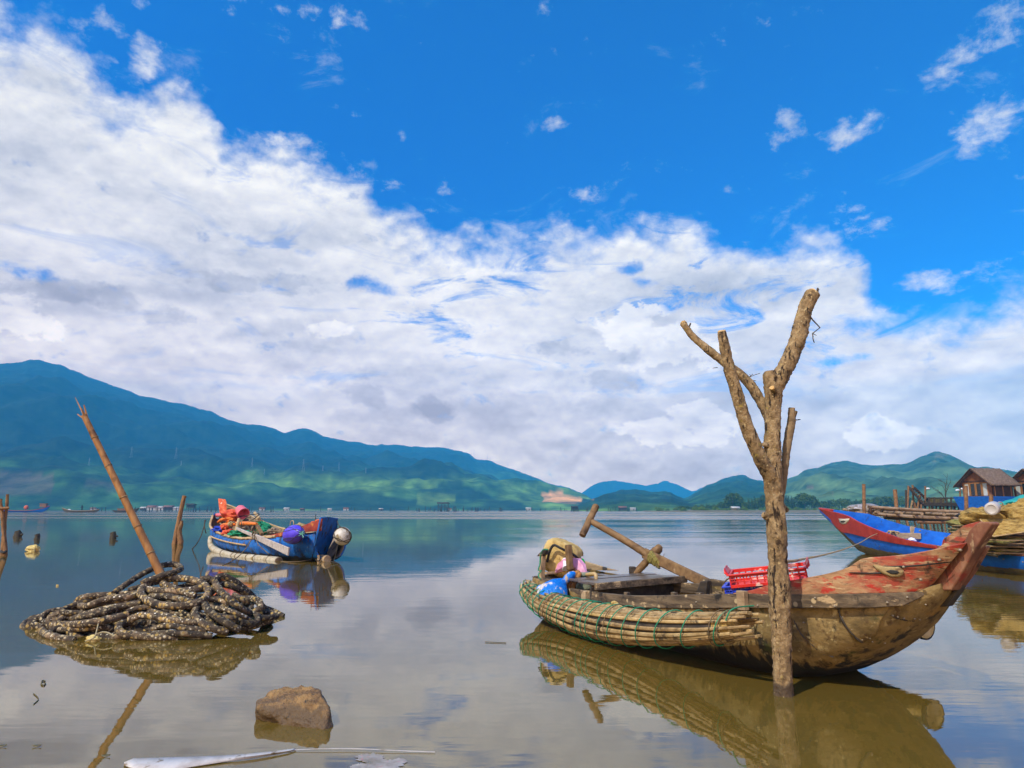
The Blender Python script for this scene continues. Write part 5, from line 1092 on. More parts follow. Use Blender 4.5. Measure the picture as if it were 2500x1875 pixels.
# small litter on the still water
M_LEAF = mat('floating_leaf', [(.05, .05, .02), (.14, .11, .05)], scale=30, rough=.6, bump=.2); M_STRAW = mat('pale_straw', [(.30, .24, .12), (.45, .38, .22)], scale=30, rough=.6, bump=0)
def litter(name, label, cat, pts, r, m): 
    mb = MB(); mb.tube(smooth_line(pts, 16), r, 5); return tag(mb.build(name, m, loc=pts[0]), label, cat)
litter('twig_ring', 'tiny dark curled leaf stalk floating below the heap', 'twig', [W(106 + 5 * math.cos(a), 1667 + 6 * math.sin(a), .006) for a in np.linspace(0, 5.6, 9)], .005, M_LEAF)
litter('floating_twig', 'thin forked twig floating near the lower left corner', 'twig', [W(82, 1693, .004), W(94, 1706, .004), W(82, 1719, .004)], .003, M_LEAF)
litter('floating_twig', 'dark thin twig floating in open water left of near boat', 'twig', [W(1184, 1567, .006), W(1205, 1568, .006), W(1236, 1569, .006)], .004, M_LEAF)
for u, v, l in [(90, 1822, 'brown dead leaf floating at the lower left'), (258, 1846, 'small dark leaf floating above the white sheet'), (5, 1822, 'half seen leaf at the left edge')]:
    mb = MB(); c = W(u, v, .004); mb.sheet([[c + Vector((x * .022, y * .011 * (1 - abs(x)) + .004 * x, .004 * x * x + .003 * y + .002)) for y in (-1, 0, 1)] for x in np.linspace(-1, 1, 7)]); tag(mb.build('floating_leaf', M_LEAF, loc=c, solid=.002), l, 'leaf')
mb = tube3([zm(500, 745, -.14), zm(560, 720, -.18), zm(580, 690, -.18), zm(600, 610, -.2)], .006, M_STRAW, 'x', None); mb.tube(smooth_line([zm(580, 690, -.18), zm(640, 672, -.2), zm(690, 685, -.2), zm(720, 705, -.2)], 12), .006, 5)
tag(mb.build('straw', M_STRAW, loc=zm(560, 740, -.1)), 'pale dry straw stalks caught at the front of the heap', 'straw')
lump('foam_crumb', 'pale foam scrap caught among straw at the front of the heap', 'foam crumb', zm(560, 728, -.12), (.07, .05, .035), M_YFOAM, 7)
lump('plastic_bit', 'red and yellow plastic cap on the right side of the heap', 'cap', zm(1790, 418, -.1), (.03, .025, .02), mat('red_plastic_bit', [(.55, .02, .03), (.6, .03, .04)], rough=.4, bump=0), 3, .2)

# ------------------------------------------------------------------ rock and the half sunk white sheet
M_ROCK = mat('wet_brown_rock', [(.07, .034, .008), (.21, .11, .026), (.38, .215, .06)], scale=9, rough=.5, bump=1.0, bscale=26, bdist=.025, layers=[((.10, .055, .016), 7, .42, .60, (1, 1, 1), (.00, .20)), ((.40, .27, .12), 17, .64, .72), ((.02, .016, .01), 20, .62, .70)], spec=.6)
import bmesh
def rock():
    base = W(705, 1760); Yb = base.y
    top = [D(624, 1712, Yb + .10), D(628, 1728, Yb - .02), D(741, 1672, Yb + .16), D(700, 1678, Yb + .20), D(655, 1692, Yb + .16), D(776, 1681, Yb + .10), D(786, 1690, Yb + .02), D(800, 1722, Yb - .08), D(806, 1740, Yb - .10), D(700, 1712, Yb + .0), D(745, 1716, Yb - .05)]
    bot = [W(628, 1744), W(700, 1760), W(790, 1782), W(811, 1776), W(640, 1738), D(745, 1725, Yb + .35), D(660, 1725, Yb + .3), D(800, 1745, Yb + .25)]
    bot2 = [p + Vector((0, 0, -.15)) for p in bot]
    bm = bmesh.new()
    for p in top + bot + bot2: bm.verts.new(p - base)
    r = bmesh.ops.convex_hull(bm, input=bm.verts); bmesh.ops.delete(bm, geom=[g for g in r['geom_interior'] if isinstance(g, bmesh.types.BMVert)], context='VERTS')
    bmesh.ops.triangulate(bm, faces=bm.faces)
    for _ in range(5): bmesh.ops.subdivide_edges(bm, edges=[e for e in bm.edges if e.calc_length() > .02], cuts=1, use_grid_fill=False); bmesh.ops.triangulate(bm, faces=bm.faces)
    for _ in range(1): bmesh.ops.smooth_vert(bm, verts=bm.verts, factor=.4, use_axis_x=True, use_axis_y=True, use_axis_z=True)
    bm.normal_update()
    for v in bm.verts:
        q = v.co; v.co = q + v.normal * (.020 * mnoise.noise(q * 9) + .011 * mnoise.noise(q * 26) + .006 * mnoise.noise(q * 60))
    me = bpy.data.meshes.new('rock'); bm.to_mesh(me); bm.free(); me.materials.append(M_ROCK); me.polygons.foreach_set('use_smooth', [True] * len(me.polygons))
    o = bpy.data.objects.new('rock', me); COL.objects.link(o); o.location = base; tag(o, 'brown angular rock half out of the shallow water in front', 'rock')
rock()
M_SHEET = mat('dirty_white_sheet', [(.34, .30, .27), (.50, .47, .45), (.60, .57, .55)], scale=6, rough=.85, spec=.15, bump=.3, layers=[((.18, .13, .08), 12, .56, .68), ((.10, .075, .04), 5, .62, .70)])
M_SUNK = mat('muddy_sunken_sheet', [(.09, .065, .03), (.24, .20, .17), (.38, .34, .31)], scale=7, rough=.2, spec=.6, bump=.1, layers=[((.40, .10, .10), 16, .62, .70)])
sh = thing('plastic_sheet', 'twisted dirty white plastic strip half sunk at the bottom edge', 'plastic sheet', W(600, 1850))
def zz(t): return .004 + .035 * math.sin(math.pi * t) ** 2
T_ = [(303, 1862), (326, 1853), (420, 1850), (520, 1847), (600, 1842), (660, 1836), (715, 1829), (722, 1829)]; B_ = [(303, 1869), (330, 1878), (405, 1884), (470, 1872), (555, 1859), (620, 1850), (690, 1838), (722, 1831)]
mb = MB(); mb.sheet([[W(*a, .004 + .014 * math.sin(3.1 * i / 7)), W((a[0] + b[0]) / 2, (a[1] + b[1]) / 2, .006 + .010 * math.sin(3.1 * i / 7)), W(*b, .005)] for i, (a, b) in enumerate(zip(T_, B_))]); mb.build('strip', M_SHEET, sh, solid=.006)
mb = MB(); mb.tube(smooth_line([W(700, 1832, .005), W(780, 1828, .010), W(870, 1828, .010), W(960, 1832, .008), W(1062, 1836, .005)], 20), .004, 5, flat=.4); mb.build('fold_edge', M_SHEET, sh)
rnd = random.Random(8)
def rag(cu, cv, ru, rv, n=26): return [(cu + ru * math.cos(2 * math.pi * k / n) * rnd.uniform(.72, 1.08), cv + rv * math.sin(2 * math.pi * k / n) * rnd.uniform(.72, 1.08)) for k in range(n)]
for cu, cv, ru, rv in ((905, 1850, 40, 12), (935, 1868, 52, 15), (880, 1872, 26, 9), (975, 1858, 20, 8)):
    mb = MB(); pp = rag(cu, cv, ru, rv, 48); mb.add([W(cu, cv, .004)] + [W(u, v, .003) for u, v in pp], [(0, 1 + k, 1 + (k + 1) % len(pp)) for k in range(len(pp))]); mb.build('sunken_part', M_SUNK, sh)

# ------------------------------------------------------------------ the blue and red boat on the right
M_BRIGHTB = mat('bright_blue_paint', [(.004, .075, .36), (.006, .115, .52), (.01, .15, .60)], scale=3, stretch=(1, .5, 2), rough=.55, bump=.3, bscale=14, layers=[((.02, .05, .16), 5, .60, .70), ((.20, .18, .18), 11, .68, .74)])
M_BRIGHTR = mat('red_bow_paint', [(.26, .018, .010), (.36, .026, .014), (.42, .05, .022)], scale=4, rough=.55, bump=.3, bscale=18, layers=[((.42, .16, .08), 9, .64, .72)])
M_OLIVE = mat('olive_hull_bottom', [(.07, .055, .02), (.13, .10, .035), (.18, .14, .055)], scale=4, rough=.75, bump=.4, layers=[((.03, .025, .012), 5, .56, .68)])
M_EYEW = mat('cream_eye_paint', [(.62, .56, .42), (.72, .66, .52)], scale=20, rough=.6, bump=.1)
RF = Frame((10.9, 14.0), math.radians(92)); R3 = RF.px
rb = thing('fishing_boat', 'bright blue boat with red bow and cream eye, right behind the near boat', 'boat', RF.S, RF.ang)
RST = [(-3.5, .62, .42, .42, -.1), (0, .70, .375, .40, -.15), (2.8, .73, .41, .46, -.17), (4.3, .67, .53, .64, -.16), (5.05, .60, .63, .69, -.14), (6.0, .52, .77, .80, -.10), (6.9, .42, .93, .97, -.05), (7.55, .33, 1.07, 1.12, .05), (8.2, .23, 1.14, 1.17, .33), (8.9, .15, 1.20, 1.22, .66), (9.6, .085, 1.26, 1.27, .99), (10.05, .04, 1.315, 1.315, 1.19)]
def R_on(u, v, off=.016):
    w = .4
    for _ in range(12):
        uu, ww, z = RF.uwz(R3(u, v, w)); uu = min(10.04, uu); ws, zs, zk = interp(RST, uu, 1), interp(RST, uu, 2), interp(RST, uu, 4)
        a = math.acos(max(-1, min(1, 1 - (z - zk) / max(.01, zs - zk)))) / (math.pi / 2); w = w * .4 + .6 * (ws * math.sin(a * math.pi / 2) ** .62 * (1 + .06 * math.sin(math.pi * a)) + off)
    return R3(u, v, w)
hb = hull_mesh(RF, RST, q=.62, bulge=.06, nu=150, ns=44)
_bl = sorted([RF.uwz(R_on(*q)) for q in [(2500, 1390), (2400, 1382), (2300, 1367), (2240, 1359), (2204, 1353), (2160, 1346), (2125, 1338), (2102, 1332), (2085, 1325)]]); _bl = [(-3.5, 0, .12)] + [t for t in _bl if t[0] > -3.4] + [(9.2, 0, .85), (10.1, 0, 1.25)]
for i, f_ in enumerate(hb.f):
    c = sum((Vector(hb.v[k]) for k in f_), Vector()) / len(f_); u_, w_, z_ = RF.uwz(c); hb.mi[i] = 1 if z_ > float(np.interp(u_, [t[0] for t in _bl], [t[2] for t in _bl])) else 0
hb.build('hull', [M_OLIVE, M_BRIGHTB], rb)
def rs(u, dw=0, dz=0): return RF.world(u, interp(RST, u, 1) + dw, interp(RST, u, 2) + dz)
us = [-3.4, -1.5, 0, 1.5, 2.9, 4.3, 5.1, 6.0, 6.9, 7.5, 8.2]
u2 = [2.9, 4.3, 5.1, 6.0, 6.9, 7.5, 8.2, 8.9, 9.6, 10.06]
rbot = [R_on(2291, 1341, .035), R_on(2225, 1333, .035), R_on(2190, 1328, .035), R_on(2160, 1322, .035), R_on(2125, 1315, .035), R_on(2100, 1309, .035), R_on(2072, 1302, .035), R_on(2053, 1298, .03), R3(2027, 1272, .09), R3(2004, 1247, .045)]
red = strake(RF, [(rs(u, .05, .035), b) for u, b in zip(u2, rbot)], .055, 40); bowr = red.build('bow_plank', M_BRIGHTR, rb, bevel=.008)
mb = MB(); mb.sheet([[RF.world(u, w * max(.02, interp(RST, u, 1) - .045), max(.05, interp(RST, u, 4) + .05) + (interp(RST, u, 2 if w > 0 else 3) + (.05 if w < 0 else .0) - max(.05, interp(RST, u, 4) + .05)) * abs(w) ** 1.8) for w in np.linspace(-1, 1, 15)] for u in np.linspace(-3.3, 9.7, 50)]); mb.build('inner_planking', M_BRIGHTB, rb)
mb = MB(); mb.prism([RF.world(9.3, .12, 1.27), RF.world(10.1, .05, 1.335), RF.world(10.1, -.05, 1.335), RF.world(9.3, -.12, 1.275)], (0, 0, 1), .06); mb.build('bow_cap', M_BRIGHTR, rb, bevel=.015)
tube3([RF.world(u, interp(RST, u, 1) - .01, interp(RST, u, 2) + .02) for u in np.linspace(-3.4, 3.2, 10)], .022, M_REDB, 'gunwale', rb)
A_, B_ = R3(2174, 1308, .30), R3(2247, 1309, -.42)
mb = MB(); mb.plank(A_, B_, .14, .16); mb.build('thwart', M_PALEW, rb, bevel=.01)
mb = MB(); mb.plank(R3(2229, 1303, -.44), R3(2228, 1286, -.46), .05, .14, up=RF.n); mb.build('thwart_post', M_PALEW, rb, bevel=.012)
for k, (a, b, w) in enumerate([(2246, 1296, -.4), (2297, 1330, -.55), (2148, 1334, .52), (2434, 1359, .79), (2450, 1365, .79), (2497, 1372, .79), (2036, 1283, .1), (2020, 1265, .07)]):
    nails(rb, [R3(a, b, w)], .030 if k < 2 else .0181)
def on_red(u, v, off):
    best = None; d = Vector(ray(u, v)); C0 = Vector((0, 0, CAM_H)); T = smooth_line([rs(q, .05, .035) for q in u2], 80); B = smooth_line(rbot, 80)
    for i in range(79):
        n = (T[i + 1] - T[i]).cross(B[i] - T[i]); k = (T[i] - C0).dot(n) / n.dot(d); P = C0 + d * k; s = (P - T[i]).dot(T[i + 1] - T[i]) / (T[i + 1] - T[i]).length_squared
        if -.2 <= s <= 1.2 and (best is None or abs(s - .5) < best[0]): best = (abs(s - .5), P)
    return (best[1] if best else R3(u, v, .3)) - d.normalized() * off
decal([(2047, 1266), (2060, 1267), (2074, 1266), (2071, 1273), (2065, 1279), (2057, 1280), (2050, 1275)], .02, 'painted_eye', M_EYEW, bowr, fn=on_red, solid=.01)
decal([(2052, 1272), (2060, 1271), (2065, 1273), (2060, 1276), (2054, 1276)], .035, 'pupil', M_EYEB, bowr, fn=on_red, solid=.008)
kn = thing('rope_bundle', 'knotted pale rope on the blue boat beside its thwart', 'rope', R3(2175, 1305, .4))
mb = MB(); rnd = random.Random(4); c = R3(2172, 1304, .42)
mb.tube(smooth_line([c + Vector((rnd.uniform(-.18, .18), rnd.uniform(-.3, .3), rnd.uniform(-.02, .10))) for k in range(12)], 60), .018, 6); mb.build('knot', mat('tan_rope', [(.32, .20, .08), (.50, .36, .18)], scale=40, rough=.8, bump=.4), kn)
lump('plastic_scrap', 'white plastic scrap lying inside the blue boat below the thwart', 'scrap', R3(2226, 1319, .25), (.09, .12, .06), M_WHITEB, 3)
M_TAN = _M['tan_rope']
rope('mooring_rope', 'tan mooring rope from blue boat bow to the forked tree', [D(1905, 1370, TB.y + .12), D(1935, 1370, 6.0), D(1965, 1364, 7.5), D(2010, 1355, 10.5), D(2060, 1341, 14.0), D(2100, 1325, 17.0), D(2125, 1310, 19.0), R3(2142, 1303, .60)], .012, M_TAN)
# ------------------------------------------------------------------ nets and traps piled on it
M_GOLD = mat('golden_net', [(.12, .065, .012), (.36, .22, .05), (.54, .37, .12)], scale=9, stretch=(1, 1, 3.5), rough=.9, bump=1.0, bscale=26, bdist=.03, layers=[((.10, .06, .02), 12, .60, .68, (.5, .5, 3))])
M_OLN = mat('olive_net', [(.09, .075, .02), (.22, .19, .05), (.34, .29, .09)], scale=10, stretch=(1, 1, 5), rough=.9, bump=.9, bscale=26, bdist=.02, layers=[((.03, .06, .02), 7, .56, .66, (.5, .5, 3))])
M_DKN = mat('dark_trap_net', [(.035, .030, .018), (.085, .07, .04), (.14, .11, .06)], scale=12, stretch=(.6, .6, 5), rough=.9, bump=.8, bscale=30, bdist=.02, layers=[((.40, .32, .20), 16, .62, .66, (.3, .3, 6)), ((.06, .12, .03), 8, .60, .68, (.4, .4, 4))])
M_TEAL = mat('teal_tarpaulin', [(.01, .20, .20), (.02, .30, .28), (.04, .38, .36)], scale=6, rough=.6, bump=.5)
M_JUG = mat('cloudy_white_jug', [(.40, .36, .32), (.54, .50, .46)], scale=5, rough=.4, bump=.1, layers=[((.55, .42, .26), 6, .62, .74)])
def folds(name, label, cat, c, r, m, seed, R=None, amp=.26, loc=None, fr=14):
    mb = MB(); mb.ell(c, r, 46, 26, R, jit=.35, fr=1.8, seed=seed); v = []
    for p in mb.v:
        q = Vector(p); h = (q - c); n = math.sin(h.z * fr / max(r[2], .05) * .35 + 2.5 * mnoise.noise(q * 3 + Vector((seed, 0, 0)))) * .5 + mnoise.noise(q * 8) * .8 + .5 * mnoise.noise(q * 19)
        v.append(tuple(q + h.normalized() * n * amp * min(r)))
    mb.v = v; return tag(mb.build(name, m, loc=loc or (c - Vector((0, 0, r[2] * .9)))), label, cat)
folds('fishing_net', 'golden net bundle under the white jug', 'net', D(2408, 1268, 15.2), (.42, .5, .26), M_GOLD, 3)
folds('fishing_net', 'large golden net heap at the right edge behind the jug', 'net', D(2490, 1262, 14.8), (.50, .55, .34), M_GOLD, 5)
folds('fishing_net', 'flat olive net fold jutting left from the pile', 'net', D(2362, 1279, 16.2), (.36, .45, .12), M_OLN, 7)
folds('fishing_net', 'dark green net edge hanging low at the left of the pile', 'net', D(2358, 1300, 16.3), (.24, .4, .12), M_GNET, 8)
folds('net_bundle', 'black net bundle on the left of the golden nets', 'net', D(2362, 1259, 16.4), (.20, .25, .10), M_BLACK, 9)
folds('tarpaulin', 'teal tarpaulin lying over the top of the nets', 'tarpaulin', D(2478, 1228, 15.6), (.36, .3, .11), M_TEAL, 11, R=Matrix.Rotation(-.35, 3, 'Y'))
rnd = random.Random(21)
for k in range(9):
    v = 1345 - k * 7.5; c = D(2448 + rnd.uniform(-12, 12), v, 15.0 + rnd.uniform(-.2, .2)); tr = thing('folded_trap', 'folded net trap in the layered stack under the golden nets', 'trap', c, rnd.uniform(-.2, .2), 'folded traps stacked in the blue boat')
    mb = MB(); hw = .62 + rnd.uniform(-.06, .10)
    mb.sheet([[(x * hw, y * .7, .02 * math.sin(x * 7 + k) + .012 * math.sin(y * 9 + 2 * k) - .03 * x * x) for x in np.linspace(-1, 1, 15)] for y in np.linspace(-1, 1, 9)]); mb.build('net_panel', [M_DKN, M_OLN][k % 3 == 1], tr, world=False, solid=.045)
    mb = MB(); mb.tube([(-hw, -.72, .0), (hw, -.72, -.02), (hw, .72, -.02), (-hw, .72, 0)], .012, 6, closed=True); mb.build('frame_rod', M_CANE2, tr, world=False)
tp = thing('net_trap', 'golden net trap with rod frame leaning on the pile at the right edge', 'trap', D(2470, 1312, 14.2))
c4 = [D(2393, 1268, 14.5), D(2425, 1310, 14.1), D(2520, 1296, 13.9), D(2530, 1268, 14.3)]
mb = MB(); mb.sheet([[c4[0].lerp(c4[1], t).lerp(c4[3].lerp(c4[2], t), s) + Vector((0, .05 * math.sin(s * 9) * math.sin(t * 3), 0)) for s in np.linspace(0, 1, 14)] for t in np.linspace(0, 1, 8)]); mb.build('net_panel', M_GOLD, tp, solid=.02)
for a, b in ((0, 1), (1, 2)): mb = MB(); mb.tube([c4[a], c4[b]], .014, 6); mb.build('frame_rod', M_CANE, tp)
jg = thing('jug', 'cloudy white plastic jug lying on the golden nets', 'jug', D(2425, 1255, 14.6))
j0, j1 = D(2420, 1243, 14.25), D(2437, 1231, 14.9); d = (j1 - j0).normalized(); x, y, t = frames([j0, j1])[0]
mb = MB(); mb.loft([[j0 + d * s + (x * math.cos(a) + y * math.sin(a)) * r for a in (2 * math.pi * k / 22 for k in range(22))] for s, r in [(.012, .075), (0, .09), (.01, .118), (.04, .128), (.26, .128), (.30, .12), (.38, .118), (.44, .10), (.50, .05), (.54, .045)]], True, True); mb.build('jug_body', M_JUG, jg)
tube3([D(2438, 1226, 14.8), D(2446, 1227, 14.9), D(2450, 1236, 14.95), D(2447, 1240, 14.95)], .012, M_JUG, 'handle', jg)

# ------------------------------------------------------------------ bamboo jetty
M_JET = mat('jetty_bamboo', [(.16, .10, .055), (.30, .20, .12), (.42, .31, .21)], scale=6, stretch=(.5, 2, 2), rough=.75, bump=.4, layers=[((.07, .04, .022), 5, .56, .66)])
M_POST = mat('brown_post', [(.10, .045, .02), (.20, .10, .045), (.30, .17, .08)], scale=9, rough=.8, bump=.5)
jt = thing('bamboo_jetty', 'low bamboo jetty of long poles behind the blue boat', 'jetty', W(2230, 1296))
def jp(a, b, ra, rb_, m, name='long_pole', n=10): 
    mb = MB(); P = smooth_line([Vector(a), Vector(a).lerp(Vector(b), .5) + Vector((0, 0, -.02)), Vector(b)], 16); mb.tube(P, [ra + (rb_ - ra) * i / 15 for i in range(16)], n, jit=.05); mb.build(name, m, jt)
jp(D(2120, 1238, 25), D(2382, 1250, 26), .06, .05, M_JET); jp(D(2125, 1240, 25.6), D(2390, 1253, 26.6), .055, .05, M_JET); jp(D(2090, 1252, 25), D(2345, 1267, 25.6), .065, .06, M_JET); jp(D(2100, 1253, 26), D(2400, 1262, 27), .06, .055, M_JET)
jp(D(2160, 1263, 25.4), D(2342, 1272, 26), .07, .05, M_DARKW); jp(D(2240, 1275, 25), D(2345, 1274, 25.4), .05, .045, M_POST); jp(D(2150, 1246, 26.2), D(2395, 1258, 26.8), .07, .06, M_DARKW)
for u in (2145, 2201, 2251, 2305, 2345): a = D(u, 1251 + (u - 2145) * .03, 24.8); jp(a, a + Vector((.3, 3.2, .1)), .055, .055, M_JET, 'crossbar', 14)
for (u0, v0, u1, v1, Y, r) in [(2112, 1300, 2109, 1182, 24.6, .058), (2196, 1300, 2185, 1195, 25.8, .070), (2363, 1300, 2358, 1186, 25.2, .066), (2420, 1300, 2420, 1208, 25.6, .07), (2128, 1300, 2126, 1235, 25, .035)]:
    P = smooth_line([D(u0, v0, Y), D((u0 + u1) / 2 - 1, (v0 + v1) / 2, Y), D(u1, v1, Y)], 16); P[0].z = -.3; mb = MB(); mb.tube(P, r, 10, jit=.07); mb.build('post', M_POST, jt)
folds('wrapped_bundle', 'bundle wrapped in pale plastic film on the left end of the jetty', 'bundle', D(2108, 1242, 25.6), (.52, .5, .19), mat('pale_film', [(.12, .09, .06), (.26, .22, .19), (.50, .50, .56)], scale=7, rough=.35, bump=.7, bscale=14), 4, amp=.12)

# ------------------------------------------------------------------ stilt walkway, stair, lamps, huts
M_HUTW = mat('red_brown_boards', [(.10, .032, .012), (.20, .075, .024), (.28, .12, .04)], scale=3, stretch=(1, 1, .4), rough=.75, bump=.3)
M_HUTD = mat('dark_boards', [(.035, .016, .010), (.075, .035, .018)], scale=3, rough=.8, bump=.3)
M_THATCH = mat('grey_brown_thatch', [(.07, .042, .028), (.16, .105, .072), (.26, .185, .13)], scale=4, stretch=(2, 2, .6), rough=.95, bump=1.0, bscale=14, bdist=.05)
M_GLASS = mat('dark_window_glass', [(.012, .014, .016), (.02, .022, .024)], rough=.08, bump=0, spec=.6)
M_CURT = mat('pale_curtain', [(.34, .38, .36), (.52, .55, .52)], scale=3, stretch=(6, 6, .4), rough=.9, bump=.3)
M_FRAME = mat('orange_wood_frame', [(.26, .11, .03), (.36, .17, .05)], scale=6, rough=.6, bump=.2)
M_LAMPW = mat('white_lamp_metal', [(.72, .74, .78), (.80, .82, .86)], rough=.4, bump=0)
def hut(name, A0, ang, Lf, Ls, z0, zw, za, base=True, label='', colr=M_HUTW, simple=False):
    a = Vector((math.cos(ang), math.sin(ang), 0)); b = Vector((-a.y, a.x, 0)); A0 = Vector((A0.x, A0.y, 0)); Z = Vector((0, 0, 1))
    h = thing(name, label, 'hut', A0, ang)
    P = lambda s, t, z: A0 + a * s + b * t + Z * z
    def wallp(name, pts, n, m, th=.10): mb = MB(); mb.prism(pts, n, th); return mb.build(name, m, h)
    mid = Lf / 2; zr_ = zw + .05
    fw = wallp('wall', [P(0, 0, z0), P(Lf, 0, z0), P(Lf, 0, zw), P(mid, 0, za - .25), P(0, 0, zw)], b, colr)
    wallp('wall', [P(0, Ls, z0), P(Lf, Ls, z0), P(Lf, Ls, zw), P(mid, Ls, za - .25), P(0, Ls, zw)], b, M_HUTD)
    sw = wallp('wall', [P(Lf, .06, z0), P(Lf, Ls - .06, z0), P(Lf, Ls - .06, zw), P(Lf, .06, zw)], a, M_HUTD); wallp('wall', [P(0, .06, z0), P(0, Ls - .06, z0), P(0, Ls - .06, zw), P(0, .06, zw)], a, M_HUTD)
    ov, oe = .5, .55; k = (za - zw) / (mid)
    rf = MB()
    for sgn in (0, 1):
        e_s = -oe if sgn == 0 else Lf + oe; ze = za - k * (mid + oe)
        n_ = 14; gridr = [[P(e_s + (mid - e_s) * j / 10, -ov + (Ls + 2 * ov) * i / n_, ze + (za - ze) * j / 10 + .03 * math.sin(i * 2.1 + j)) for j in range(11)] for i in range(n_ + 1)]
        rf.sheet(gridr)
    rf.build('roof', M_THATCH, h, solid=.18, fix=True)
    for s0, s1 in ((-oe, mid), (Lf + oe, mid)):
        mb = MB(); mb.plank(P(s0, -ov - .05, za - k * (mid + oe) - .06), P(s1, -ov - .05, za - .02), .06, .16, up=b); mb.build('barge_board', M_HUTD, h)
    mb = MB(); mb.plank(P(.0, -.08, zw + .02), P(Lf, -.08, zw + .02), .07, .10); mb.build('tie_beam', M_HUTD, h)
    for q in range(4):
        s0 = .22 + q * (Lf - .44) / 4; s1 = s0 + (Lf - .44) / 4 - .05; w = MB(); zb = z0 + .08; zt = zw - .12
        w.plank(P(s0 + .04, -.09, zb), P(s0 + .04, -.09, zt), .06, .08, up=b); w.plank(P(s1 - .04, -.09, zb), P(s1 - .04, -.09, zt), .06, .08, up=b); w.plank(P(s0 + .08, -.09, zt - .04), P(s1 - .08, -.09, zt - .04), .06, .08); fr_ = w.build('window', M_FRAME, h)
        mb = MB(); mb.prism([P(s0 + .07, -.066, zb), P(s1 - .07, -.066, zb), P(s1 - .07, -.066, zt - .08), P(s0 + .07, -.066, zt - .08)], b, .02); mb.build('pane' if q in (1, 2) else 'curtain', M_GLASS if q in (1, 2) else M_CURT, fr_)
    for q in range(3): mb = MB(); mb.plank(P(Lf + .07, .3 + q * (Ls - .6) / 2, z0), P(Lf + .07, .3 + q * (Ls - .6) / 2, zw), .08, .08, up=a); mb.build('wall_post', M_FRAME, h)
    if base:
        mb = MB(); lo, hi = [P(.25, -.1, -.2), P(Lf - .2, -.1, -.2), P(Lf - .2, Ls + .3, -.2), P(.25, Ls + .3, -.2)], [P(-.55, -.75, z0 + .02), P(Lf + .35, -.55, z0 - .0), P(Lf + .35, Ls + .8, z0 - .02), P(-.55, Ls + .8, z0 - .02)]
        mb.loft([lo, hi], True, True); mb.build('painted_base', M_BRIGHTB, h)
    return h, P
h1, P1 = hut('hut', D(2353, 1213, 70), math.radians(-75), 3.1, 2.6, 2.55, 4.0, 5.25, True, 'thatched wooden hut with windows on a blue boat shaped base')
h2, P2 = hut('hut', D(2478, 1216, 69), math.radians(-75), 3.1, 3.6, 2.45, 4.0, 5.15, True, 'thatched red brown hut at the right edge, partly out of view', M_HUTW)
mb = MB(); mb.ell(P2(1.55, -.1, 4.55), (.12, .08, .2), 10, 8); mb.build('gable_lamp', M_LAMPW, h2)
wk = thing('walkway', 'dark timber walkway on stilts beside the blue based hut', 'walkway', W(2300, 1271))
YW = 76.0
def wkp(u0, v0, u1, v1, r, name, m=M_DARKW, dy=0.0, water=False, up=None):
    a, b = D(u0, v0, YW + dy), D(u1, v1, YW + dy)
    if water: a.z = -.3
    mb = MB(); mb.tube([a, a.lerp(b, .5), b], r, 7, jit=.08); mb.build(name, m, wk)
mb = MB(); mb.plank(D(2245, 1231, YW + .8), D(2352, 1232, YW + .8), 2.0, .35); mb.build('deck', M_DARKW, wk)
for k, u in enumerate(range(2250, 2352, 9)): wkp(u, 1270, u + (k % 3 - 1), 1231, .09 + .02 * (k % 2), 'stilt', [M_POST, M_DARKW, M_STK][k % 3], dy=.1 + .9 * (k % 2), water=True)
wkp(2262, 1216, 2330, 1216, .07, 'handrail'); wkp(2330, 1217, 2352, 1222, .05, 'handrail', M_POST)
for u in (2268, 2281, 2297, 2311, 2322, 2338): wkp(u, 1231, u, 1214 if u != 2338 else 1222, .10, 'rail_post')
mb = MB(); mb.box(D(2286, 1224, YW + .9), (1.3, .8, .7)); mb.box(D(2283, 1219, YW + .9), (1.0, .6, .3)); mb.build('crate_bench', M_OLIVE, wk)
sr = thing('stair', 'steep open wooden stair rising to nothing left of the walkway', 'stair', W(2240, 1271))
def srp(a, b, w, h, name, m=M_DARKW, up=(0, 0, 1)): mb = MB(); mb.plank(a, b, w, h, up=up); mb.build(name, m, sr)
s0a, s0b, s1a, s1b = D(2255, 1230, YW), D(2219, 1190, YW), D(2272, 1228, YW + 1.2), D(2231, 1190, YW + 1.2)
srp(s0a, s0b, .09, .26, 'stringer'); srp(s1a, s1b, .09, .26, 'stringer')
for k in range(9): t = (k + .5) / 9; srp(s0a.lerp(s0b, t), s1a.lerp(s1b, t), .28, .06, 'tread', M_POST)
for (u0, v0, u1, v1, dy, m) in [(2214, 1270, 2218, 1186, 0, M_POST), (2211, 1270, 2212, 1196, 1, M_DARKW), (2232, 1270, 2228, 1184, 1, M_POST), (2239, 1250, 2245, 1208, .3, M_STK), (2222, 1247, 2228, 1222, .2, M_CANE2), (2240, 1249, 2231, 1226, .4, M_STK), (2246, 1270, 2246, 1208, .8, M_POST)]:
    a, b = D(u0, v0, YW + dy), D(u1, v1, YW + dy); a.z = -.3 if v0 == 1270 else a.z; mb = MB(); mb.tube([a, a.lerp(b, .5), b], .10, 7, jit=.1); mb.build('support_pole', m, sr)
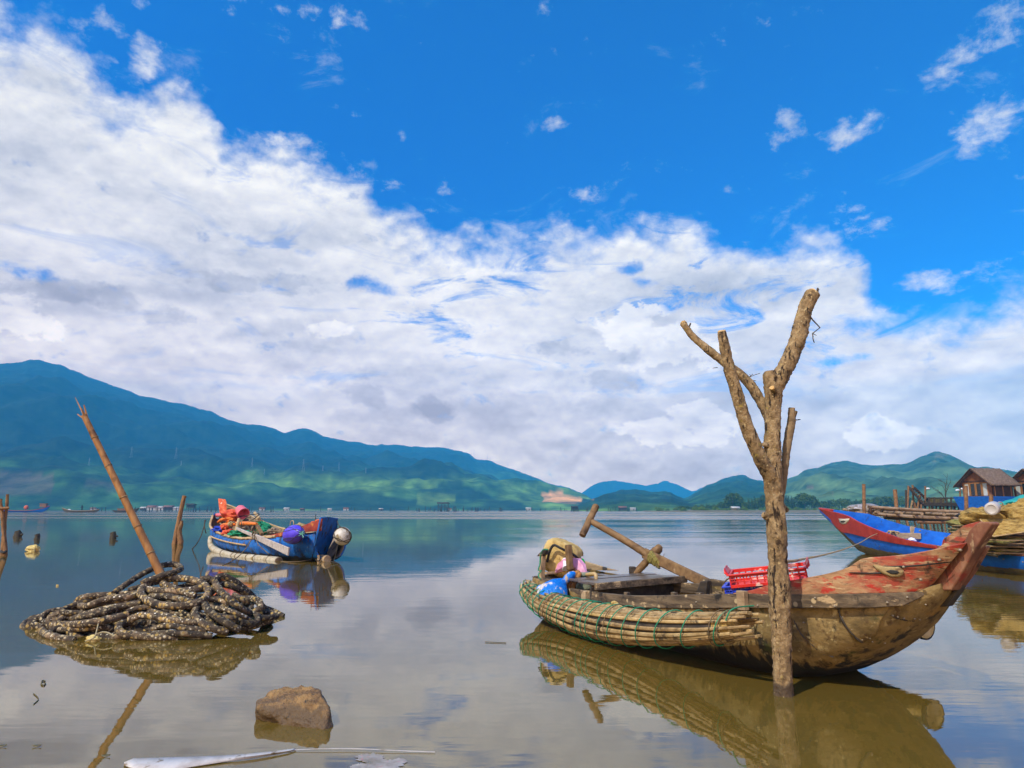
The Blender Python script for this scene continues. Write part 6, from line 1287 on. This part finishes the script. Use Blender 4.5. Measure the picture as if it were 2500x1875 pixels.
for k, (u, v0, v1, heads, lab) in enumerate([(2259, 1226, 1190, [(2265, 1193)], 'lamp post with one white head on the timber walkway'), (2344, 1213, 1191, [(2338, 1197), (2349, 1194)], 'lamp post with two white heads left of the thatched hut'), (2461, 1222, 1190, [(2466, 1195)], 'lamp post between the two thatched huts')]):
    Yl = [76.5, 72.5, 73.0][k]; lp = thing('lamp_post', lab, 'lamp post', D(u, v0, Yl))
    mb = MB(); mb.tube([D(u, v0, Yl), D(u, v1 - 3, Yl)], .09, 8); mb.build('post', M_POST, lp)
    for hu, hv in heads:
        mb = MB(); mb.tube([D(u, hv, Yl), D(hu, hv, Yl)], .05, 6); mb.build('arm', M_POST, lp); mb = MB(); mb.ell(D(hu, hv, Yl), (.24, .16, .11), 12, 8); mb.build('lamp_head', M_LAMPW, lp)
M_BRAN = mat('bare_branches', [(.03, .022, .016), (.06, .045, .035)], scale=10, rough=.9, bump=0)
def bare_tree(base, h, seed):
    o = thing('bare_tree', 'leafless small tree behind the walkway rail', 'tree', base); rnd = random.Random(seed)
    def grow(p, d, l, r, dep, name):
        mb = MB(); pts = [p]; q = p
        for i in range(4): d = (d + Vector((rnd.uniform(-.22, .22), rnd.uniform(-.22, .22), rnd.uniform(-.02, .14)))).normalized(); q = q + d * l / 4; pts.append(q)
        mb.tube(pts, [r * (1 - .12 * i) for i in range(5)], 6); mb.build(name, M_BRAN, o)
        if dep:
            for k in range(3 if dep > 1 else 2):
                a = rnd.choice([-1, 1]) * rnd.uniform(.4, .95); grow(pts[rnd.choice([2, 3, 4])], (d + Vector((-.35 + a, rnd.uniform(-.6, .6), .15))).normalized(), l * .68, r * .6, dep - 1, 'branch')
    grow(base, Vector((-.12, 0, 1)), h * .42, .09, 3, 'trunk')
bare_tree(Vector((D(2312, 1228, 84).x, 84, 1.3)), 4.4, 6)

# ------------------------------------------------------------------ wooded spit on the right
M_SPIT = mat('sandy_spit', [(.10, .085, .045), (.20, .16, .09), (.07, .085, .03)], scale=.12, rough=.95, bump=.4)
us = np.linspace(1570, 2900, 90); rows = []
for u in us:
    d = Vector(ray(u, 1244)); d = Vector((d.x / d.y, 1, 0)); f = min(1, (u - 1570) / 120); n = float(fbm(np.array([u / 40.]), np.array([1.])))
    rows.append([Vector((d.x * Y, Y, z)) for Y, z in ((330 + 110 * (1 - f) - 30 * n * f, -.4), (345 + 100 * (1 - f) - 30 * n * f, .35), (380 + 70 * (1 - f), .9 * f + .1), (470, 1.2 * f), (545, .5), (600, -.4))])
mb = MB(); mb.sheet(rows); o = mb.build('sandbank', M_SPIT); o['kind'] = 'structure'
M_LEAF1 = mat('casuarina_foliage', [(.014, .030, .003), (.045, .075, .006), (.10, .135, .012)], scale=.6, rough=.9, bump=0, spec=.15, vary=(.6, 1.3))
M_LEAF2 = mat('broadleaf_foliage', [(.02, .038, .003), (.065, .105, .008), (.13, .175, .014)], scale=.6, rough=.9, bump=0, spec=.15, vary=(.6, 1.3))
M_LEAF3 = mat('shore_scrub', [(.06, .11, .015), (.11, .19, .026), (.17, .25, .04)], scale=.5, rough=.9, bump=0, spec=.15)
M_TRUNK = mat('grey_tree_bark', [(.05, .04, .03), (.10, .08, .06)], scale=3, rough=.9, bump=0)
def leafy(kind, h, seed):
    rnd = random.Random(seed); mb = MB(); cl = []
    if kind == 'cas':
        for k in range(46): t = k / 45; z = h * (.16 + .84 * t); rr = h * .20 * (1 - t) ** .75 * rnd.uniform(.5, 1.25) + .15; a = rnd.uniform(0, 6.28); cl.append((Vector((math.cos(a) * rr * .75, math.sin(a) * rr * .75, z)), h * .075 * (1.25 - t)))
    elif kind == 'broad':
        for k in range(46): a = rnd.uniform(0, 6.28); e_ = rnd.uniform(-.5, 1); rr = h * .36 * math.sqrt(max(0, 1 - e_ * e_)) * rnd.uniform(.55, 1.1); cl.append((Vector((math.cos(a) * rr, math.sin(a) * rr, h * (.58 + .36 * e_))), h * .10))
    else:
        for k in range(30): a = rnd.uniform(0, 6.28); rr = h * .9 * rnd.random() ** .5; cl.append((Vector((math.cos(a) * rr, math.sin(a) * rr * .7, h * rnd.uniform(.1, .8) * (1 - .4 * rr / h))), h * .2))
    for c, s in cl:
        for k in range(15):
            d = Vector((rnd.gauss(0, 1), rnd.gauss(0, 1), rnd.gauss(0, .8))).normalized(); p = c + d * s * rnd.uniform(.4, 1.25); u = Vector((rnd.gauss(0, 1), rnd.gauss(0, 1), rnd.gauss(0, 1))).normalized(); v = u.cross(d).normalized(); l = s * rnd.uniform(.3, .65)
            mb.add([p - u * l, p + v * l * .55, p + u * l, p - v * l * .55], [(0, 1, 2, 3)])
    return mb
def palm(h, seed):
    rnd = random.Random(seed); mb = MB()
    for k in range(16):
        a = 2 * math.pi * k / 16 + rnd.uniform(-.2, .2); up = rnd.uniform(-.1, .9); L_ = h * .34; prev = None
        P = [Vector((math.cos(a) * L_ * t, math.sin(a) * L_ * t, h + L_ * (up * t - 1.1 * t * t))) for t in np.linspace(0, 1, 7)]
        sd = Vector((-math.sin(a), math.cos(a), 0))
        for i in range(6): w = L_ * .10 * (1.1 - i / 6); mb.add([P[i] - sd * w + Vector((0, 0, -w)), P[i], P[i + 1], P[i + 1] - sd * w * .9 + Vector((0, 0, -w))], [(0, 1, 2, 3)]); mb.add([P[i], P[i] + sd * w + Vector((0, 0, -w)), P[i + 1] + sd * w * .9 + Vector((0, 0, -w)), P[i + 1]], [(0, 1, 2, 3)])
    return mb
KINDS = {}
def tree_kind(key, name, label, kind, h, seed, leafm, group):
    o = thing(name, label, 'tree' if kind != 'bush' else 'bush', (0, 0, 0), 0, group)
    (palm(h, seed) if kind == 'palm' else leafy(kind, h, seed)).build('crown' if kind != 'bush' else 'foliage', leafm, o, smooth=False, world=False, fix=False)
    mb = MB(); top = h * (.95 if kind in ('cas', 'palm') else .6); mb.tube([(0, 0, -.5), (.06 * h * .2, 0, top * .5), (0, .02 * h, top)], [h * .022, h * .017, h * .006], 6); mb.build('trunk' if kind != 'bush' else 'stem', M_TRUNK, o, world=False)
    KINDS[key] = [o, False]
GT = 'trees along the wooded spit'
for i in range(3): tree_kind('cas%d' % i, 'casuarina_tree', 'dark feathery casuarina tree in the far shore wood', 'cas', 11, 3 + i, M_LEAF1, GT)
for i in range(3): tree_kind('bro%d' % i, 'broadleaf_tree', 'rounded green broadleaf tree in the far shore wood', 'broad', 9, 13 + i, M_LEAF2, GT)
tree_kind('palm0', 'palm_tree', 'tufted palm standing in the far shore wood', 'palm', 9, 31, M_LEAF2, GT)
for i in range(2): tree_kind('bush%d' % i, 'shore_bush', 'low light green bush at the waterline of the far spit', 'bush', 2.4, 41 + i, M_LEAF3, 'bushes along the spit waterline')
def plant(key, loc, s, rz):
    k = KINDS[key]; o = k[0] if not k[1] else dup(k[0]); k[1] = True
    o.location = loc; o.scale = (s, s, s); o.rotation_euler = (0, 0, rz)
rnd = random.Random(77)
prof_u = [1640, 1670, 1700, 1740, 1770, 1782, 1800, 1812, 1840, 1860, 1875, 1950, 1960, 1985, 2005, 2040, 2100, 2140, 2190, 2240, 2300, 2400, 2700]
prof_v = [1242, 1237, 1231, 1229, 1224, 1206, 1207, 1224, 1214, 1212, 1205, 1213, 1207, 1212, 1222, 1219, 1219, 1214, 1213, 1217, 1221, 1224, 1225]
for i in range(230):
    u = 1655 + (2560 - 1655) * (i + rnd.random()) / 230; Y = rnd.uniform(395, 470); v = float(np.interp(u, prof_u, prof_v)) + rnd.uniform(0, 9) * (.3 if 1775 < u < 1805 or 1950 < u < 1990 else 1)
    x = D(u, 1244, Y).x; zt = D(u, v, Y).z; base = .9; hh = max(2.5, (zt - base) * 1.12)
    key = ('cas%d' % rnd.randint(0, 2)) if (1775 < u < 1960 and rnd.random() < .75) or rnd.random() < .25 else ('palm0' if rnd.random() < .12 and u > 1950 else 'bro%d' % rnd.randint(0, 2))
    plant(key, (x, Y, base), hh / (11 if key[0] == 'c' else 9 if key[0] == 'b' else 10), rnd.uniform(0, 6.28))
for i in range(70):
    u = 1600 + (2560 - 1600) * (i + rnd.random()) / 70; Y = rnd.uniform(365, 392) if u > 1660 else rnd.uniform(420, 450); plant('bush%d' % rnd.randint(0, 1), (D(u, 1244, Y).x, Y, .5), rnd.uniform(.6, 1.3), rnd.uniform(0, 6.28))

# ------------------------------------------------------------------ far shore: stakes, stilt huts, houses, boats, pylons
M_FSTK = mat('grey_lagoon_stake', [(.02, .016, .012), (.05, .04, .03)], scale=2, rough=.9, bump=0)
M_FWALL = mat('pale_house_wall', [(.42, .40, .36), (.60, .58, .54)], scale=.5, rough=.9, bump=0)
M_FROOF = mat('red_brown_roof', [(.16, .07, .05), (.26, .13, .09)], scale=.6, rough=.9, bump=0)
M_FDARK = mat('dark_stilt_wood', [(.03, .024, .02), (.07, .055, .04)], scale=1, rough=.9, bump=0)
mb = MB(); mb.tube([(0, 0, -.6), (.1, 0, 1.2), (.05, 0, 2.6)], [.20, .18, .14], 5); s0 = tag(mb.build('lagoon_stake', M_FSTK), 'thin wooden stake standing in the far lagoon below the mountain', 'stake', 'stakes of the fish traps far across the lagoon')
first = True
for i in range(170):
    u = rnd.choice([rnd.uniform(-10, 1650), rnd.uniform(300, 700), rnd.gauss(1085, 60), rnd.gauss(1420, 90)]); Y = rnd.uniform(430, 505); o = s0 if first else dup(s0); first = False
    o.location = (D(u, 1244, Y).x, Y, 0); sc = rnd.uniform(.5, 1.4); o.scale = (1, 1, sc); o.rotation_euler = (rnd.uniform(-.06, .06), rnd.uniform(-.1, .1), 0)
def stilt_hut(u, Y, w, h, label, roof=True, walls=False):
    c = Vector((D(u, 1244, Y).x, Y, 0)); o = thing('stilt_hut', label, 'hut', c)
    for sx in (-1, -.33, .33, 1):
        for sy in (-1, 1): mb = MB(); mb.tube([c + Vector((sx * w / 2, sy * w * .35, -.5)), c + Vector((sx * w / 2, sy * w * .35, h * .8))], .16, 6); mb.build('stilt', M_FDARK, o)
    mb = MB(); mb.box(c + Vector((0, 0, h * .42)), (w * 1.05, w * .8, .3)); mb.build('platform', M_FDARK, o)
    if walls: mb = MB(); mb.box(c + Vector((0, 0, h * .66)), (w * .9, w * .6, h * .36)); mb.build('wall', M_FDARK, o)
    else:
        for k in range(3): mb = MB(); mb.plank(c + Vector((-w / 2, -w * .35, h * (.5 + .1 * k))), c + Vector((w / 2, -w * .35, h * (.5 + .1 * k))), .12, .12); mb.build('rail', M_FDARK, o)
    if roof: mb = MB(); mb.sheet([[c + Vector((x * w * .6, y * w * .48, h * (.86 + .14 * (1 - abs(y))) + .15 * math.sin(x * 5))) for y in (-1, 0, 1)] for x in np.linspace(-1, 1, 6)]); mb.build('roof', M_FDARK, o, solid=.25)
stilt_hut(1082, 470, 6.6, 6.0, 'open roofed fishing platform on stilts in front of the green field'); stilt_hut(1403, 480, 4.2, 3.6, 'small roofed stilt hut near the bare earth slope', walls=True); stilt_hut(466, 450, 4.6, 5.0, 'tall slatted stilt hut right of the twin stake', walls=True)
def house(u, Y, w, label, m=M_FWALL, mr=M_FROOF):
    c = Vector((D(u, 1244, Y).x, Y, .6)); o = thing('far_house', label, 'house', c, 0, 'small houses on the far shore')
    mb = MB(); mb.box(c + Vector((0, 0, w * .19)), (w, w * .6, w * .38)); mb.build('wall', m, o)
    mb = MB(); mb.sheet([[c + Vector((x * w * .56, y * w * .4, w * (.36 + .2 * (1 - abs(y))))) for y in (-1, 0, 1)] for x in (-1, 1)]); mb.build('roof', mr, o, solid=.2)
    mb = MB(); mb.box(c + Vector((w * .15, -w * .31, w * .15)), (w * .16, .1, w * .28)); mb.build('door', M_FDARK, o)
for i, (u, w) in enumerate([(352, 5), (372, 7), (392, 6), (412, 7), (430, 5), (228, 4), (560, 3), (640, 4), (700, 4), (738, 3), (805, 3), (845, 4), (930, 3), (1098, 3), (1290, 4), (1520, 6), (1545, 4)]):
    house(u, 560, w, 'tiny low house on the far shore under the mountain', M_FWALL if i % 3 else M_FDARK, M_FROOF if i % 2 else M_FWALL)
house(1795, 372, 4.0, 'small white roofed shed on the sandy spit left of the forked tree', M_SPIT, M_FWALL)
YB = 330.0
def far_boat(u0, u1, v_end0, v_end1, label, m, m2, cargo):
    c = Vector((D((u0 + u1) / 2, 1244, YB).x, YB, 0)); o = thing('far_boat', label, 'boat', c); x0, x1 = D(u0, 1244, YB).x, D(u1, 1244, YB).x; z0, z1 = D(u0, v_end0, YB).z, D(u1, v_end1, YB).z; L_ = x1 - x0
    rings = []; rl = []
    for i in range(21):
        t = i / 20; x = x0 + L_ * t; hw = .95 * math.sin(math.pi * min(1, max(0, .06 + t * .88))) ** .6; e_ = abs(2 * t - 1) ** 2.6; zs = .75 + ((z0 if t < .5 else z1) - .75) * e_; zk = -.3 + (zs - .4 + .3) * abs(2 * t - 1) ** 5
        rings.append([Vector((x, YB + hw * s, z)) for s, z in ((-1, zs), (-.85, (zs + zk) / 2), (-.3, zk), (.3, zk), (.85, (zs + zk) / 2), (1, zs), (.85, zs - .12), (-.85, zs - .12))]); rl.append(Vector((x, YB - hw - .02, zs + .02)))
    mb = MB(); mb.loft(rings, True, True); mb.build('hull', m, o)
    mb = MB(); mb.tube(rl, .12, 5); mb.build('gunwale', m2, o)
    return o
fa = far_boat(-12, 121, 1240, 1235, 'far blue boat with red bow at the left edge', M_BRIGHTB, M_BRIGHTR, None); fb_ = far_boat(152, 243, 1240, 1243, 'far brown boat with one person standing in it', M_OLIVE, M_PALEW, None); fc_ = far_boat(276, 339, 1246, 1240, 'far dark boat behind the leaning bamboo pole', M_DKN, M_DARKW, None)
ball('balloon_buoy', 'round orange red buoy on the far blue boat', 'buoy', D(64, 1239, YB), (1.0, .9, 1.05), M_ORED)
def far_box(name, label, cat, u, v, w, h, m): c = D(u, v, YB); mb = MB(); mb.box(c, (w, 1.4, h)); mb.box(c + Vector((0, 0, h * .55)), (w * 1.2, 1.6, h * .14)); tag(mb.build(name, m, loc=c - Vector((0, 0, h / 2)), bevel=.05), label, cat)
far_box('boat_shelter', 'brown box shaped shelter on the stern of far blue boat', 'shelter', 107, 1234, 3.0, 1.5, M_POST); far_box('cargo', 'low brown load on the far dark boat', 'cargo', 300, 1244, 4.5, .9, M_POST)
lump('white_sack', 'white sack in the far brown boat', 'sack', D(169, 1245, YB), (.7, .6, .45), M_LAMPW, 3, .2); lump('white_sack', 'white bundle near the right end of the far brown boat', 'sack', D(216, 1248, YB), (.6, .5, .3), M_LAMPW, 5, .2)
def person(base, h, label, m):
    o = thing('person', label, 'person', base); k = h / 1.7
    J = {'pel': (0, 0, .92), 'chest': (0, -.03, 1.28), 'neck': (0, -.03, 1.45), 'head': (.0, -.06, 1.6), 'hl': (-.10, 0, .88), 'kl': (-.13, -.02, .48), 'al': (-.15, 0, .06), 'tl': (-.15, -.14, .03), 'hr': (.10, 0, .88), 'kr': (.13, -.02, .48), 'ar': (.15, 0, .06), 'tr': (.15, -.14, .03),
         'sl': (-.19, -.02, 1.40), 'el': (-.26, -.08, 1.13), 'wl': (-.20, -.28, .98), 'sr': (.19, -.02, 1.40), 'er': (.27, -.08, 1.13), 'wr': (.18, -.28, .96)}
    R_ = dict(pel=.14, chest=.16, neck=.06, head=.10, hl=.10, kl=.07, al=.05, tl=.04, hr=.10, kr=.07, ar=.05, tr=.04, sl=.08, el=.05, wl=.04, sr=.08, er=.05, wr=.04)
    ks = list(J); E_ = [('pel', 'chest'), ('chest', 'neck'), ('neck', 'head'), ('pel', 'hl'), ('hl', 'kl'), ('kl', 'al'), ('al', 'tl'), ('pel', 'hr'), ('hr', 'kr'), ('kr', 'ar'), ('ar', 'tr'), ('chest', 'sl'), ('sl', 'el'), ('el', 'wl'), ('chest', 'sr'), ('sr', 'er'), ('er', 'wr')]
    me = bpy.data.meshes.new('body'); me.from_pydata([tuple(np.array(J[q]) * k) for q in ks], [(ks.index(a), ks.index(b)) for a, b in E_], []); me.materials.append(m)
    b = bpy.data.objects.new('body', me); COL.objects.link(b); b.parent = o; b.modifiers.new('skin', 'SKIN'); sv = me.skin_vertices[0].data
    for q, s in zip(ks, sv): s.radius = (R_[q] * k, R_[q] * k)
    sv[0].use_root = True; m2 = b.modifiers.new('sub', 'SUBSURF'); m2.levels = 1; m2.render_levels = 1
    mb = MB(); mb.loft([[(r * math.cos(a), -.06 * k + r * math.sin(a), z) for a in (2 * math.pi * i / 14 for i in range(14))] for r, z in ((.26 * k, 1.63 * k), (.12 * k, 1.72 * k), (.02 * k, 1.80 * k))], True, True); mb.build('hat', m, o, world=False)
person(Vector((D(200, 1244, YB).x, YB, .25)), 3.0, 'person in dark clothes standing in the far brown boat', mat('dark_clothes', [(.012, .010, .016), (.03, .025, .035)], scale=3, rough=.9, bump=0))
M_STEEL = mat('pale_pylon_steel', [(.20, .21, .22), (.28, .29, .30)], scale=1, rough=.6, bump=0)
def pylon(c, h, label, mast=False):
    o = thing('mast' if mast else 'pylon', label, 'mast' if mast else 'pylon', c, 0, 'power line pylons and masts on the mountain side'); w = h * .10 if not mast else h * .03; t = .08 + .00004 * c.y
    for sx in (-1, 1):
        for sy in (-1, 1): mb = MB(); mb.tube([c + Vector((sx * w, sy * w, -3)), c + Vector((sx * w * .25, sy * w * .25, h * .7)), c + Vector((0, 0, h))], t, 4); mb.build('leg', M_STEEL, o)
    mb = MB()
    for k in range(7): f0, f1 = 1 - k / 8, 1 - (k + 1) / 8; mb.tube([c + Vector((-w * f0, -w * f0, h * k * .11)), c + Vector((w * f1, -w * f1, h * (k + 1) * .11))], t * .6, 4)
    mb.build('bracing', M_STEEL, o)
    if not mast:
        for k in range(3): mb = MB(); mb.tube([c + Vector((-h * (.16 - .03 * k), 0, h * (.72 + .1 * k))), c + Vector((h * (.16 - .03 * k), 0, h * (.72 + .1 * k)))], t * .8, 4); mb.build('cross_arm', M_STEEL, o)
bpy.context.view_layer.update()
mts = [q for q in COL.objects if q.name.startswith(('mountain', 'hills'))]
def on_ground(u, v):
    d = Vector(ray(u, v)).normalized(); best = None
    for q in mts:
        hit, loc, nor, idx = q.ray_cast(Vector((0, 0, CAM_H)), d)
        if hit and (best is None or loc.length < best.length): best = loc
    return best
for u, v, hp, lab in [(320, 1117, 27, 'pale pylon on the dark slope right of the bamboo pole tip'), (429, 1121, 30, 'thin pale pylon above the light green spur'), (615, 1141, 24, 'pylon on the dark slope left of the blue boat'), (740, 1152, 32, 'tall thin pylon in the middle of the dark slope'), (645, 1158, 13, 'short pylon low on the dark slope'), (827, 1150, 22, 'pale pylon left of the bright hilltop pylon'), (893, 1155, 13, 'bright white pylon on the green foothill crest'), (217, 1137, 20, 'faint pylon left of the bamboo pole'), (442, 1137, 12, 'short wide pylon on the light green spur'), (788, 1150, 14, 'small faint pylon right of the tall one')]:
    g = on_ground(u, v)
    if g: pylon(g, hp / FPX * g.y, lab)
for u, v, hp, lab in [(1150, 1112, 15, 'left mast of the trio on the mountain ridge'), (1157, 1116, 19, 'middle mast of the trio on the mountain ridge'), (1164, 1118, 20, 'right mast of the trio on the mountain ridge'), (1190, 1122, 10, 'short mast right of the ridge trio'), (1197, 1126, 10, 'second short mast right of the ridge trio'), (1240, 1140, 8, 'lowest mast on the falling ridge')]:
    g = on_ground(u, v + 3)
    if g: pylon(g, (hp + 3) / FPX * g.y, lab, True)
